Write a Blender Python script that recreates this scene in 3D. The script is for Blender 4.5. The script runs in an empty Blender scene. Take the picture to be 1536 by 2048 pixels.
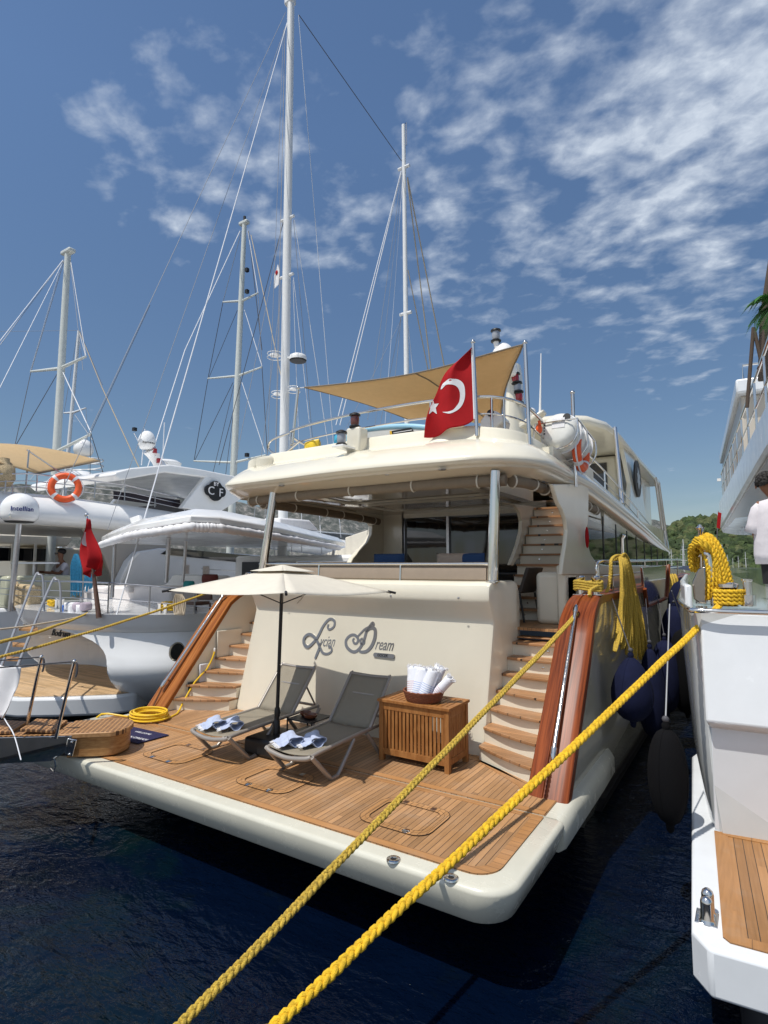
import bpy, bmesh, math, random
from math import sin, cos, pi, radians, atan, hypot
from mathutils import Vector, Matrix, noise as mnoise
random.seed(7)
S = bpy.context.scene
COL = S.collection

# ------------------------------------------------------------------ camera
FPX, HOR, VPX, CW, CH = 1140.0, 1130.0, 1500.0, 1536, 2048
EYE = Vector((0, 0, 2.9))
PITCH = atan((HOR - CH/2)/FPX)
YAW = atan((VPX - CW/2)/hypot(FPX, HOR - CH/2))
FWD = Vector((-sin(YAW)*cos(PITCH), cos(YAW)*cos(PITCH), sin(PITCH)))
RGT = Vector((cos(YAW), sin(YAW), 0))
UPV = RGT.cross(FWD)
cam_d = bpy.data.cameras.new('camera'); cam = bpy.data.objects.new('camera', cam_d); COL.objects.link(cam)
cam.matrix_world = Matrix((RGT, UPV, -FWD)).transposed().to_4x4()
cam.location = EYE
cam_d.sensor_fit = 'VERTICAL'; cam_d.sensor_height = 36; cam_d.sensor_width = 27
cam_d.lens = 36*FPX/CH
cam_d.clip_start = .05; cam_d.clip_end = 9000
S.camera = cam

# ------------------------------------------------------------------ light
SUNV = Vector((-.16, -.45, 1)).normalized()          # towards the sun
sl = bpy.data.lights.new('sun', 'SUN'); sun = bpy.data.objects.new('sun', sl); COL.objects.link(sun)
sl.energy = 3.9; sl.angle = radians(.53); sl.color = (1, .955, .88)
sun.rotation_euler = SUNV.to_track_quat('Z', 'Y').to_euler()
sun.location = (0, 0, 60)
S.view_settings.view_transform = 'Standard'; S.view_settings.look = 'None'
S.view_settings.exposure = .10; S.view_settings.gamma = 1

def ray(px, py): return FWD + RGT*((px-CW/2)/FPX) + UPV*((CH/2-py)/FPX)
def at_y(px, py, y): d = ray(px, py); return EYE + d*((y-EYE.y)/d.y)
def at_x(px, py, x): d = ray(px, py); return EYE + d*((x-EYE.x)/d.x)
def at_z(px, py, z): d = ray(px, py); return EYE + d*((z-EYE.z)/d.z)
def at_d(px, py, w): return EYE + ray(px, py)*w

W = bpy.data.worlds.new('World'); S.world = W; W.use_nodes = True
def build_world():
    nt = W.node_tree; nt.nodes.clear(); L = nt.links.new
    def N(t, **k):
        n = nt.nodes.new(t)
        for a, b in k.items(): setattr(n, a, b)
        return n
    def M(op, a, b=None, c=None, clamp=False):
        n = N('ShaderNodeMath', operation=op, use_clamp=clamp)
        for i, v in enumerate((a, b, c)):
            if v is None: continue
            if isinstance(v, (int, float)): n.inputs[i].default_value = v
            else: L(v, n.inputs[i])
        return n.outputs[0]
    out = N('ShaderNodeOutputWorld'); bg = N('ShaderNodeBackground')
    sky = N('ShaderNodeTexSky', sky_type='NISHITA')
    sky.sun_disc = False
    sky.sun_elevation = math.asin(SUNV.z); sky.sun_rotation = math.atan2(SUNV.x, SUNV.y)
    sky.altitude = 0; sky.air_density = 1.0; sky.dust_density = .2; sky.ozone_density = 2.2
    tc = N('ShaderNodeTexCoord'); D = tc.outputs['Generated']
    sep = N('ShaderNodeSeparateXYZ'); L(D, sep.inputs[0])
    zz = M('MAXIMUM', sep.outputs[2], .04)
    cx = M('DIVIDE', sep.outputs[0], M('ADD', zz, .12)); cy = M('DIVIDE', sep.outputs[1], M('ADD', zz, .12))
    com = N('ShaderNodeCombineXYZ'); L(cx, com.inputs[0]); L(cy, com.inputs[1])
    mp = N('ShaderNodeMapping'); mp.inputs['Rotation'].default_value = (0, 0, radians(-25)); mp.inputs['Scale'].default_value = (1.0, 1.2, 1)
    L(com.outputs[0], mp.inputs[0])
    def noise(scale, det, rough, dist=0.):
        n = N('ShaderNodeTexNoise'); n.inputs['Scale'].default_value = scale; n.inputs['Detail'].default_value = det
        n.inputs['Roughness'].default_value = rough; n.inputs['Distortion'].default_value = dist
        L(mp.outputs[0], n.inputs['Vector']); return n.outputs[0]
    n1 = noise(2.6, 9, .6, .25); n2 = noise(9.5, 5, .5, .2); n3 = noise(.9, 3, .5); n4 = noise(21, 5, .6, .5)
    dens = M('ADD', M('ADD', M('MULTIPLY', n1, .46), M('MULTIPLY', n2, .40)), M('MULTIPLY', n3, .14))
    mask = None
    # cloud banks, soft patches of sky; None rows are unseen, added for fill light
    for px, py, rad, amp in [(1330, 280, 15, .185), (1000, 330, 10, .15), (1150, 130, 13, .11), (1500, 60, 14, .14), (1530, 240, 10, .18), (480, 310, 7, .15), (600, 430, 5.5, .14), (940, 545, 6, .13), (1080, 540, 5, .12), (1280, 535, 3.5, .11), (215, 235, 4.5, .11), (700, 480, 5, .11), (1260, 625, 4, .07), (880, 640, 3.5, .1), (1440, 455, 5, .13), (960, 430, 7, .14), (None, (.1, -1, .55), 42, .30), (None, (-.9, -.5, .5), 26, .22), (None, (-.16, -.45, 1), 26, .24)]:
        v = ray(px, py).normalized() if px is not None else Vector(py).normalized()
        dt = N('ShaderNodeVectorMath', operation='DOT_PRODUCT'); L(D, dt.inputs[0]); dt.inputs[1].default_value = v
        c0 = cos(radians(rad*1.5))
        s = M('MULTIPLY', M('SUBTRACT', dt.outputs['Value'], c0), 1/(1-c0), clamp=True)
        s = M('MULTIPLY', M('POWER', s, .8), amp)
        mask = s if mask is None else M('MAXIMUM', mask, s)
    cov = M('MULTIPLY', M('SUBTRACT', M('ADD', dens, mask), .60), 6.6, clamp=True)
    cov = M('MULTIPLY', M('POWER', cov, 1.35), M('MULTIPLY_ADD', n4, 1.1, .28), clamp=True)
    # thin pale veil low over the horizon
    veil = M('MULTIPLY', M('POWER', M('SUBTRACT', 1, sep.outputs[2], clamp=True), 14), .35)
    cov = M('MAXIMUM', cov, M('MULTIPLY', veil, M('MULTIPLY_ADD', n1, 1.6, -.3, clamp=True)))
    cov = M('MULTIPLY', cov, M('GREATER_THAN', sep.outputs[2], 0))
    hs = N('ShaderNodeHueSaturation'); hs.inputs['Saturation'].default_value = 1.06; hs.inputs['Value'].default_value = 1.0
    mr = N('ShaderNodeMapRange'); L(sep.outputs[2], mr.inputs[0]); mr.inputs[1].default_value = -.02; mr.inputs[2].default_value = .62; mr.inputs[3].default_value = .58; mr.inputs[4].default_value = 1.12; L(mr.outputs[0], hs.inputs['Value'])
    L(sky.outputs[0], hs.inputs['Color'])
    mix = N('ShaderNodeMix', data_type='RGBA'); L(cov, mix.inputs['Factor']); L(hs.outputs[0], mix.inputs['A'])
    mix.inputs['B'].default_value = (5.9, 6.6, 7.6, 1)
    L(mix.outputs['Result'], bg.inputs['Color']); bg.inputs['Strength'].default_value = .10
    L(bg.outputs[0], out.inputs['Surface'])
build_world()

# ------------------------------------------------------------------ materials
MATS = {}
def mat(name, col=(.8, .8, .8), rough=.5, metal=0., coat=0., var=0., vscale=6., bump=0., bscale=60., stretch=(1, 1, 1), alpha=1., spec=.5, sheen=0., trans=0., rvar=0.):
    if name in MATS: return MATS[name]
    m = bpy.data.materials.new(name); m.use_nodes = True; nt = m.node_tree; L = nt.links.new
    p = nt.nodes['Principled BSDF']
    p.inputs['Base Color'].default_value = (*col, 1); p.inputs['Roughness'].default_value = rough
    p.inputs['Metallic'].default_value = metal; p.inputs['Coat Weight'].default_value = coat; p.inputs['Coat Roughness'].default_value = .06
    p.inputs['Alpha'].default_value = alpha; p.inputs['Specular IOR Level'].default_value = spec; p.inputs['Sheen Weight'].default_value = sheen
    p.inputs['Transmission Weight'].default_value = trans
    g = nt.nodes.new('ShaderNodeNewGeometry'); mp = nt.nodes.new('ShaderNodeMapping'); mp.inputs['Scale'].default_value = stretch
    L(g.outputs['Position'], mp.inputs[0])
    if var or rvar:
        n = nt.nodes.new('ShaderNodeTexNoise'); n.inputs['Scale'].default_value = vscale; n.inputs['Detail'].default_value = 6; n.inputs['Roughness'].default_value = .6
        L(mp.outputs[0], n.inputs['Vector'])
        if var:
            mx = nt.nodes.new('ShaderNodeMix'); mx.data_type = 'RGBA'
            mx.inputs['A'].default_value = (*[c*(1-var) for c in col], 1); mx.inputs['B'].default_value = (*[min(1, c*(1+var)) for c in col], 1)
            r = nt.nodes.new('ShaderNodeMapRange'); r.inputs[1].default_value = .3; r.inputs[2].default_value = .7
            L(n.outputs[0], r.inputs[0]); L(r.outputs[0], mx.inputs['Factor']); L(mx.outputs['Result'], p.inputs['Base Color'])
        if rvar:
            r = nt.nodes.new('ShaderNodeMapRange'); r.inputs[1].default_value = .3; r.inputs[2].default_value = .7
            r.inputs[3].default_value = max(0, rough-rvar); r.inputs[4].default_value = rough+rvar
            L(n.outputs[0], r.inputs[0]); L(r.outputs[0], p.inputs['Roughness'])
    if bump:
        n2 = nt.nodes.new('ShaderNodeTexNoise'); n2.inputs['Scale'].default_value = bscale; n2.inputs['Detail'].default_value = 3
        L(mp.outputs[0], n2.inputs['Vector'])
        b = nt.nodes.new('ShaderNodeBump'); b.inputs['Strength'].default_value = bump; b.inputs['Distance'].default_value = .01
        L(n2.outputs[0], b.inputs['Height']); L(b.outputs[0], p.inputs['Normal'])
    MATS[name] = m; return m

def cloth(name, col, glow, thru=.42, **k):
    # thin woven cloth: part of the sunlight passes through and leaves on the far side
    m = mat(name, col, .85, **k); nt = m.node_tree; L = nt.links.new; out = nt.nodes['Material Output']; p = nt.nodes['Principled BSDF']
    t = nt.nodes.new('ShaderNodeBsdfTranslucent'); t.inputs['Color'].default_value = (*glow, 1); mx = nt.nodes.new('ShaderNodeMixShader'); mx.inputs[0].default_value = thru
    L(p.outputs[0], mx.inputs[1]); L(t.outputs[0], mx.inputs[2]); L(mx.outputs[0], out.inputs['Surface']); return m

def plank_mat(name, base, axis='x', pitch=.055, caulk=.09, ang=0., rough=.55, cc=(.03, .02, .014), seg=1.6, off=0., contrast=.22, coat=0.):
    """teak planks: caulking seams every `pitch` across `axis`, tone differs plank by plank"""
    m = bpy.data.materials.new(name); m.use_nodes = True; nt = m.node_tree; L = nt.links.new
    p = nt.nodes['Principled BSDF']; p.inputs['Roughness'].default_value = rough; p.inputs['Coat Weight'].default_value = coat
    def N(t, **k):
        n = nt.nodes.new(t)
        for a, b in k.items(): setattr(n, a, b)
        return n
    def M(op, a, b=None, clamp=False):
        n = N('ShaderNodeMath', operation=op, use_clamp=clamp)
        for i, v in enumerate((a, b)):
            if v is None: continue
            if isinstance(v, (int, float)): n.inputs[i].default_value = v
            else: L(v, n.inputs[i])
        return n.outputs[0]
    g = N('ShaderNodeNewGeometry'); mp = N('ShaderNodeMapping'); mp.inputs['Rotation'].default_value = (0, 0, radians(ang)); L(g.outputs['Position'], mp.inputs[0])
    s = N('ShaderNodeSeparateXYZ'); L(mp.outputs[0], s.inputs[0])
    a = {'x': 0, 'y': 1, 'z': 2}[axis]; bx = 1 if axis == 'x' else 0
    u = M('DIVIDE', M('ADD', s.outputs[a], 100+off), pitch)
    i = M('FLOOR', u); f = M('FRACT', u)
    wn = N('ShaderNodeTexWhiteNoise', noise_dimensions='1D'); L(i, wn.inputs['W'])
    sg = M('FLOOR', M('ADD', M('DIVIDE', s.outputs[bx], seg), M('MULTIPLY', wn.outputs['Value'], 7)))
    wn2 = N('ShaderNodeTexWhiteNoise', noise_dimensions='2D'); cb = N('ShaderNodeCombineXYZ'); L(i, cb.inputs[0]); L(sg, cb.inputs[1]); L(cb.outputs[0], wn2.inputs['Vector'])
    mp2 = N('ShaderNodeMapping'); sc = [60, 60, 60]; sc[bx] = 3.5; mp2.inputs['Scale'].default_value = sc; L(mp.outputs[0], mp2.inputs[0])
    off2 = N('ShaderNodeVectorMath', operation='ADD'); L(mp2.outputs[0], off2.inputs[0]); cb2 = N('ShaderNodeCombineXYZ'); L(M('MULTIPLY', wn2.outputs['Value'], 40), cb2.inputs[bx]); L(cb2.outputs[0], off2.inputs[1])
    gn = N('ShaderNodeTexNoise'); gn.inputs['Scale'].default_value = 1; gn.inputs['Detail'].default_value = 5; L(off2.outputs[0], gn.inputs['Vector'])
    wear = N('ShaderNodeTexNoise'); wear.inputs['Scale'].default_value = 1.3; wear.inputs['Detail'].default_value = 5; L(g.outputs['Position'], wear.inputs['Vector'])
    t = M('ADD', M('MULTIPLY', M('SUBTRACT', wn2.outputs['Value'], .5), contrast*2), M('ADD', M('MULTIPLY', M('SUBTRACT', gn.outputs[0], .5), .55), M('MULTIPLY', M('SUBTRACT', wear.outputs[0], .5), .45)))
    hs = N('ShaderNodeHueSaturation'); hs.inputs['Color'].default_value = (*base, 1); L(M('ADD', 1., t), hs.inputs['Value'])
    L(M('ADD', 1.0, M('MULTIPLY', M('SUBTRACT', wear.outputs[0], .5), -.3)), hs.inputs['Saturation'])
    dry = N('ShaderNodeTexNoise'); dry.inputs['Scale'].default_value = 2.6; dry.inputs['Detail'].default_value = 8; dry.inputs['Roughness'].default_value = .68; L(g.outputs['Position'], dry.inputs['Vector'])
    dm = N('ShaderNodeMapRange'); L(dry.outputs[0], dm.inputs[0]); dm.inputs[1].default_value = .52; dm.inputs[2].default_value = .74; dm.inputs[4].default_value = .38
    gx = N('ShaderNodeMix', data_type='RGBA'); L(dm.outputs[0], gx.inputs['Factor']); L(hs.outputs[0], gx.inputs['A']); gx.inputs['B'].default_value = (.36, .27, .19, 1)
    ck = M('LESS_THAN', f, caulk)
    mx = N('ShaderNodeMix', data_type='RGBA'); L(ck, mx.inputs['Factor']); L(gx.outputs['Result'], mx.inputs['A']); mx.inputs['B'].default_value = (*cc, 1)
    L(mx.outputs['Result'], p.inputs['Base Color'])
    b = N('ShaderNodeBump'); b.inputs['Strength'].default_value = .25; b.inputs['Distance'].default_value = .004
    L(M('SUBTRACT', gn.outputs[0], ck), b.inputs['Height']); L(b.outputs[0], p.inputs['Normal'])
    MATS[name] = m; return m

def wood_mat(name, base, dark, along=(1, 1, 1), rough=.25, coat=.6, scale=1.0):
    m = bpy.data.materials.new(name); m.use_nodes = True; nt = m.node_tree; L = nt.links.new
    p = nt.nodes['Principled BSDF']; p.inputs['Roughness'].default_value = rough; p.inputs['Coat Weight'].default_value = coat; p.inputs['Coat Roughness'].default_value = .08; p.inputs['Specular IOR Level'].default_value = .12
    g = nt.nodes.new('ShaderNodeNewGeometry'); mp = nt.nodes.new('ShaderNodeMapping'); mp.inputs['Scale'].default_value = [a*scale for a in along]
    L(g.outputs['Position'], mp.inputs[0])
    n = nt.nodes.new('ShaderNodeTexNoise'); n.inputs['Scale'].default_value = 1; n.inputs['Detail'].default_value = 8; n.inputs['Roughness'].default_value = .62; n.inputs['Distortion'].default_value = .4
    L(mp.outputs[0], n.inputs['Vector'])
    r = nt.nodes.new('ShaderNodeValToRGB'); L(n.outputs[0], r.inputs[0])
    r.color_ramp.elements[0].position = .36; r.color_ramp.elements[0].color = (*dark, 1); r.color_ramp.elements[1].position = .64; r.color_ramp.elements[1].color = (*base, 1)
    L(r.outputs[0], p.inputs['Base Color']); MATS[name] = m; return m

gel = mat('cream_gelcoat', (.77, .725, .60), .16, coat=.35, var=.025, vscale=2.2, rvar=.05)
gelw = mat('white_gelcoat', (.86, .86, .85), .2, coat=.3, var=.03, vscale=2., rvar=.06)
gelp = mat('platform_gelcoat', (.60, .585, .495), .24, coat=.25, var=.035, vscale=5., rvar=.08)
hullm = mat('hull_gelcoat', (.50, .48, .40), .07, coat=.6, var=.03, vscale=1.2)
ceil = mat('ceiling_gloss', (.70, .61, .46), .1, coat=.5, var=.02, vscale=2.)  # cream, with warm light bounced off the teak put into its colour
chrome = mat('polished_steel', (.74, .715, .68), .09, metal=1., rvar=.05, vscale=14)
steel = mat('satin_steel', (.5, .5, .52), .28, metal=1., var=.1, vscale=20)
glass = mat('dark_glass', (.006, .007, .009), .03, spec=.7, coat=.4)
black = mat('black_plastic', (.012, .012, .013), .45)
antif = mat('dark_antifouling', (.012, .012, .016), .6, var=.3, vscale=3)
rubber = mat('black_fender_cover', (.005, .005, .006), .9, spec=.12, bump=.4, bscale=160)
navy = mat('navy_fender_cover', (.007, .010, .036), .9, var=.18, vscale=7, bump=.5, bscale=150, spec=.2)
canvas = cloth('ivory_canvas', (.80, .75, .64), (.5, .45, .36), .18, var=.04, vscale=8, bump=.3, bscale=220)
blind = mat('taupe_blind', (.21, .165, .115), .75, var=.08, vscale=9, bump=.3, bscale=120)
band = mat('taupe_cushion', (.27, .215, .165), .85, var=.05, bump=.3, bscale=150)
tanc = cloth('tan_shade_cloth', (.70, .54, .32), (.70, .52, .29), var=.06, vscale=9, bump=.3, bscale=240)
alu = mat('taupe_metal', (.34, .31, .28), .35, metal=.35, var=.06)
rope_y = mat('yellow_rope', (.80, .49, .016), .65, var=.28, vscale=26, bump=.8, bscale=260)
rope_d = mat('faded_yellow_rope', (.56, .38, .05), .7, var=.5, vscale=75, bump=.9, bscale=260)
hose_m = mat('yellow_hose', (.78, .50, .02), .4, var=.06)
redm = cloth('red_flag_cloth', (.54, .008, .014), (.5, .006, .012), var=.12, vscale=5, bump=.25, bscale=200)
whitec = mat('white_cloth', (.74, .74, .76), .85, var=.05, vscale=12, bump=.4, bscale=140)
bluec = mat('pale_blue_towel', (.46, .53, .72), .95, var=.12, vscale=18, bump=.8, bscale=180, sheen=.3)
orange = mat('orange_ring', (.82, .11, .022), .45, var=.12, vscale=9)
wire = mat('wire_rigging', (.34, .35, .37), .45, metal=.5)
wirew = mat('white_line', (.72, .74, .78), .6)
beigel = mat('beige_rigging', (.42, .36, .27), .7)
wired = mat('dark_line', (.06, .06, .07), .7)
mastm = mat('mast_paint', (.76, .77, .77), .3, var=.03, coat=.2)
mastg = mat('grey_green_mast_paint', (.58, .61, .58), .35, var=.05, coat=.2)
teak_deck = plank_mat('teak_deck', (.385, .212, .098), 'x', .0555, .085)
teak_edge = plank_mat('teak_border', (.40, .20, .078), 'y', .075, .04, off=.012, contrast=.1)
teak_edgex = plank_mat('teak_border_side', (.37, .185, .072), 'x', .30, .008, contrast=.12)
teak_hatch = plank_mat('teak_hatch', (.43, .225, .092), 'x', .0555, .08, off=.02, contrast=.12)
teak_step = plank_mat('teak_step', (.37, .19, .085), 'y', .055, .06, rough=.45)
teak_box = wood_mat('teak_furniture', (.36, .165, .055), (.24, .095, .028), (22, 22, 5), .5, .05)
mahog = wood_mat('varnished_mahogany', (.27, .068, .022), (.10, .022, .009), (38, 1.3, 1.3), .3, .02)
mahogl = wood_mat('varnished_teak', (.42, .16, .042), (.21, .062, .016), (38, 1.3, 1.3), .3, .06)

# ------------------------------------------------------------------ mesh helpers
WLOC = {}
def loc_of(o): return WLOC.get(o.name, Vector((0, 0, 0)))
def tag(o, label=None, cat=None, group=None, kind=None):
    if label: o['label'] = label
    if cat: o['category'] = cat
    if group: o['group'] = group
    if kind: o['kind'] = kind
    return o
def thing(name, label, cat, loc=(0, 0, 0), group=None):
    o = bpy.data.objects.new(name, None); COL.objects.link(o); o.location = loc; o.empty_display_size = .2
    WLOC[o.name] = Vector(loc); return tag(o, label, cat, group)
class MB:
    def __init__(s): s.v = []; s.f = []; s.mi = []; s.cur = 0
    def add(s, vs, fs):
        b = len(s.v); s.v += [Vector(v) for v in vs]; s.f += [[i+b for i in f] for f in fs]; s.mi += [s.cur]*len(fs); return s
    def box(s, a, b, M=None):
        x0, y0, z0 = a; x1, y1, z1 = b
        vs = [Vector(p) for p in ((x0, y0, z0), (x1, y0, z0), (x1, y1, z0), (x0, y1, z0), (x0, y0, z1), (x1, y0, z1), (x1, y1, z1), (x0, y1, z1))]
        if M is not None: vs = [M @ v for v in vs]
        return s.add(vs, [(3, 2, 1, 0), (4, 5, 6, 7), (0, 1, 5, 4), (1, 2, 6, 5), (2, 3, 7, 6), (3, 0, 4, 7)])
    def tube(s, pts, r, n=10, caps=True, closed=False):
        pts = [Vector(p) for p in pts]; m = len(pts); rr = r if isinstance(r, (list, tuple)) else [r]*m
        T = []
        for i in range(m):
            a = pts[i-1] if (i or closed) else pts[0]; b = pts[(i+1) % m] if (i < m-1 or closed) else pts[-1]
            t = (b-a); T.append(t.normalized() if t.length > 1e-9 else Vector((0, 0, 1)))
        u = T[0].orthogonal().normalized(); vs = []
        for i in range(m):
            u = (u - T[i]*u.dot(T[i]))
            u = u.normalized() if u.length > 1e-6 else T[i].orthogonal().normalized()
            w = T[i].cross(u)
            vs += [pts[i] + (u*cos(2*pi*k/n) + w*sin(2*pi*k/n))*rr[i] for k in range(n)]
        fs = []
        for i in range(m if closed else m-1):
            j = (i+1) % m
            fs += [(i*n+k, i*n+(k+1) % n, j*n+(k+1) % n, j*n+k) for k in range(n)]
        if caps and not closed: fs += [tuple(range(n))[::-1], tuple((m-1)*n+k for k in range(n))]
        return s.add(vs, fs)
    def lathe(s, prof, c=(0, 0, 0), n=24, M=None, caps=True):
        vs = []; c = Vector(c)
        for r, z in prof: vs += [Vector((r*cos(2*pi*k/n), r*sin(2*pi*k/n), z)) for k in range(n)]
        vs = [(M @ v if M is not None else v) + c for v in vs]
        fs = [(i*n+k, i*n+(k+1) % n, (i+1)*n+(k+1) % n, (i+1)*n+k) for i in range(len(prof)-1) for k in range(n)]
        if caps: fs += [tuple(range(n))[::-1], tuple((len(prof)-1)*n+k for k in range(n))]
        return s.add(vs, fs)
    def prism(s, poly, ext):
        n = len(poly); e = Vector(ext); a = [Vector(p) for p in poly]
        return s.add(a + [p+e for p in a], [tuple(range(n))[::-1], tuple(range(n, 2*n))] + [(i, (i+1) % n, n+(i+1) % n, n+i) for i in range(n)])
    def loft(s, rings, closed=True, caps=True):
        n = len(rings[0]); vs = [Vector(p) for r in rings for p in r]; fs = []
        kk = n if closed else n-1
        for i in range(len(rings)-1): fs += [(i*n+k, i*n+(k+1) % n, (i+1)*n+(k+1) % n, (i+1)*n+k) for k in range(kk)]
        if caps and closed: fs += [tuple(range(n))[::-1], tuple((len(rings)-1)*n+k for k in range(n))]
        return s.add(vs, fs)
    def grid(s, fn, nu, nv, wrapu=False):
        vs = [Vector(fn(i/nu, j/nv)) for i in range(nu+1) for j in range(nv+1)]
        return s.add(vs, [(i*(nv+1)+j, (i+1)*(nv+1)+j, (i+1)*(nv+1)+j+1, i*(nv+1)+j+1) for i in range(nu) for j in range(nv)])
    def ball(s, c, r, n=14, m=9, sq=(1, 1, 1)):
        prof = [(max(1e-4, sin(pi*i/m))*r, -cos(pi*i/m)*r) for i in range(m+1)]
        return s.lathe(prof, c, n, Matrix.Diagonal(Vector(sq)))
    def build(s, name, m, parent=None, smooth=40, bevel=0., origin=None, solid=0., seg=2):
        me = bpy.data.meshes.new(name)
        if parent is not None: o0 = loc_of(parent)
        elif origin is not None: o0 = Vector(origin)
        else:
            xs = [v.x for v in s.v]; ys = [v.y for v in s.v]; o0 = Vector(((min(xs)+max(xs))/2, (min(ys)+max(ys))/2, min(v.z for v in s.v)))
        me.from_pydata([v-o0 for v in s.v], [], s.f)
        bm = bmesh.new(); bm.from_mesh(me); bmesh.ops.recalc_face_normals(bm, faces=bm.faces); bm.to_mesh(me); bm.free()
        ms = m if isinstance(m, (list, tuple)) else [m]
        for q in ms: me.materials.append(q)
        if len(ms) > 1: me.polygons.foreach_set('material_index', s.mi)
        if smooth:
            me.polygons.foreach_set('use_smooth', [True]*len(me.polygons)); me.set_sharp_from_angle(angle=radians(smooth))
        o = bpy.data.objects.new(name, me); COL.objects.link(o)
        if parent is not None: o.parent = parent; o.location = (0, 0, 0)
        else: o.location = o0
        WLOC[o.name] = o0
        if solid:
            md = o.modifiers.new('solid', 'SOLIDIFY'); md.thickness = solid; md.offset = 0
        if bevel:
            md = o.modifiers.new('bevel', 'BEVEL'); md.width = bevel; md.segments = seg; md.limit_method = 'ANGLE'; md.angle_limit = radians(38); md.harden_normals = False
        return o
def lerp(a, b, t): return a + (b-a)*t
def smooth(a, b, x):
    t = min(1, max(0, (x-a)/(b-a))); return t*t*(3-2*t)
def spline(P, n=8, closed=False):
    P = [Vector(p) for p in P]; m = len(P); out = []
    for i in range(m if closed else m-1):
        p1 = P[i]; p2 = P[(i+1) % m]; p0 = P[i-1] if (i or closed) else p1; p3 = P[(i+2) % m] if (i < m-2 or closed) else p2
        for k in range(n):
            t = k/n; out.append(.5*((2*p1)+(p2-p0)*t+(2*p0-5*p1+4*p2-p3)*t*t+(3*p1-p0-3*p2+p3)*t**3))
    if not closed: out.append(P[-1])
    return out
def line(a, b, n, sag=0.):
    a = Vector(a); b = Vector(b); return [a.lerp(b, i/n) - Vector((0, 0, sag*4*(i/n)*(1-i/n))) for i in range(n+1)]
def plait(pts, r, pitch, strands=3, n=6, up=Vector((0, 0, 1))):
    """a plaited rope along pts (resampled evenly)"""
    P = [Vector(p) for p in pts]; Ls = [0.]
    for i in range(1, len(P)): Ls.append(Ls[-1] + (P[i]-P[i-1]).length)
    total = Ls[-1]; step = pitch/9; m = max(6, int(total/step)); Q = []; j = 0
    for i in range(m+1):
        d = total*i/m
        while j < len(Ls)-2 and Ls[j+1] < d: j += 1
        Q.append(P[j].lerp(P[j+1], (d-Ls[j])/max(1e-9, Ls[j+1]-Ls[j])))
    mb = MB(); Q = [q + Vector((mnoise.noise(q*1.7), mnoise.noise(q*1.7+Vector((9, 0, 0))), mnoise.noise(q*1.7+Vector((0, 9, 0)))))*r*.35 for q in Q]
    for k in range(strands):
        out = []; rk = []
        for i in range(m+1):
            t = (Q[min(m, i+1)]-Q[max(0, i-1)]).normalized(); sd = t.cross(up)
            sd = sd.normalized() if sd.length > .05 else t.orthogonal().normalized(); nn = sd.cross(t)
            jt = mnoise.noise(Q[i]*6+Vector((k*5, 0, 0))); ph = 2*pi*(total*i/m)/pitch + 2*pi*k/strands + .35*mnoise.noise(Q[i]*2.5); rk.append(r*.52*(1+.16*jt))
            out.append(Q[i] + sd*(r*.62*sin(ph)) + nn*(r*.42*sin(2*ph)))
        mb.tube(out, rk, n)
    return mb
def text_mb(s, size, place, depth=.006, shear=0., align='CENTER', squeeze=1., font_res=3, bold=0.):
    """words as real letter shapes; place maps (x, y, depth) to a world point"""
    cu = bpy.data.curves.new('lettering', 'FONT'); cu.body = s; cu.size = size; cu.shear = shear; cu.align_x = align; cu.extrude = depth/2; cu.offset = bold; cu.resolution_u = font_res
    ob = bpy.data.objects.new('lettering', cu); COL.objects.link(ob)
    dg = bpy.context.evaluated_depsgraph_get(); me = bpy.data.meshes.new_from_object(ob.evaluated_get(dg))
    mb = MB(); mb.add([place(v.co.x*squeeze, v.co.y, v.co.z + depth/2) for v in me.vertices], [list(p.vertices) for p in me.polygons])
    bpy.data.objects.remove(ob); bpy.data.curves.remove(cu); bpy.data.meshes.remove(me); return mb
def copy_tree(o, parent=None, off=Vector((0, 0, 0))):
    c = o.copy(); COL.objects.link(c)
    if parent is not None: c.parent = parent
    WLOC[c.name] = loc_of(o) + off
    for ch in list(o.children): copy_tree(ch, c, off)
    return c
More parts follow.
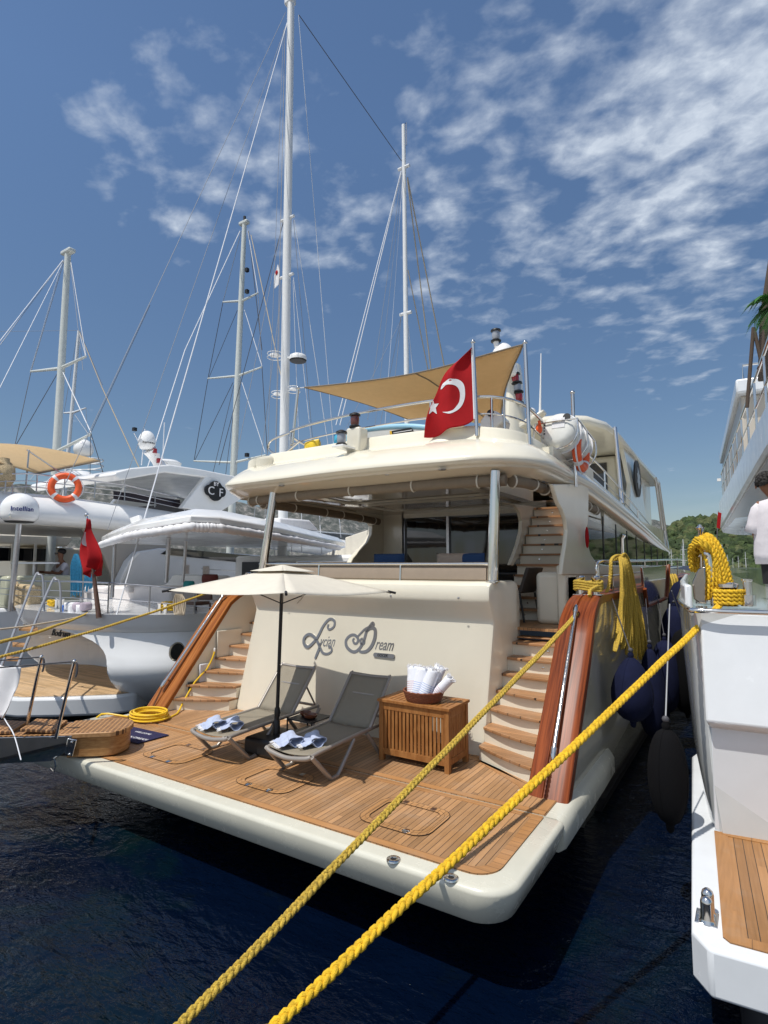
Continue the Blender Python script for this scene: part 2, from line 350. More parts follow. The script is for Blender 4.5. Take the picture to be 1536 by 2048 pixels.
# ================================================================== setting
CX = -4.6; DZ = .75
def mir(v): return Vector((2*CX - v[0], v[1], v[2]))
def build_water():
    m = bpy.data.materials.new('sea_water'); m.use_nodes = True; nt = m.node_tree; L = nt.links.new
    p = nt.nodes['Principled BSDF']; p.inputs['Roughness'].default_value = .035; p.inputs['IOR'].default_value = 1.333
    g = nt.nodes.new('ShaderNodeNewGeometry')
    def noise(sc, st, det=3, rot=0, rough=.55):
        mp = nt.nodes.new('ShaderNodeMapping'); mp.inputs['Scale'].default_value = st; mp.inputs['Rotation'].default_value = (0, 0, radians(rot)); L(g.outputs['Position'], mp.inputs[0])
        n = nt.nodes.new('ShaderNodeTexNoise'); n.inputs['Scale'].default_value = sc; n.inputs['Detail'].default_value = det; n.inputs['Roughness'].default_value = rough
        n.inputs['Distortion'].default_value = .6; L(mp.outputs[0], n.inputs['Vector']); return n.outputs[0]
    a = noise(1.25, (1, 1.9, 1), 5, 24); b = noise(5.2, (1, 2.1, 1), 3, 33); c = noise(15, (1, 1.6, 1), 2, 10)
    def M(op, x, y):
        n = nt.nodes.new('ShaderNodeMath'); n.operation = op
        for i, v in enumerate((x, y)):
            if isinstance(v, (int, float)): n.inputs[i].default_value = v
            else: L(v, n.inputs[i])
        return n.outputs[0]
    h = M('ADD', M('ADD', M('MULTIPLY', a, 1.0), M('MULTIPLY', b, .32)), M('MULTIPLY', c, .09))
    bp = nt.nodes.new('ShaderNodeBump'); bp.inputs['Strength'].default_value = .5; bp.inputs['Distance'].default_value = .13; L(h, bp.inputs['Height']); L(bp.outputs[0], p.inputs['Normal'])
    # clear water over a deep bottom: navy, with greener and browner patches of the bottom showing through
    r = nt.nodes.new('ShaderNodeValToRGB'); L(noise(.42, (1, 1, 1), 6, 0, .65), r.inputs[0])
    e = r.color_ramp.elements; e[0].position = .36; e[0].color = (.0005, .0027, .0105, 1); e[1].position = .68; e[1].color = (.0014, .0085, .0115, 1)
    x = r.color_ramp.elements.new(.53); x.color = (.0006, .0035, .0135, 1)
    r2 = nt.nodes.new('ShaderNodeMapRange'); r2.inputs[1].default_value = .56; r2.inputs[2].default_value = .72; L(noise(1.5, (1, 1, 1), 7, 0, .7), r2.inputs[0])
    mx = nt.nodes.new('ShaderNodeMix'); mx.data_type = 'RGBA'; L(M('MULTIPLY', r2.outputs[0], .5), mx.inputs['Factor']); L(r.outputs[0], mx.inputs['A']); mx.inputs['B'].default_value = (.004, .007, .005, 1)
    L(mx.outputs['Result'], p.inputs['Base Color'])
    MB().add([(-4000, -300, 0), (4000, -300, 0), (4000, 5000, 0), (-4000, 5000, 0)], [(0, 1, 2, 3)]).build('water', m, origin=(0, 0, 0), smooth=0)['kind'] = 'structure'
build_water()
conc = mat('quay_concrete', (.36, .34, .31), .85, var=.2, vscale=3, bump=.5, bscale=30)
MB().box((-40, -30, -3), (40, .3, .42)).build('quay', conc, origin=(0, 0, 0), smooth=0, bevel=.03)['kind'] = 'structure'

# ================================================================== the yacht in the middle
Y = thing('yacht', 'large cream motor yacht with teak swim platform and two stern staircases, in the middle', 'yacht', (CX, 6, 0))
def both(fn):
    fn(lambda v: Vector(v)); fn(mir)
def cap_top(y):
    if y < 6.72: return lerp(.75, 2.26, (y-5.46)/1.26)
    if y < 7.5:
        t = (y-6.72)/.78; return 2.26 + .245*(1-(1-t)**2.3)
    return 2.505 + max(0, y-12)*.012
def beam(y): return 3.08 if y < 20 else 3.08*max(.03, 1-((y-20)/14.5)**2.2)
YS = [5.46, 5.7, 6.0, 6.3, 6.6, 6.72, 6.8, 6.9, 7.0, 7.12, 7.3, 7.5, 8, 9, 10, 12, 14, 16, 18, 20, 23, 26, 29, 32, 34.3]
def hull_wall(tr):
    mb = MB(); rings = []
    for y in YS:
        t = cap_top(y); b = beam(y); x = CX + b; lo = lerp(.52, -.5, smooth(5.9, 7.6, y))
        prof = []
        for k in range(8):
            z = lerp(lo, t, k/7); tum = -.07*smooth(.7, 2.5, z) - .35*smooth(.6, -.6, z)
            prof.append((x+tum, y, z))
        rings.append([tr(p) for p in prof] + [tr((max(CX+.01, x-.33), y, t)), tr((max(CX+.01, x-.33), y, lo))])
    mb.loft(rings); return mb
hull = MB()
for tr in (lambda v: Vector(v), mir):
    q = hull_wall(tr); hull.add(q.v, q.f)
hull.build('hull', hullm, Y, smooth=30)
def boot(tr):
    mb = MB(); rings = []
    for y in YS[10:]:
        x = CX + beam(y); rings.append([tr((x-.26, y, -.6)), tr((x-.055, y, .16)), tr((x-.3, y, .16)), tr((x-.4, y, -.6))])
    mb.loft(rings).build('bottom_paint', antif, Y)
both(boot)
MB().box((-7.4, 5.6, -.5), (-1.85, 5.9, .44)).build('stern_underside', antif, Y, bevel=.1)
MB().box((-7.4, 5.9, -.5), (-1.8, 30, .6)).build('lower_hull', antif, Y)
# mahogany caps with their hand rails
def cap(tr, m):
    mb = MB(); rings = []; ys = [5.43]+YS[1:20]
    for i, y in enumerate(ys):
        a = Vector((0, ys[max(0, i-1)], cap_top(ys[max(0, i-1)]))); b = Vector((0, ys[min(len(ys)-1, i+1)], cap_top(ys[min(len(ys)-1, i+1)])))
        t = (b-a).normalized(); nrm = Vector((0, -t.z, t.y)); c = Vector((0, y, cap_top(y))); x0 = CX + beam(y) - .36; x1 = CX + beam(y) + .035 - .06*smooth(6.4, 7.6, y)
        sec = [(0, -.03), (0, .025), (.012, .036), (.08, .046), (.142, .054), (.15, .036), (.168, .036), (.176, .054), (.24, .047), (.30, .041), (.338, .036), (.362, .022), (.37, -.02), (.365, -.07), (.34, -.07), (.34, -.005)]
        rings.append([tr(c + nrm*h + Vector((x0 + (x1-x0)*w/.37, 0, 0))) for w, h in sec])
    mb.loft(rings).build('coaming_cap', m, Y, smooth=24)
    A = Vector((CX+2.93, 5.72, cap_top(5.72))); B = Vector((CX+2.90, 6.78, cap_top(6.78))); nrm = Vector((0, -.76, .65))*.115
    h = MB().tube([tr(p) for p in (A+nrm, B+nrm)], .021, 12).build('handrail', chrome, Y)
    e = MB()
    for q, s in ((A+nrm, -1), (B+nrm, 1)):
        d = (B-A).normalized()*s; e.tube([tr(q-d*.02), tr(q+d*.04), tr(q+d*.075), tr(q+d*.1)], [.03, .03, .022, .004], 12)
        e.tube([tr(q-d*.06), tr(q-d*.06-nrm*.75)], .014, 8)
    e.build('rail_end', chrome, Y)
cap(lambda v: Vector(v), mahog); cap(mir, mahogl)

# swim platform
def rrect(x0, x1, y0, y1, ra, rb=0.02, n=8, rl=None):
    P = []; rl = ra if rl is None else rl
    for cx, cy, r, a0 in ((x0+rl, y0+rl, rl, pi), (x1-ra, y0+ra, ra, 1.5*pi), (x1-rb, y1-rb, rb, 0), (x0+rb, y1-rb, rb, .5*pi)):
        P += [(cx+r*cos(a0+pi/2*k/n), cy+r*sin(a0+pi/2*k/n)) for k in range(n+1)]
    return P
def slab(x0, x1, y0, y1, ra, z0, z1, rnd=.042, rb=.02):
    rings = []
    for ins, z in [(.10, z0), (.075, z0+.02), (.04, z0+.12), (0, z1-rnd), (rnd*.12, z1-rnd*.62), (rnd*.3, z1-rnd*.3), (rnd*.62, z1-rnd*.08), (rnd, z1)]:
        rings.append([(x, y, z) for x, y in rrect(x0+ins*.5, x1-ins, y0+ins, y1-ins*.2, ra-ins*.4, rb, 8, .12)])
    return MB().loft(rings)
plat = slab(-7.95, -1.42, 3.70, 5.045, .27, .475, DZ).build('swim_platform', gelp, Y, smooth=50)
fx = MB(); 
for tr in (lambda v: Vector(v), mir):
    rings = []
    for y, e in ((5.06, 0), (5.075, .012), (5.46, .012), (5.54, .012), (6.6, .012), (7.2, .0), (7.34, -.05), (7.55, -.27)):
        xo = -1.435+e; rings.append([tr((-2.0, y, .48)), tr((xo-.05, y, .48)), tr((xo, y, .52)), tr((xo, y, .68)), tr((xo-.03, y, .73)), tr((xo-.06, y, .752)), tr((xo-.14, y, .775)), tr((xo-.3, y, .86)), tr((-1.75, y, .86 if y > 5.5 else .748))])
        if y < 5.5: rings[-1] = [tr((-2.0, y, .48)), tr((xo-.05, y, .48)), tr((xo, y, .52)), tr((xo, y, .68)), tr((xo-.03, y, .73)), tr((xo-.06, y, .748)), tr((xo-.14, y, .749)), tr((xo-.3, y, .749)), tr((-2.0, y, .748))]
    fx.loft(rings)
fx.box((-7.3, 5.06, .48), (-1.9, 7.5, .748)); fx.build('side_ledge', gelp, Y, smooth=45)
def sheet(poly, z, name, m, parent=None, th=.004):
    return MB().prism([(x, y, z-th) for x, y in poly], (0, 0, th)).build(name, m, parent or Y, smooth=0)
sheet(rrect(-7.75, -1.59, 3.86, 5.03, .2), DZ+.006, 'teak_planking', teak_deck, th=.01)
sheet([(-7.61, 5.062), (-1.59, 5.062), (-1.59, 5.47), (-1.8, 5.53), (-1.85, 6.4), (-7.35, 6.4), (-7.4, 5.53), (-7.61, 5.47)], DZ+.006, 'teak_planking', teak_deck, th=.012)
# border boards
o = rrect(-7.75, -1.59, 3.86, 5.03, .2); i_ = rrect(-7.66, -1.68, 3.945, 5.03, .14)
mb = MB(); mb.add([(x, y, DZ+.010) for x, y in o] + [(x, y, DZ+.010) for x, y in i_], [(k, (k+1) % len(o), len(o)+(k+1) % len(o), len(o)+k) for k in range(len(o)) if not (k > len(o)//2 and abs(o[k][1]-5.03) < .03 and abs(o[(k+1) % len(o)][1]-5.03) < .03)])
mb.build('teak_border', teak_edge, Y, smooth=0)
for y0, y1 in ((4.955, 5.025), (5.066, 5.14)):
    MB().box((-7.6, y0, DZ+.004), (-1.6, y1, DZ+.0105)).build('teak_border', teak_edge, Y, smooth=0)
MB().box((-1.68, 5.145, DZ+.004), (-1.592, 5.45, DZ+.0105)).build('teak_border', teak_edgex, Y, smooth=0)
for P in ([(-2.63, 6.02), (-2.56, 6.06), (-1.93, 5.64), (-1.84, 5.46), (-1.93, 5.46), (-2.02, 5.58)], [(-2.63, 6.02), (-2.66, 6.13), (-3.9, 6.16), (-3.9, 6.06)], [(-2.63, 6.02), (-2.60, 6.13), (-1.85, 5.70), (-1.93, 5.64)]):
    sheet(P, DZ+.0105, 'teak_border', teak_edgex, th=.006)
# flush hatches
def hatch(cx, cy, hx, hy):
    h = None
    o = rrect(cx-hx, cx+hx, cy-hy, cy+hy, .14, .14, 6); q = rrect(cx-hx+.075, cx+hx-.075, cy-hy+.075, cy+hy-.075, .085, .085, 6); n = len(o)
    mb = MB().add([(x, y, DZ+.0125) for x, y in o]+[(x, y, DZ+.0125) for x, y in q], [(k, (k+1) % n, n+(k+1) % n, n+k) for k in range(n)])
    h = mb.build('deck_hatch', teak_hatch, Y, smooth=0)
    g = MB()
    for R, d in ((o, .0035), (q, .003), (rrect(cx-hx+.04, cx+hx-.04, cy-hy+.04, cy+hy-.04, .11, .11, 6), .0014)):
        c = Vector((cx, cy)); R2 = [tuple(c + (Vector(p)-c)*(1+d/.28)) for p in R]
        g.add([(x, y, DZ+.0145) for x, y in R]+[(x, y, DZ+.0145) for x, y in R2], [(k, (k+1) % n, n+(k+1) % n, n+k) for k in range(n)])
    g.build('seal', black, h, smooth=0)
    for dx in (-.13, .15):
        l = MB().lathe([(.001, .018), (.02, .018), (.03, .014), (.036, .0125)], (cx+dx, cy-hy+.04, DZ), 16); l.box((cx+dx-.022, cy-hy+.034, DZ+.016), (cx+dx+.022, cy-hy+.046, DZ+.021)); l.build('latch', chrome, h)
    for dx in (-.13, .15):
        MB().box((cx+dx-.025, cy+hy-.065, DZ+.0128), (cx+dx+.025, cy+hy-.012, DZ+.0165)).build('hinge', steel, h, smooth=0)
hatch(-2.6, 4.40, .34, .28); hatch(-4.12, 4.42, .34, .28); hatch(-5.62, 4.42, .34, .28)
for px, py in ((787, 1720), (902, 1757)):
    c = at_z(px, py, DZ)
    s_ = MB().lathe([(.02, .002), (.024, .011), (.043, .014), (.052, .009), (.055, .0)], c, 24).build('pole_socket', chrome, Y)
    MB().lathe([(.0005, .008), (.0235, .008)], c, 20, caps=False).build('socket_hole', black, s_)

# transom block between the staircases
def transom():
    mb = MB(); prof = [(6.13, .74), (6.13, .80), (6.49, 2.20), (6.475, 2.26), (6.41, 2.39), (6.37, 2.455), (6.36, 2.49), (6.36, 2.60), (6.375, 2.65), (6.43, 2.685), (6.55, 2.70), (7.30, 2.70), (7.42, 2.66), (7.48, 2.58), (7.5, 2.45), (7.5, .74)]
    xs = [-6.60, -6.585, -6.55, -6.3, -5.8, -5.2, -4.6, -4.0, -3.4, -2.9, -2.67, -2.635, -2.62]; rings = []
    for i, x in enumerate(xs):
        e = {0: .045, 1: .012, len(xs)-1: .045, len(xs)-2: .012}.get(i, 0)
        bow = .07*((x-CX)/2)**2
        rings.append([(x, y + (bow if y < 6.6 else 0) + (e if y < 6.6 else (-e if y > 7 else 0)), z - (e if z > 2.5 else 0)) for y, z in prof])
    mb.loft(rings).build('transom', gel, Y, smooth=33)
transom()
def tr_pt(px, py, off=.0):
    """point on the sloping transom face"""
    # plane through y=6.13 at z=.8 and y=6.50 at z=2.24
    n = Vector((0, -1.44, .37)).normalized(); d = ray(px, py); p0 = Vector((0, 6.16-off, .8)); t = n.dot(p0-EYE)/n.dot(d); return EYE + d*t
lipf = MB()
for k in range(4): lipf.lathe([(.001, .012), (.012, .009), (.016, 0)], Vector((lerp(-5.9, -3.0, k/3), 6.37, 2.5)), 10, Matrix.Rotation(pi/2, 4, 'X'))
lipf.build('screw_cap', steel, Y)
# raised letters of the name: drawn as strokes
def zoomp(x, y): return (560 + x*280/1536, 1200 + y*160/878)
def stroke(pts, w0, w1=None, dep=.035, n=7):
    P = spline([tr_pt(*zoomp(*p), dep) for p in pts], n); m = len(P); w1 = w1 or w0
    nrm = Vector((0, -1.44, .37)).normalized(); L_, R_ = [], []
    for i, p in enumerate(P):
        t = (P[min(m-1, i+1)]-P[max(0, i-1)]).normalized(); sd = t.cross(nrm).normalized(); w = lerp(w0, w1, sin(pi*i/(m-1)))/2
        L_.append(p+sd*w); R_.append(p-sd*w)
    mb = MB(); rings = [[L_[i], R_[i], R_[i]-nrm*.028, L_[i]-nrm*.028] for i in range(m)]
    return mb.loft(rings)
nm = mat('brushed_letters', (.30, .285, .275), .32, metal=.8)
big = MB()
for P, a, b in [
    ([(530, 265), (522, 300), (545, 322), (590, 290), (597, 235), (560, 207), (520, 225), (470, 290), (430, 370), (395, 430), (340, 490), (300, 515), (262, 480), (262, 420), (300, 380), (340, 380), (385, 420), (415, 470), (440, 530), (470, 580), (520, 590), (565, 560), (555, 515), (530, 525)], .026, .042),
    ([(430, 470), (428, 530), (405, 590), (383, 645)], .03, .042),
    ([(815, 420), (800, 440), (815, 475), (845, 470), (855, 425), (820, 385), (770, 390), (725, 440), (730, 510), (780, 560), (830, 565), (880, 520), (920, 440), (950, 340), (985, 285), (1015, 250), (1025, 275), (990, 290), (930, 320), (880, 370), (850, 400)], .026, .042),
    ([(940, 350), (990, 310), (1030, 310), (1045, 350), (1035, 430), (1000, 510), (950, 560), (900, 570), (870, 560)], .03, .05),
    ([(905, 420), (880, 440), (890, 480), (920, 475), (925, 440)], .026, .032)]:
    q = stroke(P, a, b); big.add(q.v, q.f)
nf_n = Vector((0, -1.44, .37)).normalized()
def word(s, x0, y0, x1, y1, size, sq):
    A = tr_pt(*zoomp(x0, y0), .03); B = tr_pt(*zoomp(x1, y1), .03); ux = (B-A).normalized(); uy = nf_n.cross(ux).normalized()
    return text_mb(s, size, lambda x, y, d: A + ux*x + uy*y + nf_n*(d-.03), .03, .35, 'LEFT', sq)
for s, x0, y0, x1, y1, size, sq in (('ycian', 425, 505, 670, 515, .215, .62), ('ream', 1035, 540, 1285, 562, .22, .62)):
    q = word(s, x0, y0, x1, y1, size, sq); big.add(q.v, q.f)
name_o = big.build('name_lettering', nm, Y, smooth=30)
A = tr_pt(*zoomp(1028, 600), .03); B = tr_pt(*zoomp(1262, 622), .03); ux = (B-A).normalized(); uy = nf_n.cross(ux); wd = (B-A).length
pl = MB().prism([A + uy*(.028*sin(a)) + ux*(.03+.028*cos(a)*-1 if k < 9 else wd-.03+.028*-cos(a)) - nf_n*.02 for k, a in enumerate([pi/2-pi*j/8 if False else (-pi/2+pi*j/8) for j in range(9)] + [(pi/2+pi*j/8) for j in range(9)])], nf_n*.035)
pl.build('port_plate', nm, Y, smooth=30)
text_mb('GOCEK', .05, lambda x, y, d: A + ux*(wd*.45+x) + uy*(y-.017) + nf_n*(d+.016), .004, .1, 'CENTER', .95).build('port_lettering', black, Y, smooth=0)

# staircases up to the aft deck
def stairs(tr, xa, xb):
    for k in range(7):
        zt = DZ + .167*(k+1); ya = 5.98 + .195*k + (.06 if k == 0 else 0); sk = -.40*(1-k/6)**1.3; yb = ya + sk
        r = MB(); r.prism([tr((xa, ya+.022, zt-.167-.004)), tr((xb, yb+.022, zt-.167-.004)), tr((xb, 7.7, zt-.171)), tr((xa, 7.7, zt-.171))], (0, 0, .142))
        rs = r.build('riser', gel, Y, smooth=0)
        xm = (xa+xb)/2+.08; ym = lerp(ya, yb, .42)
        MB().lathe([(.001, .014), (.014, .012), (.019, .004), (.019, 0)], tr((xm, ym+.022, zt-.09)), 12, Matrix.Rotation(pi/2, 4, 'X')).build('step_light', chrome, rs)
        P = []
        for j in range(9):
            t = j/8; P.append(tr((lerp(xa, xb, t), lerp(ya, yb, t) - .032*sin(pi*t), zt-.029)))
        P += [tr((xb, yb+.34, zt-.029)), tr((xa, ya+.30, zt-.029))]
        MB().prism(P, (0, 0, .032)).build('tread', teak_step, Y, smooth=0, bevel=.006)
stairs(lambda v: Vector(v), -2.622, -1.87); stairs(mir, -2.605, -1.87)
MB().box((-7.35, 7.36, 2.05), (-1.85, 11.5, 2.085)).build('aft_deck', teak_deck, Y, smooth=0)
for tr in (lambda v: Vector(v), mir):
    MB().prism([tr((-2.62, 7.33, 1.95)), tr((-1.87, 7.33, 1.95)), tr((-1.87, 7.5, 1.95)), tr((-2.62, 7.5, 1.95))], (0, 0, .02)).build('deck_edge', teak_step, Y, smooth=0, bevel=.01)
# stair well cheeks (inside of the wings) and the port utility locker
for tr, mm in ((lambda v: Vector(v), gel), (mir, gel)):
    P = [(-1.872, 5.5, .76)] + [(-1.872, y, cap_top(y)-.03) for y in (5.9, 6.4, 6.72, 6.9, 7.1, 7.4)] + [(-1.872, 9, 2.48), (-1.872, 9, .76)]
    MB().prism([tr(p) for p in P], tr((0.03, 0, 0))-tr((0, 0, 0))).build('stair_cheek', mm, Y, smooth=0)
xl = 2*CX+1.902
lk = MB(); lk.box((xl-.01, 6.42, 1.42), (xl+.014, 6.95, 1.84)); lk.build('locker_door', gel, Y, bevel=.008)
MB().box((xl-.01, 6.08, 1.08), (xl+.018, 6.30, 1.36)).build('shower_door', whitec, Y, bevel=.02)
MB().box((xl-.01, 5.88, .98), (xl+.022, 6.02, 1.12)).build('control_panel', black, Y, bevel=.006)
# cushion band and steel rail on top of the transom
bd = MB(); rings = []
for i in range(13):
    x = lerp(-6.45, -2.75, i/12); b = .07*((x-CX)/2)**2; rings.append([(x, 6.60+b, 2.69), (x, 6.575+b, 2.72), (x, 6.585+b, 2.86), (x, 6.62+b, 2.90), (x, 6.7+b, 2.90), (x, 6.75+b, 2.69)])
bd.loft(rings).build('sofa_back', band, Y)
MB().tube([(lerp(-6.62, -2.62, i/12), 6.585+.07*((lerp(-6.62, -2.62, i/12)-CX)/2)**2, 2.915) for i in range(13)], .021, 12).build('aft_rail', chrome, Y)
for x in (-6.5, -5.35, -3.95, -2.72):
    b = .07*((x-CX)/2)**2; MB().tube([(x, 6.57+b, 2.69), (x, 6.585+b, 2.915)], .014, 10).build('rail_post', chrome, Y)
# steel pillars
for tr in (lambda v: Vector(v), mir):
    p = MB(); p.tube([tr((-2.66, 6.62, 2.68)), tr((-2.60 if tr is not mir else -2.90, 6.62, 4.06))], .066, 24); p.build('pillar', chrome, Y)
    MB().lathe([(.09, 0), (.09, .012), (.066, .02)], tr((-2.66, 6.62, 2.695)), 24).build('pillar_foot', chrome, Y)

# upper deck (flybridge deck) with its overhang
def outline():
    P = []; xr = -2.06
    for y in (20.5, 19, 17, 15, 13, 11, 9.5, 8.4): P.append((xr - .004*max(0, y-12)**2*.25, y, .38, .66))
    for k in range(0, 11):
        a = pi/2*k/10; P.append((xr-1.05+1.05*cos(a)**.9, 7.45-1.15*sin(a)**.9, lerp(.38, 1, smooth(0, 1, k/10)), lerp(.66, 1, k/10)))
    for x in (-3.5, -4.05, -4.6): P.append((x, 6.3 - .13*(1-((x-CX)/1.5)**2), 1, 1))
    Q = [(2*CX-p[0], p[1], p[2], p[3]) for p in P[::-1][1:3]]
    for k in range(10, -1, -1):
        a = pi/2*k/10; Q.append((-6.86-.52*cos(a)**.9, 6.86-.56*sin(a)**.9 + .0, lerp(.38, 1, smooth(0, 1, k/10)), lerp(.66, 1, k/10)))
    for p in P[7::-1]: Q.append((2*CX-p[0]-.08, p[1], p[2], p[3]))
    return P + Q
OUT = outline(); NO = len(OUT)
def sheer(y): return -.082*max(0, y-9.8)
def out_ring(ins, z):
    """ins = inward distance, z = height; both scaled along the sides where the moulding is lower"""
    R = []
    for i, (x, y, sw, sh) in enumerate(OUT):
        a = OUT[max(0, i-1)]; b = OUT[min(NO-1, i+1)]; t = Vector((b[0]-a[0], b[1]-a[1])).normalized(); n = Vector((t.y, -t.x))
        if n.dot(Vector((CX-x, 11-y))) < 0: n = -n
        d = ins*(sw if ins > 0 else 1); zz = z
        if z > 4.2: zz = 4.2 + (z-4.2)*sh
        R.append((x+n.x*d, y+n.y*d, zz+sheer(y)))
    return R
def open_loft(secs):
    mb = MB(); rings = [out_ring(a, z) for a, z in secs]; mb.loft(rings, closed=False, caps=False); return mb
open_loft([(.42, 4.02), (.40, 4.06), (.20, 4.10), (.07, 4.135), (.025, 4.15), (.0, 4.18), (0, 4.21), (.03, 4.25), (.12, 4.33), (.30, 4.45), (.50, 4.545), (.66, 4.59), (.72, 4.61), (.745, 4.65), (.76, 4.76), (.785, 4.80), (.84, 4.815), (.93, 4.80), (.96, 4.77), (.97, 4.5)]).build('upper_deck', gel, Y, smooth=38)
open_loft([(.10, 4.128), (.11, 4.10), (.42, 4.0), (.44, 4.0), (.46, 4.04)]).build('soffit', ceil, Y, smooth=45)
def clip(P, ax, v, keep_less):
    out = []
    for i, p in enumerate(P):
        q = P[(i+1) % len(P)]; ip = (p[ax] <= v) == keep_less; iq = (q[ax] <= v) == keep_less
        if ip: out.append(Vector(p))
        if ip != iq: t = (v-p[ax])/(q[ax]-p[ax]); out.append(Vector(p).lerp(Vector(q), t))
    return out
def deck_with_well(R, th):
    # the deck is open over the inner staircase
    R = [Vector(p) for p in R]; mb = MB(); y0, y1, x0, x1 = 7.75, 10.1, -3.25, -2.22
    mid = clip(clip(R, 1, y0, False), 1, y1, True)
    for P in (clip(R, 1, y0, True), clip(R, 1, y1, False), clip(mid, 0, x0, True), clip(mid, 0, x1, False)):
        if len(P) > 2: mb.add(P, [tuple(range(len(P)))])
    return mb
fl = deck_with_well(out_ring(.95, 4.5), 0); fl.build('upper_floor', gel, Y, smooth=0)
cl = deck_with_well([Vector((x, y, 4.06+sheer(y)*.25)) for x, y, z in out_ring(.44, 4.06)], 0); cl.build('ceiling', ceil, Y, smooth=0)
for a, b in (((-3.25, 7.72, 4.05), (-2.22, 7.75, 4.52)), ((-3.28, 7.72, 4.05), (-3.25, 10.1, 4.52)), ((-2.22, 7.72, 4.05), (-2.19, 10.1, 4.52))): MB().box(a, b).build('stair_well_rim', gel, Y, smooth=0)
# recessed ceiling mouldings and lamps under the overhang
for a, b, y0, y1 in ((-6.3, -3.4, 7.3, 8.7), (-6.4, -3.45, 8.95, 10.4)):
    P = rrect(a, b, y0, y1, .25, .25, 6); Q = rrect(a+.09, b-.09, y0+.09, y1-.09, .2, .2, 6); n = len(P)
    MB().add([(x, y, 4.055) for x, y in P]+[(x, y, 4.022) for x, y in Q]+[(x, y, 4.05) for x, y in rrect(a+.16, b-.16, y0+.16, y1-.16, .15, .15, 6)], [(k, (k+1) % n, n+(k+1) % n, n+k) for k in range(n)]+[(n+k, n+(k+1) % n, 2*n+(k+1) % n, 2*n+k) for k in range(n)]).build('ceiling_moulding', gel, Y, smooth=30)
for x in (-6.6, -5.3, -3.9, -2.7):
    for y in (7.0, 8.82, 10.6): MB().lathe([(.001, 4.046), (.05, 4.044), (.06, 4.058)], (x, y, 0), 14).build('downlight', steel, Y)
for x in (-5.9, -4.9, -4.0, -3.2):
    MB().lathe([(.001, 0), (.045, .002), (.05, .012)], (x, 6.36, 4.085), 14).build('downlight', steel, Y)
# rolled sun blinds hung under the edge, with straps
def blind_roll(path, straps, r=.075):
    b_ = MB().tube(spline(path, 6), r, 14).build('rolled_blind', blind, Y)
    P = spline(path, 12)
    for t in straps:
        i = int(t*(len(P)-2)); a = P[i]; d = (P[i+1]-P[i]).normalized(); u = d.cross(Vector((0, 0, 1))).normalized(); w = u.cross(d)
        MB().tube([a + (u*cos(q*pi/8)+w*sin(q*pi/8))*(r+.006) for q in range(16)], .011, 6, closed=True).build('strap', canvas, b_)
blind_roll([(-6.95, 6.75, 3.95), (-6.2, 6.67, 3.96), (-5.2, 6.62, 3.965), (-4.2, 6.62, 3.965), (-3.2, 6.66, 3.96), (-2.5, 6.72, 3.95)], (.02, .1, .3, .5, .7, .9, .98))
blind_roll([(-2.48, 6.85, 3.95), (-2.36, 7.1, 3.95), (-2.32, 7.6, 3.94)], (.1, .7))
blind_roll([(-2.30, 7.65, 3.93), (-2.27, 8.4, 3.92), (-2.27, 9.5, 3.90), (-2.27, 10.6, 3.86)], (.02, .2, .45, .52, .6, .8, .96))
blind_roll([mir(v) for v in ((-2.30, 7.0, 3.93), (-2.27, 8.4, 3.92), (-2.27, 9.5, 3.90), (-2.27, 10.6, 3.86))], (.02, .2, .45, .6, .8, .96))
# ---- saloon and deckhouse
MB().box((-7.3, 11.0, 2.08), (-6.5, 11.15, 4.06)).build('saloon_wall', gel, Y, smooth=0)
MB().box((-6.5, 11.06, 2.08), (-3.3, 11.1, 4.0)).build('saloon_door', glass, Y, smooth=0)
for x in (-6.52, -5.42, -4.35, -3.32): MB().box((x-.03, 11.0, 2.08), (x+.03, 11.055, 4.06)).build('door_frame', steel, Y, smooth=0)
MB().box((-6.5, 10.98, 3.94), (-3.3, 11.056, 4.05)).build('door_header', gel, Y, smooth=0)
def side_poly(pts, x, th, name, m, bev=.02): return MB().prism([at_x(px, py, x) for px, py in pts], (th, 0, 0)).build(name, m, Y, bevel=bev, seg=3)
# curved side walls carrying the overhang
side_poly([(1106, 968), (1116, 1004), (1124, 1018), (1132, 1038), (1135, 1060), (1132, 1090), (1127, 1120), (1124, 1150), (1236, 1150), (1215, 1130), (1194, 1126), (1182, 1108), (1174, 1080), (1174, 1058), (1177, 1038), (1178, 968)], -2.10, -.06, 'side_wall', gel)
P = [at_x(px, py, -7.05) for px, py in [(724, 1030), (738, 1040), (745, 1052), (744, 1068), (735, 1085), (720, 1100), (706, 1116), (690, 1150)]]
P += [Vector((-7.05, 11.2, 2.05)), Vector((-7.05, 11.2, P[0].z+.12)), Vector((-7.05, P[0].y-.4, P[0].z+.12))]
MB().prism(P, (-.12, 0, 0)).build('side_wall', gel, Y, bevel=.02, seg=3)
a0 = at_x(1177, 1037, -2.12)
win = MB().prism([(-2.14, a0.y, a0.z), (-2.14, a0.y-.25, 3.3), (-2.14, a0.y+.1, 3.0), (-2.14, a0.y+.7, 2.9), (-2.14, 20, 2.9), (-2.14, 20, 3.3)], (-.02, 0, 0)).build('side_window', glass, Y, smooth=0)
for k in range(9): MB().box((-2.145, a0.y+1.1+k*1.15, 2.9), (-2.13, a0.y+1.16+k*1.15, 3.75-.07*k)).build('window_mullion', black, win, smooth=0)
MB().box((-2.25, 7.9, 2.08), (-2.12, 20, 2.9)).build('lower_side_wall', gel, Y, bevel=.03)
MB().box((-2.56, 7.95, 2.08), (-2.12, 8.5, 2.80)).build('stair_newel', gel, Y, bevel=.07, seg=4)
MB().box((-7.1, 7.9, 2.08), (-7.0, 20, 2.9)).build('lower_side_wall', gel, Y, bevel=.03)
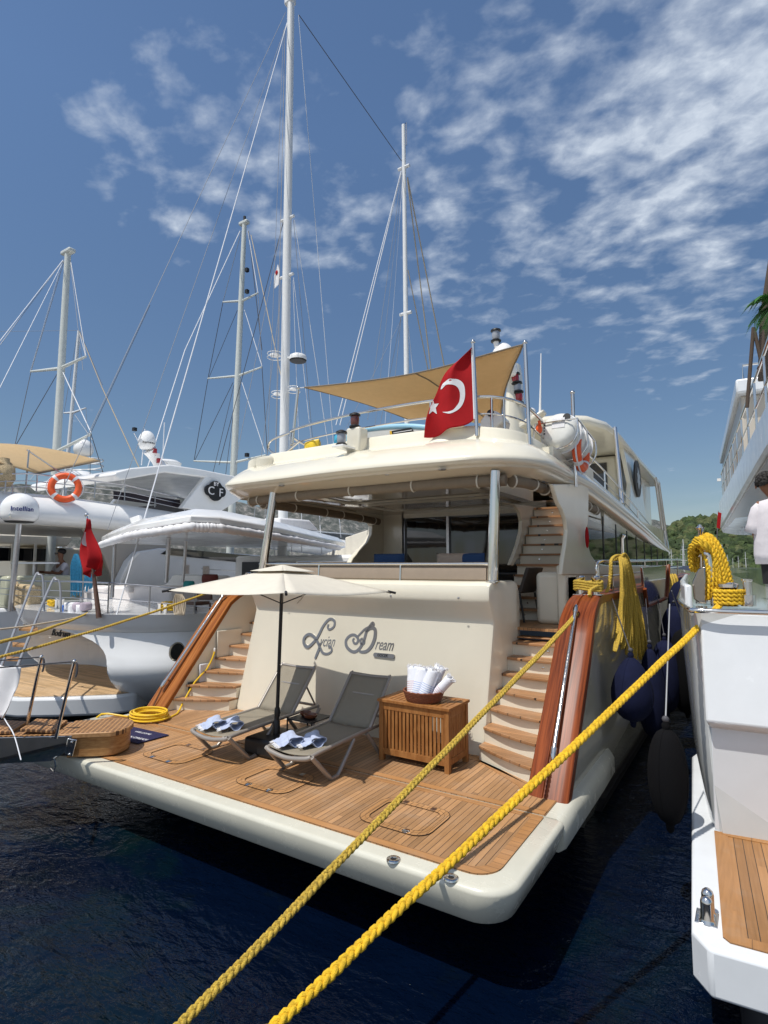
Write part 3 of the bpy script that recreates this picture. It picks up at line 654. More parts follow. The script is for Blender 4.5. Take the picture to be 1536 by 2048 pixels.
MB().box((-7.0, 11.2, 2.08), (-2.26, 20, 4.0)).build('saloon_block', gel, Y, smooth=0)
# ensign-marked dinghy flag folded at the window
MB().ball(at_x(1174, 1075, -2.05), .11, sq=(.25, .4, 1.5)).build('window_pennant', redm, Y)
# inner staircase to the upper deck
for k in range(11):
    z = 2.09 + .165*(k+1); y = 8.32 + .158*k
    r = MB().box((-3.18, y+.03, z-.165), (-2.26, 10.9, z-.03)).build('riser', gel, Y, smooth=0)
    P = [(lerp(-3.18, -2.26, j/8), y - .04*sin(pi*j/8), z-.03) for j in range(9)] + [(-2.26, y+.26, z-.03), (-3.18, y+.26, z-.03)]
    MB().prism(P, (0, 0, .032)).build('tread', teak_step, Y, smooth=0)
    for x in (-2.86, -2.42): MB().lathe([(.001, .012), (.013, .01), (.017, 0)], (x, y+.03, z-.09), 10, Matrix.Rotation(pi/2, 4, 'X')).build('step_light', chrome, r)
P = [at_x(px, py, -3.2) for px, py in [(1003, 1005), (1030, 1010), (1040, 1025), (1044, 1042), (1043, 1062), (1036, 1090), (1028, 1112), (1021, 1130), (1026, 1132), (1034, 1118)]]
MB().prism(P + [Vector((-3.2, P[-1].y+.7, P[-1].z)), Vector((-3.2, P[-1].y+1.5, P[0].z+.1))], (-.06, 0, 0)).build('stair_side', gel, Y, bevel=.015)
# upper saloon under the hard top, arch pylon, domes and lanterns
ht = MB(); rings = []
for ins, z in [(.35, 6.20), (.06, 6.22), (0, 6.28), (.0, 6.34), (.08, 6.43), (.3, 6.5), (.8, 6.56)]:
    R = []
    for x, y in [(-2.85, 25), (-2.8, 20), (-2.72, 16), (-2.78, 14.6), (-3.05, 13.75), (-3.6, 13.3), (-4.6, 13.2), (-5.6, 13.3), (-6.15, 13.75), (-6.42, 14.6), (-6.48, 16), (-6.4, 20), (-6.35, 25)]:
        c = Vector((-4.6, 17)); d = (c-Vector((x, y))).normalized()*ins; R.append((x+d.x, y+d.y, z - .02*max(0, y-16)))
    rings.append(R)
ht.loft(rings).build('hard_top', gel, Y, smooth=45)
MB().box((-6.1, 17.5, 4.2), (-3.1, 24, 6.1)).build('upper_saloon', gel, Y, bevel=.1)
MB().box((-5.6, 17.46, 4.4), (-3.4, 17.49, 5.9)).build('upper_window', glass, Y, smooth=0)
P = [at_x(px, py, -2.75) for px, py in [(1242, 905), (1252, 915), (1262, 1010), (1244, 984), (1228, 1000), (1238, 960)]]
MB().prism([(-2.85, 17.0, 6.22), (-2.85, 19.6, 6.15), (-2.7, 19.9, 4.1), (-2.62, 16.2, 4.2), (-2.66, 16.5, 4.55), (-2.72, 17.2, 5.2)], (-.12, 0, 0)).build('hard_top_support', gel, Y, bevel=.02)
em = MB().prism([Vector((-2.72, 18.2+.55*cos(a), 5.45+.55*sin(a))) for a in [2*pi*k/18 for k in range(18)]], (.05, 0, 0)).build('emblem', black, Y)
MB().prism([Vector((-2.665, 18.2+.3*cos(a)*(1 if k % 2 else .6), 5.45+.36*sin(a)*(1 if k % 2 else .6))) for k, a in enumerate([2*pi*k/16 for k in range(16)])], (.01, 0, 0)).build('emblem_figure', steel, em)
p0 = at_x(1110, 690, -2.75)
for a, b in (((-2.62, 14.6, 6.25), (-2.4, 13.9, 4.3)), ((-2.85, 23.5, 6.2), (-2.62, 23.5, 3.4)), ((-2.85, 24.4, 6.1), (-2.62, 24.4, 3.4))): MB().tube([a, b], .05, 12).build('hard_top_pole', chrome, Y)
MB().prism([at_x(1262, 945, -2.9), at_x(1283, 966, -2.9), at_x(1283, 978, -2.9), at_x(1262, 975, -2.9)], (.01, 0, 0)).build('fore_shade', tanc, Y, smooth=0)
ar = MB(); rings = []
for z, hw, hd, yo in ((4.6, .30, .55, 0), (5.6, .24, .48, .05), (6.6, .17, .38, .1), (7.2, .13, .3, .15), (7.4, .1, .2, .18)):
    c = Vector((-4.25, 12.0+yo, z)); rings.append([c+Vector((hw*cos(2*pi*k/16), hd*sin(2*pi*k/16), 0)) for k in range(16)])
ar.loft(rings).build('radar_arch', gel, Y)
we = at_y(1090, 824, 12.05); MB().loft([[Vector((-4.25, 12.05, 5.82))+Vector((0, .26*a, .07*b)) for a, b in ((-1, -1), (1, -1), (1, 1), (-1, 1))], [we+Vector((0, .12*a, .035*b)) for a, b in ((-1, -1), (1, -1), (1, 1), (-1, 1))]]).build('arch_arm', gel, Y, bevel=.02)
MB().prism([(-4.25, 11.6, 5.35), (-4.25, 12.4, 5.35), (-4.25, 12.5, 5.5), (-4.25, 11.6, 5.5)], (-1.3, 0, .2)).build('arch_arm', gel, Y, bevel=.03)
def dome(c, r, parent, h=1.25, name='satellite_dome', m=None):
    pr = [(.001, -r*h*.55), (r*.55, -r*h*.55), (r*.8, -r*h*.48), (r*.97, -r*h*.2), (r, 0)] + [(max(.001, r*cos(a)), r*h*.8*sin(a)) for a in [pi/2*k/8 for k in range(1, 9)]]
    return MB().lathe(pr, c, 24, caps=False).build(name, m or gelw, parent, smooth=60)
dome(at_y(1006, 712, 12.2), .25, Y, 1.5); dome(at_y(1017, 738, 11.7), .19, Y, 1.6)
def lantern(c, s, parent, lens, name='nav_light'):
    c = Vector(c); b_ = MB().lathe([(.0, 0), (.07*s, 0), (.075*s, .02*s), (.06*s, .03*s), (.055*s, .035*s)], c, 16)
    b_.lathe([(.055*s, .155*s), (.075*s, .16*s), (.07*s, .18*s), (.03*s, .2*s), (.001, .2*s)], c, 16); o = b_.build(name, black, parent)
    MB().lathe([(.05*s, .034*s), (.058*s, .06*s), (.058*s, .13*s), (.05*s, .156*s)], c, 16).build('lens', lens, o)
    return o
lr = mat('red_lens', (.35, .01, .015), .08, coat=.6, rvar=.03); lc = mat('clear_lens', (.32, .34, .38), .06, coat=.8, rvar=.03); la = mat('amber_lens', (.12, .03, .02), .08, coat=.6)
for (px, py), ln in (((1030, 772), lr), ((1034, 790), lc), ((1037, 808), lr)):
    lantern(at_y(px, py, 11.9) , 1.6, Y, ln)
    MB().box(at_y(px-2, py+3, 11.95)-Vector((.12, .05, .02)), at_y(px-2, py+3, 11.95)+Vector((.12, .15, .03))).build('light_bracket', gelw, Y, bevel=.01)
t0 = at_y(997, 712, 12.05); t1 = at_y(992, 684, 12.05)
MB().tube([t0, t1], [.035, .07], 12).build('light_mast', gelw, Y); lantern(t1, 1.6, Y, lc)
MB().tube([at_y(1080, 828, 12.05), at_y(1081, 775, 12.05), at_y(1082, 707, 12.05)], [.03, .018, .01], 8).build('whip_antenna', gelw, Y)
MB().lathe([(.05, 0), (.06, .03), (.11, .12), (.1, .2), (.05, .24), (.001, .24)], at_y(1062, 838, 12.05), 16).build('gps_antenna', gelw, Y)
# lantern pair on the coaming, on their post
MB().box((-4.97, 6.72, 4.55), (-4.72, 6.95, 4.93)).build('lantern_post', gel, Y, bevel=.03)
lantern((-4.85, 6.78, 4.93), 1.15, Y, la); lantern((-4.90, 6.52, 4.62), 1.15, Y, lc)
MB().box((-5.0, 6.42, 4.59), (-4.8, 6.8, 4.62)).build('light_bracket', gelw, Y, bevel=.005)
# flybridge rails
def railing(path, posts, r=.019, mid=None, parent=Y, down=.42, name='guard_rail', m=chrome):
    P = spline(path, 8); rl = MB().tube(P, r, 10).build(name, m, parent)
    if mid:
        for h in mid: MB().tube([p-Vector((0, 0, h)) for p in P], r*.6, 8).build('mid_rail', m, parent)
    for t in posts:
        p = P[int(t*(len(P)-1))]; MB().tube([p, p-Vector((0, 0, down))], r*.85, 8).build('rail_post', m, parent)
ra = [(-6.62, 8.2, 5.0), (-6.68, 7.6, 5.1), (-6.55, 7.25, 5.17), (-6.2, 7.12, 5.19), (-5.4, 7.02, 5.21), (-4.6, 7.0, 5.22), (-3.8, 7.02, 5.22), (-3.1, 7.12, 5.20), (-2.75, 7.25, 5.17), (-2.52, 7.5, 5.1), (-2.42, 7.9, 4.98), (-2.38, 8.3, 4.85)]
railing(ra, (.2, .42, .56, .7, .74), .022, (.24,), down=.44)
MB().tube(spline([(-6.55, 7.25, 5.17), (-6.9, 7.15, 5.05), (-6.98, 7.2, 4.9), (-6.6, 7.12, 4.78), (-6.2, 7.1, 4.95)], 8), .02, 10).build('rail_loop', chrome, Y)
railing([(-2.4, 9.6, 4.95), (-2.36, 11, 4.85), (-2.38, 13, 4.68), (-2.45, 16, 4.42), (-2.6, 20, 4.1)], (0, .2, .4, .6, .8, 1), .018, (.22,), down=.5)
railing([mir(v) for v in ((-2.4, 8.6, 4.95), (-2.36, 11, 4.85), (-2.38, 13, 4.68), (-2.45, 16, 4.42), (-2.6, 20, 4.1))], (0, .2, .4, .6, .8, 1), .018, (.22,), down=.5)
for a, b in (((1050, 685), (1057, 842)), ((1145, 785), (1150, 930)), ((596, 776), (584, 890))):
    y = 8.3 if a[0] == 1145 else 7.25; A_ = at_y(*a, y); B_ = at_y(*b, y); B_ = B_ + (B_-A_).normalized()*.32; MB().tube([A_, B_], .026, 12).build('shade_pole', chrome, Y); MB().ball(A_, .035).build('pole_cap', chrome, Y)
MB().box((-3.75, 6.95, 4.78), (-3.2, 7.05, 4.93)).build('step_panel', gel, Y, bevel=.01)
# davit (white crane) on the upper deck
MB().prism([at_y(px, py, 7.9) for px, py in [(958, 868), (960, 840), (975, 822), (990, 820), (1010, 838), (996, 850), (985, 866)]], (0, .25, 0)).build('davit', gelw, Y, bevel=.03)
MB().lathe([(.001, .02), (.05, .018), (.055, 0)], at_y(981, 826, 7.88), 16, Matrix.Rotation(pi/2, 4, 'X')).build('davit_pivot', black, Y)
MB().prism([at_y(px, py, 8.2) for px, py in [(988, 868), (998, 835), (1012, 842), (1006, 868)]], (0, .2, 0)).build('locker_box', steel, Y, bevel=.01)
# bollards on the starboard coaming, fairlead panel, side rails
def bitts(c, parent, s=1., axis=Vector((1, 0, 0))):
    c = Vector(c); base = MB(); base.box(c+Vector((-.18, -.09, 0))*s, c+Vector((.18, .09, .015))*s); o = base.build('bollard', chrome, parent, bevel=.005)
    for k in (-1, 1): MB().lathe([(.045*s, .0), (.045*s, .19*s), (.058*s, .21*s), (.06*s, .235*s), (.045*s, .25*s), (.001, .252*s)], c+axis*(.095*k*s), 20).build('bollard_post', chrome, o)
bitts((-1.70, 7.35, 2.53), Y, .95)
railing([(-1.64, 7.62, 2.52), (-1.66, 7.66, 2.75), (-1.66, 7.75, 2.93), (-1.66, 8.6, 2.95), (-1.66, 9.6, 2.96)], (.5, .75, 1), .022, (.2,), down=.44)
railing([(-1.66, 9.6, 2.96), (-1.66, 12, 2.98), (-1.68, 15, 3.02), (-1.7, 19, 3.06)], (.1, .3, .5, .7, .9), .022, (.2,), down=.44)
MB().tube([(-1.66, 9.35, 2.5), (-1.63, 9.33, 3.3), (-1.6, 9.32, 3.36)], .03, 10).build('rope_post', chrome, Y)
fr = MB().prism([(-1.54, 10.6, 2.86), (-1.54, 10.8, 2.2), (-1.54, 13.6, 2.2), (-1.54, 14.2, 2.9)], (-.05, 0, 0)).build('fairlead_plate', chrome, Y, bevel=.01)
tr_ = MB(); tr_.tube([(-1.53, 10.6, 2.5), (-1.53, 10.8, 2.2), (-1.53, 13.6, 2.2), (-1.53, 14.0, 2.6), (-1.53, 14.2, 2.9)], .035, 8); tr_.build('fairlead_trim', mahog, fr)
railing([mir(v) for v in ((-1.66, 8.6, 2.95), (-1.66, 9.6, 2.96), (-1.66, 12, 2.98), (-1.68, 15, 3.02), (-1.7, 19, 3.06))], (0, .3, .5, .7, .9), .022, (.2,), down=.44)
bitts(mir((-1.70, 7.35, 2.53)), Y, .95)
# ================================================================== things on the yacht
sling = mat('taupe_sling_mesh', (.29, .255, .195), .75, alpha=.86, bump=.4, bscale=320, var=.04)
def make_lounger(cx, label):
    t = thing('sun_lounger', label, 'sun lounger', (cx, 5.1, DZ), 'sun loungers side by side on the swim platform')
    z0 = DZ+.30; hw = .285
    fr = MB()
    for s in (-1, 1):
        x = cx+s*hw
        fr.tube(spline([(x, 4.42, z0), (x, 4.6, z0+.012), (x, 5.44, z0+.03), (x, 5.95, z0+.03)], 5), .021, 10)
    fr.tube(spline([(cx-hw, 4.42, z0), (cx-hw*.8, 4.40, z0-.02), (cx, 4.39, z0-.045), (cx+hw*.8, 4.40, z0-.02), (cx+hw, 4.42, z0)], 6), .024, 10)
    fr.tube([(cx-hw, 5.95, z0+.03), (cx+hw, 5.95, z0+.03)], .018, 8)
    fr.build('frame', alu, t)
    for s in (-1, 1):
        for ya, yf, yb in ((4.42, 4.70, 5.12), (5.95, 5.72, 5.36)):
            x = cx+s*(hw+.012); k = 1 if yb > yf else -1
            P = [(x, ya, z0), (x+s*.01, lerp(ya, yf, .5), DZ+.16), (x+s*.015, yf-.01*k, DZ+.035), (x+s*.015, yf+.02*k, DZ+.02), (x+s*.015, yf+.09*k, DZ+.02), (x+s*.015, yf+.13*k, DZ+.035), (x+s*.005, lerp(yf, yb, .7), z0-.12), (x, yb, z0)]
            MB().tube(spline(P, 4), [.024]*8+[.021]*21, 10).build('leg', alu, t)
    def seat(u, v):
        x = cx+lerp(-hw+.02, hw-.02, u); y = lerp(4.43, 5.44, v)
        return (x, y, z0+.012+.018*v - .03*sin(pi*u)*(.4+.6*(1-v)))
    MB().grid(seat, 8, 16).build('seat', sling, t, solid=.006)
    A = Vector((0, 5.44, z0+.03)); B = Vector((0, 5.87, z0+.52))
    def back(u, v):
        p = A.lerp(B, v); return (cx+lerp(-hw+.02, hw-.02, u), p.y+.02*sin(pi*u), p.z-.012*sin(pi*u))
    MB().grid(back, 8, 10).build('backrest', sling, t, solid=.006)
    bf = MB()
    for s in (-1, 1): bf.tube([A+Vector((cx+s*hw, 0, 0)), B+Vector((cx+s*hw, 0, 0)), B+Vector((cx+s*(hw-.02), .02, .012))], .02, 10)
    bf.tube(spline([B+Vector((cx-hw, 0, 0)), B+Vector((cx, .025, -.015)), B+Vector((cx+hw, 0, 0))], 6), .02, 10)
    bf.tube([A.lerp(B, .6)+Vector((cx-hw, .03, 0)), A.lerp(B, .6)+Vector((cx+hw, .03, 0))], .013, 8)
    bf.build('backrest_frame', alu, t)
    sp = MB()
    for s in (-1, 1): sp.tube([A.lerp(B, .6)+Vector((cx+s*hw*.9, .03, 0)), (cx+s*hw*.9, 5.92, z0+.04)], .012, 8)
    sp.build('back_prop', alu, t)
    return t
make_lounger(-5.10, 'taupe sling sun lounger on the far side of the parasol pole, nearer the yellow hose')
make_lounger(-3.95, 'taupe sling sun lounger beside the slatted wooden chest, in front of the parasol base')
def folded_towel(c, a, label):
    t = thing('folded_towel', label, 'towel', c, 'blue towels laid in pairs on the loungers')
    R = Matrix.Rotation(a, 4, 'Z'); c = Vector(c); r = random.Random(int(abs(c.x)*100))
    def roll(u, v):
        an = u*2*pi*1.0; rr = .058 + .012*sin(3*an+v*5) + .006*mnoise.noise(Vector((u*6, v*7, c.x*9)))
        return c + R @ Vector((cos(an)*rr*1.25, (v-.5)*.25, .045 + sin(an)*rr*.8))
    MB().grid(roll, 22, 16).build('roll', bluec, t, solid=.006)
    def flap(u, v):
        return c + R @ Vector((-.05-.12*u, (v-.5)*.25, .012+.045*(1-u)**2 + .012*mnoise.noise(Vector((u*5, v*8, c.y*7)))+.005))
    MB().grid(flap, 10, 14).build('flap', bluec, t, solid=.006)
    fg = MB()
    for k in range(26):
        y = (k/25-.5)*.25; p = c + R @ Vector((-.168, y, .014)); d = R @ Vector((-.035+r.uniform(-.012, .01), r.uniform(-.012, .012), -.008)); fg.tube([p, p+d], .0035, 5)
    fg.build('fringe', whitec, t)
zt = DZ+.315
folded_towel((-5.23, 4.63, zt), radians(62), 'rolled blue towel on the far lounger, the one nearer its left edge')
folded_towel((-5.03, 4.72, zt), radians(55), 'rolled blue towel on the far lounger, the one nearer the parasol')
folded_towel((-4.09, 4.63, zt), radians(62), 'rolled blue towel on the near lounger, the one nearer the parasol base')
folded_towel((-3.88, 4.76, zt), radians(55), 'rolled blue towel on the near lounger, the one nearer the chest')

# parasol
pr = thing('parasol', 'square ivory parasol on a dark pole standing between the two loungers', 'parasol', (-4.73, 5.08, DZ))
top = Vector((-4.62, 5.02, 2.86))
MB().tube([(-4.73, 5.08, DZ+.2), Vector((-4.73, 5.08, DZ+.2)).lerp(top, .5), top], .021, 14).build('pole', black, pr)
pb = MB().box((-4.98, 4.80, DZ+.01), (-4.50, 5.34, DZ+.20)).build('base', black, pr, bevel=.04, seg=3)
MB().lathe([(.04, 0), (.04, .14), (.028, .16), (.028, .2)], (-4.73, 5.08, DZ+.2), 16).build('pole_socket', black, pr)
MB().lathe([(.03, -.05), (.036, 0), (.03, .05)], Vector((-4.73, 5.08, DZ+.2)).lerp(top, .13), 12).build('clamp', black, pr)
cor = [at_y(335, 1181, 3.98), at_y(572, 1186, 4.02), at_y(782, 1184, 5.88), None]; cor[3] = cor[0] + cor[2] - cor[1]
ap = Vector((-4.62, 5.02, 2.868))
def canopy(mb, k, a0, b0, lift=0.):
    A_, B_ = cor[k], cor[(k+1) % 4]; n = 10
    def fn(u, v):
        e = A_.lerp(B_, u); mid = (e-ap); t = lerp(a0, b0, v)
        p = ap + mid*t; p.z += lift - .035*sin(pi*u)*t*t + .02*t*(1-t); inw = (ap-e); inw.z = 0
        p += inw.normalized()*(.055*sin(pi*u)*t*t); return p
    mb.grid(fn, n, n)
for k in range(4):
    m_ = MB(); canopy(m_, k, .16, 1.); m_.build('canopy_panel', canvas, pr, smooth=60, solid=.003)
vc = MB()
for k in range(4): canopy(vc, k, 0.001, .30, .035)
vc.build('vent_cap', canvas, pr, smooth=60, solid=.003)
for k in range(4):
    MB().tube([ap+Vector((0, 0, -.03)), ap.lerp(cor[k], .5)-Vector((0, 0, .015)), cor[k]-Vector((0, 0, .012))], .009, 6).build('rib', black, pr)
    MB().tube([cor[k].lerp(ap, .03), cor[k]+(cor[k]-ap)*.045], .014, 8).build('rib_tip', black, pr)
    MB().tube([Vector((-4.635, 5.03, 2.45)), ap.lerp(cor[k], .5)-Vector((0, 0, .02))], .007, 6).build('strut', black, pr)
tb = MB().tube(spline([(-4.60, 5.05, 2.80), (-4.25, 4.65, 2.70), (-3.98, 4.62, 2.655), (-3.96, 4.62, 2.58), (-4.02, 4.6, 2.5)], 6), .008, 6).build('tie_band', canvas, pr)
MB().tube(spline([(-4.7, 5.0, 2.81), (-5.2, 4.6, 2.70), (-5.6, 4.3, 2.625)], 5), .007, 6).build('tie_band', canvas, pr)

# side table with two bowls
st = thing('side_table', 'small black two tier metal side table behind the parasol pole', 'table', (-4.52, 5.42, DZ))
for z in (DZ+.33, DZ+.17):
    w = .19 if z > DZ+.2 else .17
    MB().box((-4.52-w, 5.42-w, z), (-4.52+w, 5.42+w, z+.014)).build('shelf', black, st, bevel=.003)
for sx in (-1, 1):
    for sy in (-1, 1): MB().tube([(-4.52+sx*.185, 5.42+sy*.185, DZ+.36), (-4.52+sx*.185, 5.42+sy*.185, DZ+.005)], .009, 8).build('leg', black, st)
terra = mat('brown_glazed_bowl', (.15, .045, .018), .3, var=.2, vscale=25, coat=.4)
for x, y, s, w in ((-4.60, 5.44, .07, 'smaller brown bowl at the back of the black side table'), (-4.47, 5.38, .082, 'wider brown bowl at the front of the black side table')):
    b_ = MB().lathe([(.001, .002), (s*.6, .0), (s*.95, .02), (s, .045), (s*.94, .047), (s*.85, .02), (.001, .012)], (x, y, DZ+.345), 20, caps=False)
    tag(b_.build('bowl', terra, origin=(x, y, DZ+.345), smooth=50), w, 'bowl', 'brown bowls on the side table')

# slatted chest
ch = thing('storage_chest', 'slatted teak storage chest against the transom carrying the towel basket', 'chest', (-3.14, 5.73, DZ))
x0, x1, y0, y1, zt = -3.57, -2.71, 5.48, 5.97, DZ+.665
for x in (x0, x1-.055):
    for y in (y0, y1-.055): MB().box((x, y, DZ+.004), (x+.055, y+.055, zt-.03)).build('post', teak_box, ch, bevel=.003)
tp = MB(); tp.box((x0-.015, y0-.015, zt-.03), (x1+.015, y0+.05, zt)); tp.box((x0-.015, y1-.05, zt-.03), (x1+.015, y1+.015, zt)); tp.box((x0-.015, y0+.05, zt-.03), (x0+.05, y1-.05, zt)); tp.box((x1-.05, y0+.05, zt-.03), (x1+.015, y1-.05, zt))
n = 13
for k in range(n):
    xa = x0+.056 + k*(x1-x0-.11)/n; tp.box((xa, y0+.05, zt-.026), (xa+(x1-x0-.11)/n-.011, y1-.05, zt-.003))
tp.build('lid', teak_box, ch, bevel=.003)
for y, d in ((y0+.006, 1), (y1-.03, 1)):
    f = MB(); f.box((x0+.055, y, zt-.11), (x1-.055, y+.024, zt-.031)); f.box((x0+.055, y, DZ+.075), (x1-.055, y+.024, DZ+.14)); 
    n = 16; w = (x1-x0-.11)/n
    for k in range(n): f.box((x0+.055+k*w+.009, y+.004, DZ+.14), (x0+.055+(k+1)*w-.006, y+.019, zt-.11))
    f.build('slat_panel', teak_box, ch, smooth=0, bevel=.002)
for x in (x0+.008, x1-.032):
    f = MB(); f.box((x, y0+.055, zt-.11), (x+.024, y1-.055, zt-.031)); f.box((x, y0+.055, DZ+.075), (x+.024, y1-.055, DZ+.14)); n = 9; w = (y1-y0-.11)/n
    for k in range(n): f.box((x+.004, y0+.055+k*w+.003, DZ+.14), (x+.019, y0+.055+(k+1)*w-.003, zt-.11))
    f.build('slat_panel', teak_box, ch, smooth=0, bevel=.002)
MB().box((x0+.06, y0+.06, DZ+.09), (x1-.06, y1-.06, DZ+.11)).build('floor', teak_box, ch, smooth=0)
bc = Vector((-3.10, 5.66, zt))
wick = mat('brown_wicker', (.22, .065, .025), .55, var=.35, vscale=70, bump=1., bscale=130)
bk = MB()
for k in range(9):
    z = .012+k*.0125; r = .185+.04*(k/8)**.8; bk.tube([bc+Vector((r*cos(a), r*.92*sin(a), z+.003*sin(a*22+k*pi))) for a in [2*pi*j/60 for j in range(60)]], .0085, 6, closed=True)
bk.lathe([(.001, .004), (.18, .004), (.18, .012), (.001, .012)], bc, 24)
tag(bk.build('basket', wick, origin=bc), 'round brown wicker basket full of rolled towels on the chest', 'basket')
def striped(name, c2, dirv, pitch=.022, duty=.3, base=(.74, .76, .82)):
    m = bpy.data.materials.new(name); m.use_nodes = True; nt = m.node_tree; L = nt.links.new; p = nt.nodes['Principled BSDF']; p.inputs['Roughness'].default_value = .95
    g = nt.nodes.new('ShaderNodeTexCoord'); d = nt.nodes.new('ShaderNodeVectorMath'); d.operation = 'DOT_PRODUCT'; L(g.outputs['Object'], d.inputs[0]); d.inputs[1].default_value = Vector(dirv).normalized()
    a = nt.nodes.new('ShaderNodeMath'); a.operation = 'PINGPONG'; L(d.outputs['Value'], a.inputs[0]); a.inputs[1].default_value = pitch/2
    b = nt.nodes.new('ShaderNodeMath'); b.operation = 'LESS_THAN'; L(a.outputs[0], b.inputs[0]); b.inputs[1].default_value = pitch/2*duty
    wv = nt.nodes.new('ShaderNodeMath'); wv.operation = 'SINE'; q = nt.nodes.new('ShaderNodeMath'); q.operation = 'MULTIPLY'; L(d.outputs['Value'], q.inputs[0]); q.inputs[1].default_value = 17; L(q.outputs[0], wv.inputs[0])
    g2 = nt.nodes.new('ShaderNodeMath'); g2.operation = 'GREATER_THAN'; L(wv.outputs[0], g2.inputs[0]); g2.inputs[1].default_value = -.1
    ml = nt.nodes.new('ShaderNodeMath'); ml.operation = 'MULTIPLY'; L(b.outputs[0], ml.inputs[0]); L(g2.outputs[0], ml.inputs[1])
    mx = nt.nodes.new('ShaderNodeMix'); mx.data_type = 'RGBA'; L(ml.outputs[0], mx.inputs['Factor']); mx.inputs['A'].default_value = (*base, 1); mx.inputs['B'].default_value = (*c2, 1); L(mx.outputs['Result'], p.inputs['Base Color'])
    n2 = nt.nodes.new('ShaderNodeTexNoise'); n2.inputs['Scale'].default_value = 160; L(g.outputs['Object'], n2.inputs['Vector']); bb = nt.nodes.new('ShaderNodeBump'); bb.inputs['Strength'].default_value = .8; bb.inputs['Distance'].default_value = .004; L(n2.outputs[0], bb.inputs['Height']); L(bb.outputs[0], p.inputs['Normal'])
    return m
pink = (.62, .40, .42); blu = (.36, .46, .72)
for i, (dx, dy, tx, ty, cc, lab) in enumerate([(-.10, -.05, -.05, .10, pink, 'pink striped towel rolled at the left end of the wicker basket'), (-.045, -.075, .03, .11, blu, 'blue striped towel rolled second from the left in the wicker basket'), (.03, -.08, .10, .10, blu, 'blue striped towel leaning in the middle of the wicker basket, over its front rim'), (.09, -.02, .22, .07, pink, 'pink striped towel with white fringe leaning out at the right of the wicker basket'), (.02, .06, .10, .13, (.6, .65, .8), 'pale blue towel with a white fringe standing at the back of the wicker basket')]):
    a = bc+Vector((dx, dy, .02)); b = bc+Vector((dx+tx, dy+ty, .34 if i != 3 else .26)); t = thing('rolled_towel', lab, 'towel', a, 'rolled towels in the wicker basket')
    d = (b-a).normalized(); u = d.orthogonal().normalized(); w = u.cross(d); R0 = .078 if i != 3 else .058
    def fn(s, v):
        an = s*2*pi*1.9; r = R0*(.5+.5*s) + .005*mnoise.noise(Vector((s*9, v*6, i*3.1))); return a + d*((b-a).length*v) + u*cos(an)*r + w*sin(an)*r
    MB().grid(fn, 44, 10).build('roll', striped('striped_towel', cc, d), t, smooth=60, solid=.005)
    fg = MB(); r = random.Random(i)
    for k in range(46):
        an = 2*pi*k/46; rr = R0*r.uniform(.55, 1.05); p = b + u*cos(an)*rr + w*sin(an)*rr; fg.tube([p-d*.006, p+d*r.uniform(.012, .03)+u*r.uniform(-.018, .018)+w*r.uniform(-.018, .018)], .0036, 5)
    fg.build('fringe', whitec, t)

# hose, mat, gangplank end
def coil(c, r0, turns, rz, rr, seed):
    r = random.Random(seed); P = []
    for k in range(turns*40):
        a = 2*pi*k/40; q = r0*(1 + .16*sin(k*.037+seed) - .10*(k/(turns*40))); P.append(Vector(c) + Vector((q*1.12*cos(a), q*.85*sin(a), rr + .075*abs(sin(k*.021+1))*(.35+k/(turns*40)))))
    return P
P = coil((-7.17, 5.13, DZ+.012), .24, 9, .1, .014, 3)
P = [Vector((-7.97, 4.72, -.2)), Vector((-7.96, 4.74, .3)), Vector((-7.93, 4.78, .66)), Vector((-7.84, 4.84, .80)), Vector((-7.66, 4.94, .79)), Vector((-7.45, 5.02, .775))] + P
P += [Vector((-6.95, 5.22, DZ+.03)), Vector((-7.05, 5.5, DZ+.02)), Vector((-7.22, 5.72, DZ+.09)), Vector((-7.27, 5.98, DZ+.36)), Vector((-7.27, 6.2, DZ+.52)), Vector((-7.28, 6.32, DZ+.68)), Vector((-7.28, 6.36, DZ+.78))]
hs = MB().tube(spline(P, 2), .0135, 8); 
hs = tag(hs.build('hose', hose_m, origin=(-7.17, 5.13, DZ)), 'yellow hose coiled on the platform and running up the port stair wall', 'hose')
MB().lathe([(.013, 0), (.016, .01), (.016, .05), (.01, .06), (.001, .061)], (-7.28, 6.36, DZ+.77), 12).build('nozzle', gelw, hs)
nav = mat('navy_mat', (.014, .012, .06), .9, var=.2, vscale=40, bump=.7, bscale=220)
mt = thing('door_mat', 'navy blue mat with white lettering at the end of the gangplank', 'mat', (-6.7, 4.62, DZ))
C4 = [at_z(*q, DZ+.02) for q in ((262, 1453), (338, 1470), (276, 1487), (226, 1476))]
MB().prism([v-Vector((0, 0, .006)) for v in C4], (0, 0, .010)).build('pile', nav, mt, smooth=0)
ux = (C4[1]-C4[0]).normalized(); uy = Vector((-ux.y, ux.x, 0)); o_ = C4[3].lerp(C4[2], .0)
ux2 = (C4[2]-C4[3]).normalized(); uy2 = Vector((-ux2.y, ux2.x, 0))
for s, sz, f, b in (('LYCIAN DREAM', .072, .30, .5), ('WELCOME', .06, .72, .5)):
    c_ = (C4[3].lerp(C4[0], f)).lerp(C4[2].lerp(C4[1], f), b); text_mb(s, sz, lambda x, y, d: c_ + ux2*x + uy2*(y-.02) + Vector((0, 0, .0045+d)), .002, 0).build('mat_lettering', whitec, mt, smooth=0)
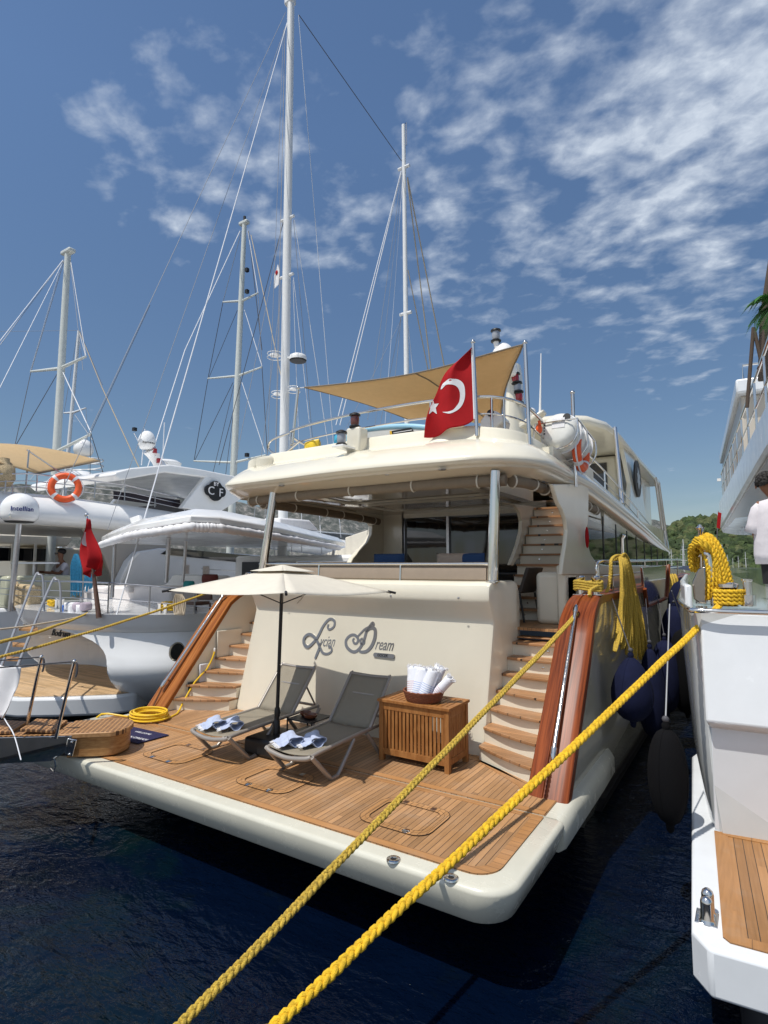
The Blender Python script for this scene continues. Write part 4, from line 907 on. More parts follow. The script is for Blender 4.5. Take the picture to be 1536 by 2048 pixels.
# gangplank laid from the quay on the left onto the platform
gp = thing('gangplank', 'teak gratings gangplank with polished steel sides resting on the platform corner', 'gangplank', (-6.6, 3.9, 1.0))
gt = Vector((-6.20, 4.22, 0)); gd = Vector((-.735, -.678, 0)).normalized(); gs = Vector((-gd.y, gd.x, 0))   # along, sideways (gs towards camera)
gs = gs if gs.y < 0 else -gs
W2 = .26
def gpt(l, s, z): return gt + gd*l + gs*s + Vector((0, 0, z))
def grating_mat():
    m = bpy.data.materials.new('teak_grating'); m.use_nodes = True; nt = m.node_tree; L = nt.links.new; p = nt.nodes['Principled BSDF']; p.inputs['Roughness'].default_value = .5
    g = nt.nodes.new('ShaderNodeNewGeometry'); mp = nt.nodes.new('ShaderNodeMapping'); mp.inputs['Rotation'].default_value = (0, 0, -math.atan2(gd.y, gd.x)); L(g.outputs['Position'], mp.inputs[0])
    ck = nt.nodes.new('ShaderNodeSeparateXYZ'); L(mp.outputs[0], ck.inputs[0])
    def M(op, a, b):
        n = nt.nodes.new('ShaderNodeMath'); n.operation = op
        for i, v in enumerate((a, b)):
            if isinstance(v, (int, float)): n.inputs[i].default_value = v
            else: L(v, n.inputs[i])
        return n.outputs[0]
    a = M('PINGPONG', ck.outputs[0], .026); b = M('PINGPONG', ck.outputs[1], .026)
    hole = M('MULTIPLY', M('GREATER_THAN', a, .010), M('GREATER_THAN', b, .010))
    n = nt.nodes.new('ShaderNodeTexNoise'); n.inputs['Scale'].default_value = 30; L(g.outputs['Position'], n.inputs['Vector'])
    r = nt.nodes.new('ShaderNodeValToRGB'); L(n.outputs[0], r.inputs[0]); r.color_ramp.elements[0].position = .3; r.color_ramp.elements[0].color = (.36, .18, .07, 1); r.color_ramp.elements[1].position = .7; r.color_ramp.elements[1].color = (.5, .28, .12, 1)
    mx = nt.nodes.new('ShaderNodeMix'); mx.data_type = 'RGBA'; L(hole, mx.inputs['Factor']); L(r.outputs[0], mx.inputs['A']); mx.inputs['B'].default_value = (.10, .045, .018, 1); L(mx.outputs['Result'], p.inputs['Base Color'])
    bp = nt.nodes.new('ShaderNodeBump'); bp.inputs['Strength'].default_value = .6; bp.inputs['Distance'].default_value = .008; L(M('SUBTRACT', 1., hole), bp.inputs['Height']); L(bp.outputs[0], p.inputs['Normal'])
    return m
grat = grating_mat(); palew = wood_mat('pale_teak', (.46, .25, .10), (.30, .14, .05), (8, 8, 45), .4, .2)
def nose(l0, l1, s0, z0, z1):
    P = []
    for k in range(13):
        a = -pi/2 + pi*k/12; P.append(gpt(l0 + s0*.62*(1-cos(a)), s0*sin(a), z0))
    P += [gpt(l1, s0, z0), gpt(l1, -s0, z0)]; return MB().prism(P, (0, 0, z1-z0))
nose(0, .72, W2+.03, .985, 1.04).build('tip_grating', grat, gp, smooth=30, bevel=.01)
nose(.03, .62, W2, .775, .985).build('tip_block', palew, gp, smooth=30, bevel=.008)
MB().prism([gpt(.72, -W2, .99), gpt(.72, W2, .99), gpt(4.2, W2, 1.08), gpt(4.2, -W2, 1.08)], (0, 0, .035)).build('grating', grat, gp, smooth=0)
for k, l in enumerate((.78, 1.22, 1.66, 2.1, 2.6)): MB().prism([gpt(l, -W2+.04, 1.02+l*.02), gpt(l, W2-.04, 1.02+l*.02), gpt(l+.34, W2-.04, 1.055+l*.02), gpt(l+.34, -W2+.04, 1.055+l*.02)], (0, 0, .03)).build('tread_board', grat, gp, smooth=0, bevel=.006)
mir_st = mat('mirror_steel', (.78, .77, .74), .04, metal=1., rvar=.02, vscale=4)
for s in (W2+.02, -W2-.03): MB().prism([gpt(.56, s, 1.02), gpt(.60, s, .86), gpt(.76, s, .76), gpt(4.2, s, .78), gpt(4.2, s, 1.11)], gs*.02).build('side_plate', mir_st, gp, smooth=0, bevel=.004)
MB().prism([gpt(.6, -W2, .80), gpt(.6, W2, .80), gpt(4.2, W2, .84), gpt(4.2, -W2, .84)], (0, 0, .06)).build('underside', black, gp, smooth=0)
hb = MB().prism([gpt(.50, W2+.045, .98), gpt(.60, W2+.045, 1.0), gpt(.62, W2+.045, .83), gpt(.54, W2+.045, .80)], gs*.015).build('hinge_plate', chrome, gp, bevel=.01)
for l, z in ((.55, .96), (.57, .83)): MB().ball(gpt(l, W2+.065, z), .014).build('hinge_bolt', chrome, hb)
for l in (.72,):
    MB().tube([gpt(l, W2+.06, .80), gpt(l-.02, W2+.06, .72), gpt(l, W2+.06, .66), gpt(l+.03, W2+.06, .7)], .014, 8).build('towing_eye', chrome, gp)
for (b, t) in (((112, 1476), (149, 1323)), ((52, 1458), (83, 1314))):
    s = W2+.0 if b[0] == 112 else -W2-.0
    B = at_z(*b, 1.04); T = B + Vector((0, 0, 0)); d = ray(*t); w = (B-EYE).dot(FWD)*.985; T = EYE + d*w
    MB().tube([B, T], .018, 12).build('stanchion', chrome, gp); MB().ball(T, .024).build('stanchion_cap', chrome, gp)
    e = T + gd*2.6 + Vector((0, 0, -.02)); MB().tube(spline([T, T.lerp(e, .5)-Vector((0, 0, .05)), e], 8), .008, 6).build('hand_line', wired, gp)
    MB().tube(spline([T, T+Vector((.03, .01, -.03)), T+Vector((.04, .01, -.1)), T+Vector((.035, .0, -.16))], 5), .011, 6).build('line_tail', wired, gp)

# flag, raft, life ring, shade sail and odds and ends on the upper deck
fs = thing('flag', 'large red flag with white crescent and star flying from the upper deck rail', 'flag', at_y(955, 868, 7.0))
fa, fb = at_y(946, 684, 7.0), at_y(954, 872, 7.0)
MB().tube([fb, fa], .026, 14).build('flagpole', chrome, fs); MB().ball(fa, .035).build('pole_cap', chrome, fs)
ftop, fbot = at_y(944, 697, 6.98), at_y(949, 838, 6.98); ftip, ftl = at_y(888, 741, 6.98), at_y(850, 872, 6.98)
FREE = spline([at_y(944, 697, 6.98), at_y(888, 742, 6.9), at_y(866, 790, 6.85), at_y(856, 830, 6.87), at_y(850, 874, 6.9)], 10)
def flagpt(u, v):
    """u from the pole outwards, v from top down"""
    a = ftop.lerp(fbot, v)
    f = min(39.999, v*40); e = FREE[int(f)].lerp(FREE[int(f)+1], f-int(f))
    p = a.lerp(e, u); p.z += -.035*sin(pi*u)*v - .02*sin(u*9)*v
    p.y += .075*sin(u*7.5+v*2.2)*u + .03*sin(v*9+u*4)*u; p.x += .012*sin(u*11); return p
MB().grid(flagpt, 40, 40).build('cloth', redm, fs, smooth=80, solid=.003)
MB().tube([ftop, fbot], .014, 8).build('hoist_tape', whitec, fs)
def on_flag(px, py):
    # nearest cloth point along the view of the emblem outline, found on the cloth itself
    return min(FTAB, key=lambda q: (q[2]-px)**2+(q[3]-py)**2)[:2]
def proj(p):
    v = Vector(p)-EYE; w = v.dot(FWD); return (CW/2+FPX*v.dot(RGT)/w, CH/2-FPX*v.dot(UPV)/w)
FTAB = [(u/90, v/90, *proj(flagpt(u/90, v/90))) for u in range(91) for v in range(91)]
def emblem(poly, name):
    cu = bpy.data.curves.new('outline', 'CURVE'); cu.dimensions = '2D'; cu.fill_mode = 'BOTH'; sp = cu.splines.new('POLY'); sp.points.add(len(poly)-1); sp.use_cyclic_u = True
    for k, (x, y) in enumerate(poly): sp.points[k].co = (x, y, 0, 1)
    ob = bpy.data.objects.new('outline', cu); COL.objects.link(ob); dg = bpy.context.evaluated_depsgraph_get(); me = bpy.data.meshes.new_from_object(ob.evaluated_get(dg))
    bm = bmesh.new(); bm.from_mesh(me); bmesh.ops.triangulate(bm, faces=bm.faces)
    for _ in range(2): bmesh.ops.subdivide_edges(bm, edges=[e for e in bm.edges if e.calc_length() > .05], cuts=1)
    bmesh.ops.triangulate(bm, faces=bm.faces); mb = MB(); bm.verts.ensure_lookup_table()
    def q(u, v, s):
        p = flagpt(u, v); n = (flagpt(min(1, u+.01), v)-p).cross(flagpt(u, min(1, v+.01))-p).normalized(); return p+n*.005*s
    for s in (1, -1): mb.add([q(v.co.x, v.co.y, s) for v in bm.verts], [[v.index for v in f.verts] for f in bm.faces])
    bm.free(); bpy.data.objects.remove(ob); bpy.data.curves.remove(cu); return mb.build(name, whitec, fs, smooth=80)
def px_poly(P): return [on_flag(820+x*260/1536, 660+y*240/1418) for x, y in P]
cres = px_poly([(362, 700), (390, 640), (440, 595), (500, 575), (560, 580), (610, 615), (640, 665), (652, 730), (648, 800), (625, 870), (585, 930), (530, 970), (470, 985), (420, 982), (385, 968), (440, 970), (500, 950), (550, 905), (580, 850), (592, 790), (585, 730), (560, 680), (520, 650), (470, 643), (420, 655)])
def sm(poly, k): 
    return [(p[0], p[1]) for p in spline([(a, b, 0) for a, b in poly], k, True)]
emblem(sm(cres, 3), 'crescent')
emblem(px_poly([(270, 830), (285, 878), (342, 872), (305, 922), (320, 995), (272, 962), (218, 998), (238, 930), (225, 885), (258, 880)]), 'star')

rf = thing('life_raft', 'white life raft canister in a steel cradle on the upper deck corner', 'life raft', at_y(1118, 890, 8.2))
c0 = at_y(1113, 858, 8.0); ax = Vector((.05, .97, -.2)).normalized(); MR = ax.to_track_quat('Z', 'Y').to_matrix().to_4x4()
raftm = mat('raft_shell', (.74, .74, .70), .28, var=.06, vscale=5, coat=.3)
MB().lathe([(.001, -.02), (.16, -.015), (.225, .02), (.27, .1), (.275, .3), (.262, .31), (.262, .33), (.275, .34), (.275, .60), (.262, .61), (.262, .63), (.275, .64), (.27, .82), (.225, .90), (.16, .93), (.001, .935)], c0, 32, MR @ Matrix.Diagonal(Vector((1, 1.05, 1, 1)))).build('canister', raftm, rf, smooth=35)
def rp(x, y, z): return c0 + MR @ Vector((x, y, z))
for z in (.2, .48, .76): MB().tube([rp(.282*cos(a), .296*sin(a), z) for a in [2*pi*k/32 for k in range(32)]], .016, 8, closed=True).build('lashing', whitec, rf)
cr = MB()
for z in (-.04, .42, .84): cr.tube(spline([rp(-.30, .1, z), rp(-.31, -.12, z), rp(-.2, -.28, z), rp(0, -.325, z), rp(.2, -.28, z), rp(.31, -.12, z), rp(.3, .1, z)], 6), .013, 8)
cr.tube([rp(-.3, .1, -.04), rp(-.3, .1, .84)], .013, 8); cr.tube([rp(.3, .1, -.04), rp(.3, .1, .84)], .013, 8); cr.tube([rp(-.3, .1, -.04), rp(.3, .1, -.04)], .011, 8)
cr.tube([rp(.0, -.33, .1), rp(.15, -.7, .1)], .02, 8); cr.tube([rp(.0, -.33, .9), rp(.2, -.7, .9)], .02, 8); cr.build('cradle', chrome, rf)
MB().box((-.09, -.075, -.003), (.09, .075, .003), Matrix.Translation(rp(-.03, .08, -.022)) @ MR).build('label_plate', whitec, rf, smooth=0)
MB().lathe([(.03, 0), (.055, 0), (.055, .01), (.03, .01)], rp(-.14, .16, -.012), 20, MR).build('valve_ring', black, rf)
for k in range(4): MB().box((-.012, -.01, 0), (.012, .01, .004), Matrix.Translation(rp(.17, .08-.045*k, -.012)) @ MR).build('stencil_mark', black, rf, smooth=0)
hr = MB().ball(at_y(1078, 858, 7.9), .06, sq=(.8, .8, 1.2)); hr.tube([at_y(1080, 850, 7.9), at_y(1078, 842, 7.85)], .02, 8); tag(hr.build('hydrostatic_release', orange), 'small orange release float hanging at the left of the raft canister', 'float')
def life_ring(c, nrm, R, label, up=Vector((0, 0, 1))):
    t = thing('life_ring', label, 'life ring', c); n = Vector(nrm).normalized(); u = (up-n*up.dot(n)).normalized(); w = n.cross(u); c = Vector(c)
    MB().tube([c + (u*cos(a)+w*sin(a))*R for a in [2*pi*k/40 for k in range(40)]], R*.27, 14, closed=True).build('ring', orange, t)
    for q in range(4):
        a0 = pi/4+q*pi/2; MB().tube([c + (u*cos(a)+w*sin(a))*R for a in [a0-.11+.022*k for k in range(11)]], R*.285, 14).build('reflective_band', whitec, t)
    gl = MB(); gl.tube([c + (u*cos(a)+w*sin(a))*R*(1.27+.09*abs(sin(2*(a-pi/4)))) + n*.01 for a in [2*pi*k/48 for k in range(48)]], .012, 6, closed=True); gl.build('grab_line', whitec, t)
    return t
life_ring(at_y(1162, 904, 8.45), (1, -.02, .0), .235, 'orange life ring hung beside the white raft canister')
ss = thing('shade_sail', 'tan shade sail stretched over the upper deck behind the red flag', 'shade sail', at_y(820, 790, 8))
A_, B_ = at_z(609, 775, 5.93), at_z(1046, 690, 5.9); C_, D_ = at_z(1002, 850, 5.70), at_z(815, 838, 5.70)
def sail(u, v):
    top_ = A_.lerp(B_, u); bot_ = D_.lerp(C_, u); p = top_.lerp(bot_, v); p.z -= .12*sin(pi*u)*sin(pi*v) + .07*sin(pi*u)*(1-v)**2
    inn = (D_-A_).normalized()*.12*sin(pi*v); p += (B_-A_).normalized()*(.10*sin(pi*v)*(1-2*u)) ; p.y += .10*sin(pi*u)*(1-2*v)
    p.z += .012*sin((u*3+v*9)*3)*u*(1-v); return p
MB().grid(sail, 30, 16).build('cloth', tanc, ss, smooth=80, solid=.004)
MB().tube([sail(k/30, 0) for k in range(31)], .012, 6).build('edge_rope', blind, ss); MB().tube([sail(1, k/16) for k in range(17)], .012, 6).build('edge_rope', blind, ss); MB().tube([sail(0, k/16) for k in range(17)], .012, 6).build('edge_rope', blind, ss)
MB().tube([sail(.55-.0*k/10+.35*k/10, k/10)-Vector((0, 0, .006)) for k in range(11)], .012, 6).build('seam', blind, ss)
MB().tube([A_, at_y(596, 776, 7.25)], .008, 6).build('lanyard', wirew, ss)
# paddle board and toys lying on the upper deck
pbd = thing('paddle_board', 'white inflatable paddle board with pale blue edge leaning on the upper rail', 'paddle board', at_y(780, 875, 7.4))
bp_ = [at_y(px, py, 7.45) for px, py in [(668, 890), (690, 872), (725, 860), (790, 853), (840, 854), (880, 862), (905, 876), (905, 905), (668, 905)]]
MB().prism(bp_, (0, .10, .0)).build('board', mat('board_skin', (.62, .62, .60), .4, var=.04), pbd, bevel=.04, seg=4)
MB().tube(spline([p+Vector((0, .03, 0)) for p in bp_[:7]], 6), .05, 10).build('rail_stripe', mat('pale_blue_rail', (.30, .55, .72), .4), pbd)
blk = MB().prism([at_y(px, py, 7.435) for px, py in [(783, 862), (822, 855), (834, 872), (786, 878)]], (0, .012, 0)).build('deck_pad', black, pbd, smooth=0)
for k in range(3): MB().tube([at_y(787, 866+k*4, 7.43), at_y(824+k*3, 860+k*4, 7.43)], .006, 6).build('pad_stripe', whitec, blk)
MB().prism([at_y(px, py, 7.43) for px, py in [(779, 862), (783, 862), (786, 879), (781, 880)]], (0, .012, 0)).build('pad_edge', mat('amber_patch', (.75, .45, .03), .5), pbd, smooth=0)
def cushion(c, s, a, m, name, label, cat, group=None):
    c = Vector(c); R = Matrix.Rotation(a, 4, 'Z')
    mb = MB(); n = 12
    for sg in (1, -1):
        mb.grid(lambda u, v: c + R @ Vector(((u-.5)*s[0], sg*s[1]*.5*(max(0, 1-abs(2*u-1)**3.2)*max(0, 1-abs(2*v-1)**3.2))**.5, (v-.5)*s[2])), n, n)
    return tag(mb.build(name, m, origin=c, smooth=70), label, cat, group)
toy = mat('cyan_inflatable', (.05, .36, .55), .35, var=.25, vscale=12); toyy = mat('yellow_inflatable', (.75, .53, .03), .35, var=.25, vscale=7)
cushion(at_y(692, 884, 7.2), (.42, .22, .26), .2, toy, 'beach_bag', 'turquoise inflatable toy bundled against the upper rail', 'inflatable toy')
cushion(at_y(625, 893, 7.2), (.36, .2, .2), -.3, toyy, 'swim_ring', 'yellow and blue inflatable ring lying at the left end of the upper rail', 'inflatable toy')
# aft deck: cushions and a chair
bl = mat('blue_cushion', (.015, .05, .14), .85, bump=.3, bscale=160); cr_ = mat('cream_cushion', (.38, .30, .24), .85, bump=.3, bscale=160)
for px, w, m_, lb in ((778, .55, bl, 'blue cushion on the aft deck sofa near the middle of the dark doors'), (905, .5, cr_, 'beige cushion on the aft deck sofa left of the blue one by the steel pillar'), (945, .36, bl, 'blue cushion on the aft deck sofa next to the right steel pillar')):
    cushion(at_y(px, 1122, 7.4), (w, .16, .22), 0, m_, 'cushion', lb, 'cushion', 'cushions on the aft deck sofa')
sf = thing('sofa', 'dark outdoor sofa on the aft deck behind the taupe band', 'sofa', (-4.6, 7.6, 2.085))
MB().box((-6.3, 7.2, 2.09), (-3.0, 8.0, 2.5)).build('seat', mat('grey_upholstery', (.13, .12, .11), .85), sf, bevel=.04); MB().box((-6.3, 7.02, 2.09), (-3.0, 7.2, 2.78)).build('backrest', MATS['grey_upholstery'], sf, bevel=.04)
dk = mat('dark_brown_sling', (.05, .04, .032), .7)
ac = thing('armchair', 'dark brown high backed chair at the foot of the inner stairs', 'chair', at_z(1048, 1245, 2.09))
cB = at_y(1058, 1136, 8.0); cA = at_y(1042, 1186, 7.95)
sd = Vector((0.05, .52, 0))
MB().prism([cA, cB, cB+Vector((-.05, 0, .01)), cA+Vector((-.05, 0, 0))], sd).build('backrest', dk, ac, bevel=.01)
sA = cA+Vector((-.02, 0, -.01)); MB().prism([sA, sA+Vector((-.5, 0, .03)), sA+Vector((-.5, 0, .07)), sA+Vector((0, 0, .05))], sd).build('seat', dk, ac, bevel=.01)
for y in (0, 1):
    for x, dx in ((0, .06), (-.45, -.05)): p = sA+sd*y+Vector((x, 0, 0)); MB().tube([p, Vector((p.x+dx, p.y, 2.09))], .016, 8).build('leg', black, ac)
# ================================================================== boats to the left
# --- white sailing gulet moored alongside, rounded stern with a bathing platform
B = thing('sailing_yacht', 'white two masted sailing yacht with rounded stern and pale teak bathing platform, left of centre', 'yacht', (-12, 8, 0))
bx = -12.0
hwb = mat('white_hull_paint', (.70, .715, .73), .16, coat=.4, var=.035, vscale=1.5, rvar=.05)
def b_out(u, z):
    """plan outline at height z; u runs from the port bow round the stern to the starboard bow"""
    ins = .30*smooth(.5, 1.62, z) + .95*smooth(1.15, -.45, z); st = .30*smooth(.5, 1.62, z) - .15 + 1.35*smooth(1.05, -.4, z)
    hb = 3.35-ins; a = (u-.5)*2; s = 1 if a >= 0 else -1; a = abs(a)
    if a < .45:
        t = a/.45*pi/2; x = hb*sin(t)**.72; y = 6.15+st + 2.0*(1-cos(t)**1.0)**1.0
    else:
        t = (a-.45)/.55; y = 8.15+st + t*(20-st); x = hb*(1-max(0, (t-.35)/.65)**2.3)
    return Vector((bx+s*max(.02, x), y, z))
def sheerb(y): return 0 + .02*max(0, y-9)
us = [k/80 for k in range(81)]
rings = []
for z in (-.5, -.2, 0, .15, .3, .45, .6, .75, .9, 1.05, 1.2, 1.35, 1.5, 1.62, 1.66, 1.80, 1.93, 1.97):
    R = []
    for u in us:
        p = b_out(u, z if z < 1.63 else 1.62); p.z = z + sheerb(p.y)*(z/2)
        if z >= 1.65:
            c = Vector((bx, p.y+1.5, p.z)); p += (p-c).normalized()*(.05 + .13*(z-1.65)/.3)
        R.append(p)
    rings.append(R)
# closed solid so that the stern recess can be cut out of it
hb_ = MB(); hb_.loft(rings, closed=True, caps=True); hb = hb_.build('hull', hwb, B, smooth=35)
ct = MB(); RX, RY, RZ = 2.62, 2.35, 1.17; rings = []
for j in range(15):
    v = j/14*.985; rr_ = (1-v**4.2)**(1/2.8); rings.append([Vector((-12.72+RX*rr_*cos(2*pi*k/48), 5.9+RY*rr_*sin(2*pi*k/48), .46+RZ*v)) for k in range(48)])
ct.loft(rings); cto = ct.build('cutter', hwb, None, smooth=0)
md = hb.modifiers.new('recess', 'BOOLEAN'); md.operation = 'DIFFERENCE'; md.object = cto; md.solver = 'EXACT'
bpy.context.view_layer.update()
dg = bpy.context.evaluated_depsgraph_get(); me2 = bpy.data.meshes.new_from_object(hb.evaluated_get(dg)); hb.modifiers.clear(); hb.data = me2; bpy.data.objects.remove(cto)
pf = [(-10.0, 6.85), (-10.12, 6.45), (-10.8, 5.85), (-11.4, 5.4), (-12.2, 5.2), (-13.3, 5.35), (-14.3, 5.8), (-14.7, 6.6), (-14.6, 8.0), (-10.5, 8.0)]
MB().prism([(x, y, .12) for x, y in pf], (0, 0, .35)).build('bathing_platform', hwb, B, bevel=.05)
pd = [(x*.97+bx*.03, y+.12, .475) for x, y in pf]
MB().prism([(x, y, .472) for x, y, z in pd], (0, 0, .008)).build('platform_teak', plank_mat('pale_teak_planks', (.50, .34, .19), 'y', .06, .07), B, smooth=0)
for c in (at_x(352, 1303, -8.72), at_x(352, 1303, -8.72)+Vector((.0, 3, .05))):
    q = Matrix.Rotation(pi/2, 4, 'Y'); o = MB().lathe([(.16, .0), (.17, .03), (.145, .035), (.14, .01)], c, 24, q).build('porthole', chrome, B); MB().lathe([(.001, .012), (.142, .012)], c, 24, q, caps=False).build('porthole_glass', glass, o)
# name on the stern
nA = at_y(115, 1243, 6.10); nB = at_y(150, 1249, 6.10); nux = (nB-nA).normalized()
def stern_y(x):
    t = math.asin(min(1, (abs(x-bx)/3.3))**(1/.72)); return 6.15 + 2.0*(1-cos(t)) - .03
text_mb('Bodrum', .19, lambda x, y, d: (lambda X: Vector((X, stern_y(X)-.06+d, 1.52+y)))(-11.35 + x), .02, .4, 'CENTER', .95).build('stern_lettering', black, B, smooth=0)
# deck, sofa block, rails
dk_ = [b_out(u, 1.62) for u in us]; MB().prism([(p.x*.97+bx*.03, p.y+.08, 1.66) for p in dk_ if p.y < 24], (0, 0, .05)).build('deck', plank_mat('grey_teak_planks', (.42, .30, .19), 'x', .07, .07), B, smooth=0)
whb = mat('white_upholstery', (.74, .70, .69), .7, var=.04)
MB().prism([at_y(px, py, 9.0) for px, py in [(157, 1228), (157, 1182), (165, 1174), (340, 1172), (340, 1228)]], (0, 1.2, 0)).build('sofa_block', whb, B, bevel=.06)
for px in (190, 232, 275): MB().box(at_y(px-18, 1186, 8.85), at_y(px+18, 1170, 9.5)).build('sofa_cushion', whb, B, bevel=.07, seg=3)
for px in (165, 190, 215, 245): MB().box(at_y(px-10, 1226, 8.97), at_y(px+10, 1208, 9.02)).build('locker_front', gelw, B, bevel=.01)
MB().prism([at_y(px, py, 10) for px, py in [(255, 1232), (255, 1180), (330, 1168), (345, 1150), (420, 1152), (425, 1234)]], (0, .7, 0)).build('sofa_block', gelw, B, bevel=.05)
rust = mat('dark_red_cloth', (.12, .025, .02), .9); teal = mat('teal_cloth', (.02, .22, .22), .9)
def rail_b(pxs, y0, y1, n, name='guard_rail', h=(0, .28), zlow=2.0, m=steel):
    P = [at_y(px, py, lerp(y0, y1, i/(len(pxs)-1))) for i, (px, py) in enumerate(pxs)]
    for dz in h: MB().tube([p-Vector((0, 0, dz)) for p in P], .016 if dz == 0 else .008, 8).build(name, m, B)
    for i in range(n):
        t = i/(n-1)*(len(P)-1); k = min(len(P)-2, int(t)); p = P[k].lerp(P[k+1], t-k); MB().tube([p, Vector((p.x, p.y, zlow))], .014, 8).build('rail_post', m, B)
rail_b([(218, 1166), (300, 1172), (390, 1180), (455, 1186)], 6.55, 7.6, 4, h=(0, .30), zlow=1.97)
rail_b([(0, 1160), (40, 1162), (150, 1163), (218, 1166)], 6.9, 6.55, 5, h=(0, .2, .34), zlow=1.97)
rail_b([(225, 1126), (330, 1132), (440, 1140), (530, 1146)], 11.2, 15, 6, h=(0, .3), zlow=1.9)
# hard top with white canvas roll, posts
def hard_top_b():
    zt = 3.5; e = [at_z(203, 1082, zt), at_z(262, 1062, zt+.06), at_z(380, 1043, zt+.12), at_z(440, 1046, zt+.12), at_z(560, 1066, zt+.05), at_z(690, 1092, zt)]
    a, b_, c, d, f, g = e; back = Vector((-14.9, g.y, zt)); left = Vector((-14.9, 9.2, zt))
    R = [left, a.lerp(left, .0), b_, c, d, f, g, back]; rings = []
    cc = Vector((-12.5, 11.5, 0))
    for s, dz in ((1, 0), (1.0, .10), (.93, .26), (.8, .33)): rings.append([Vector((cc.x+(p.x-cc.x)*s, cc.y+(p.y-cc.y)*s, p.z+dz)) for p in R])
    MB().loft(rings).build('hard_top', gelw, B, smooth=25, bevel=.02)
    return R
HB = hard_top_b()
r_ = random.Random(4); P = []
for k in range(6):
    for t in range(10): P.append(HB[k+1 if k < 6 else k].lerp(HB[min(7, k+2)], t/10) if k < 5 else HB[6].lerp(HB[7], t/10*.1))
P = P[:50]; P = [P[i//3].lerp(P[min(len(P)-1, i//3+1)], (i % 3)/3) for i in range(len(P)*3-3)]; MB().tube([p + Vector((0, 0, -.09+.006*r_.uniform(-1, 1))) for p in P], [.075+.011*r_.uniform(-1, 1) for _ in P], 12).build('canvas_roll', whitec, B, smooth=80)
for px, pt, pb, y, r in ((230, 1085, 1195, 8.2, .045), (338, 1075, 1165, 8.6, .05), (372, 1082, 1165, 9.4, .04), (668, 1100, 1130, 14.5, .05)):
    MB().tube([at_y(px, pt, y), at_y(px-6, pb, y)], r, 14).build('top_post', steel, B)
MB().box((-14.6, 13.5, 1.7), (-9.6, 19, 3.2)).build('deckhouse', gelw, B, bevel=.1); MB().box((-9.6, 13.9, 2.5), (-9.57, 18.6, 3.0)).build('deckhouse_window', glass, B, smooth=0)
MB().box((-14.2, 13.46, 2.1), (-10.2, 13.49, 3.0)).build('deckhouse_window', glass, B, smooth=0)
# rolled mainsail in a cream cover, small canopy sides seen through the open aft deck
MB().prism([at_y(px, py, 15.5) for px, py in [(690, 1075), (735, 1060), (735, 1115), (640, 1110), (690, 1095)]], (0, .3, 0)).build('canvas_screen', canvas, B, smooth=0, bevel=.03)
MB().prism([at_x(px, py, -10.0) for px, py in [(560, 1035), (620, 1040), (640, 1062), (560, 1055)]], (-.6, 0, 0)).build('canvas_hood', whitec, B, bevel=.05)
# masts
def mast(tp, bt, y, r0, r1, parent, m, name='mast'):
    T = at_y(*tp, y); b = at_y(*bt, y); d = (b-T).normalized(); foot = T + d*((T.z-1.7)/-d.z)
    n = 24; P = [foot.lerp(T, k/n) for k in range(n+1)]; return MB().tube(P, [lerp(r0, r1, (k/n)**1.3) for k in range(n+1)], 20).build(name, m, parent, smooth=60), T, foot
def stay(a, b, parent, r=.010, m=wire, name='stay'): return MB().tube([a, b], r, 6).build(name, m, parent)
m1, T1, F1 = mast((582, 4), (567, 960), 14, .162, .125, B, mastm)
def on_mast(T, F, py, y):
    lo, hi = 0, 1
    for _ in range(30):
        mid = (lo+hi)/2
        if proj(F.lerp(T, mid))[1] > py: lo = mid
        else: hi = mid
    return F.lerp(T, lo)
MB().box(T1+Vector((-.22, -.14, -.1)), T1+Vector((.14, .14, .14))).build('masthead', mastm, m1, bevel=.05)
MB().tube([T1, T1+Vector((-.02, 0, .35))], .03, 8).build('masthead_antenna', black, m1)
for py in (437, 552): 
    c = on_mast(T1, F1, py, 14); MB().tube([c+Vector((-.3, 0, 0)), c+Vector((.3, 0, 0))], .05, 10).build('mast_tang', mastm, m1)
# radar bracket, ring guards
c = on_mast(T1, F1, 716, 14); q = MB().tube([c, c+Vector((.55, -.1, -.12))], .04, 8).build('radar_bracket', mastm, m1)
rc = at_y(596, 717, 13.9); MB().lathe([(.001, -.10), (.26, -.10), (.285, -.06)], rc, 24).build('radar_base', black, m1)
MB().lathe([(.285, -.06), (.29, .02), (.27, .09), (.2, .13), (.001, .14)], rc, 24).build('radar_dome', gelw, m1, smooth=60)
for px, py, rr in ((550, 712, .26), (556, 790, .22), (588, 780, .2)):
    cc = at_y(px, py, 14.0)
    for dz in (-.06, .08): MB().tube([cc+Vector((rr*cos(a), rr*sin(a), dz)) for a in [2*pi*k/20 for k in range(20)]], .014, 6, closed=True).build('guard_ring', mastm, m1)
    MB().lathe([(.001, 0), (rr*.7, .0), (rr*.7, .05), (.001, .06)], cc, 16).build('guard_light', gelw, m1)
m2, T2, F2 = mast((807, 250), (814, 845), 20, .118, .082, B, mastm)
for py in (335, 627): c = on_mast(T2, F2, py, 20); MB().tube([c+Vector((-.28, 0, 0)), c+Vector((.28, 0, 0))], .07, 10).build('mast_tang', mastm, m2)
MB().tube([T2, T2+Vector((.15, 0, .05)), T2+Vector((.15, 0, -1))], .02, 6).build('masthead_antenna', steel, m2)
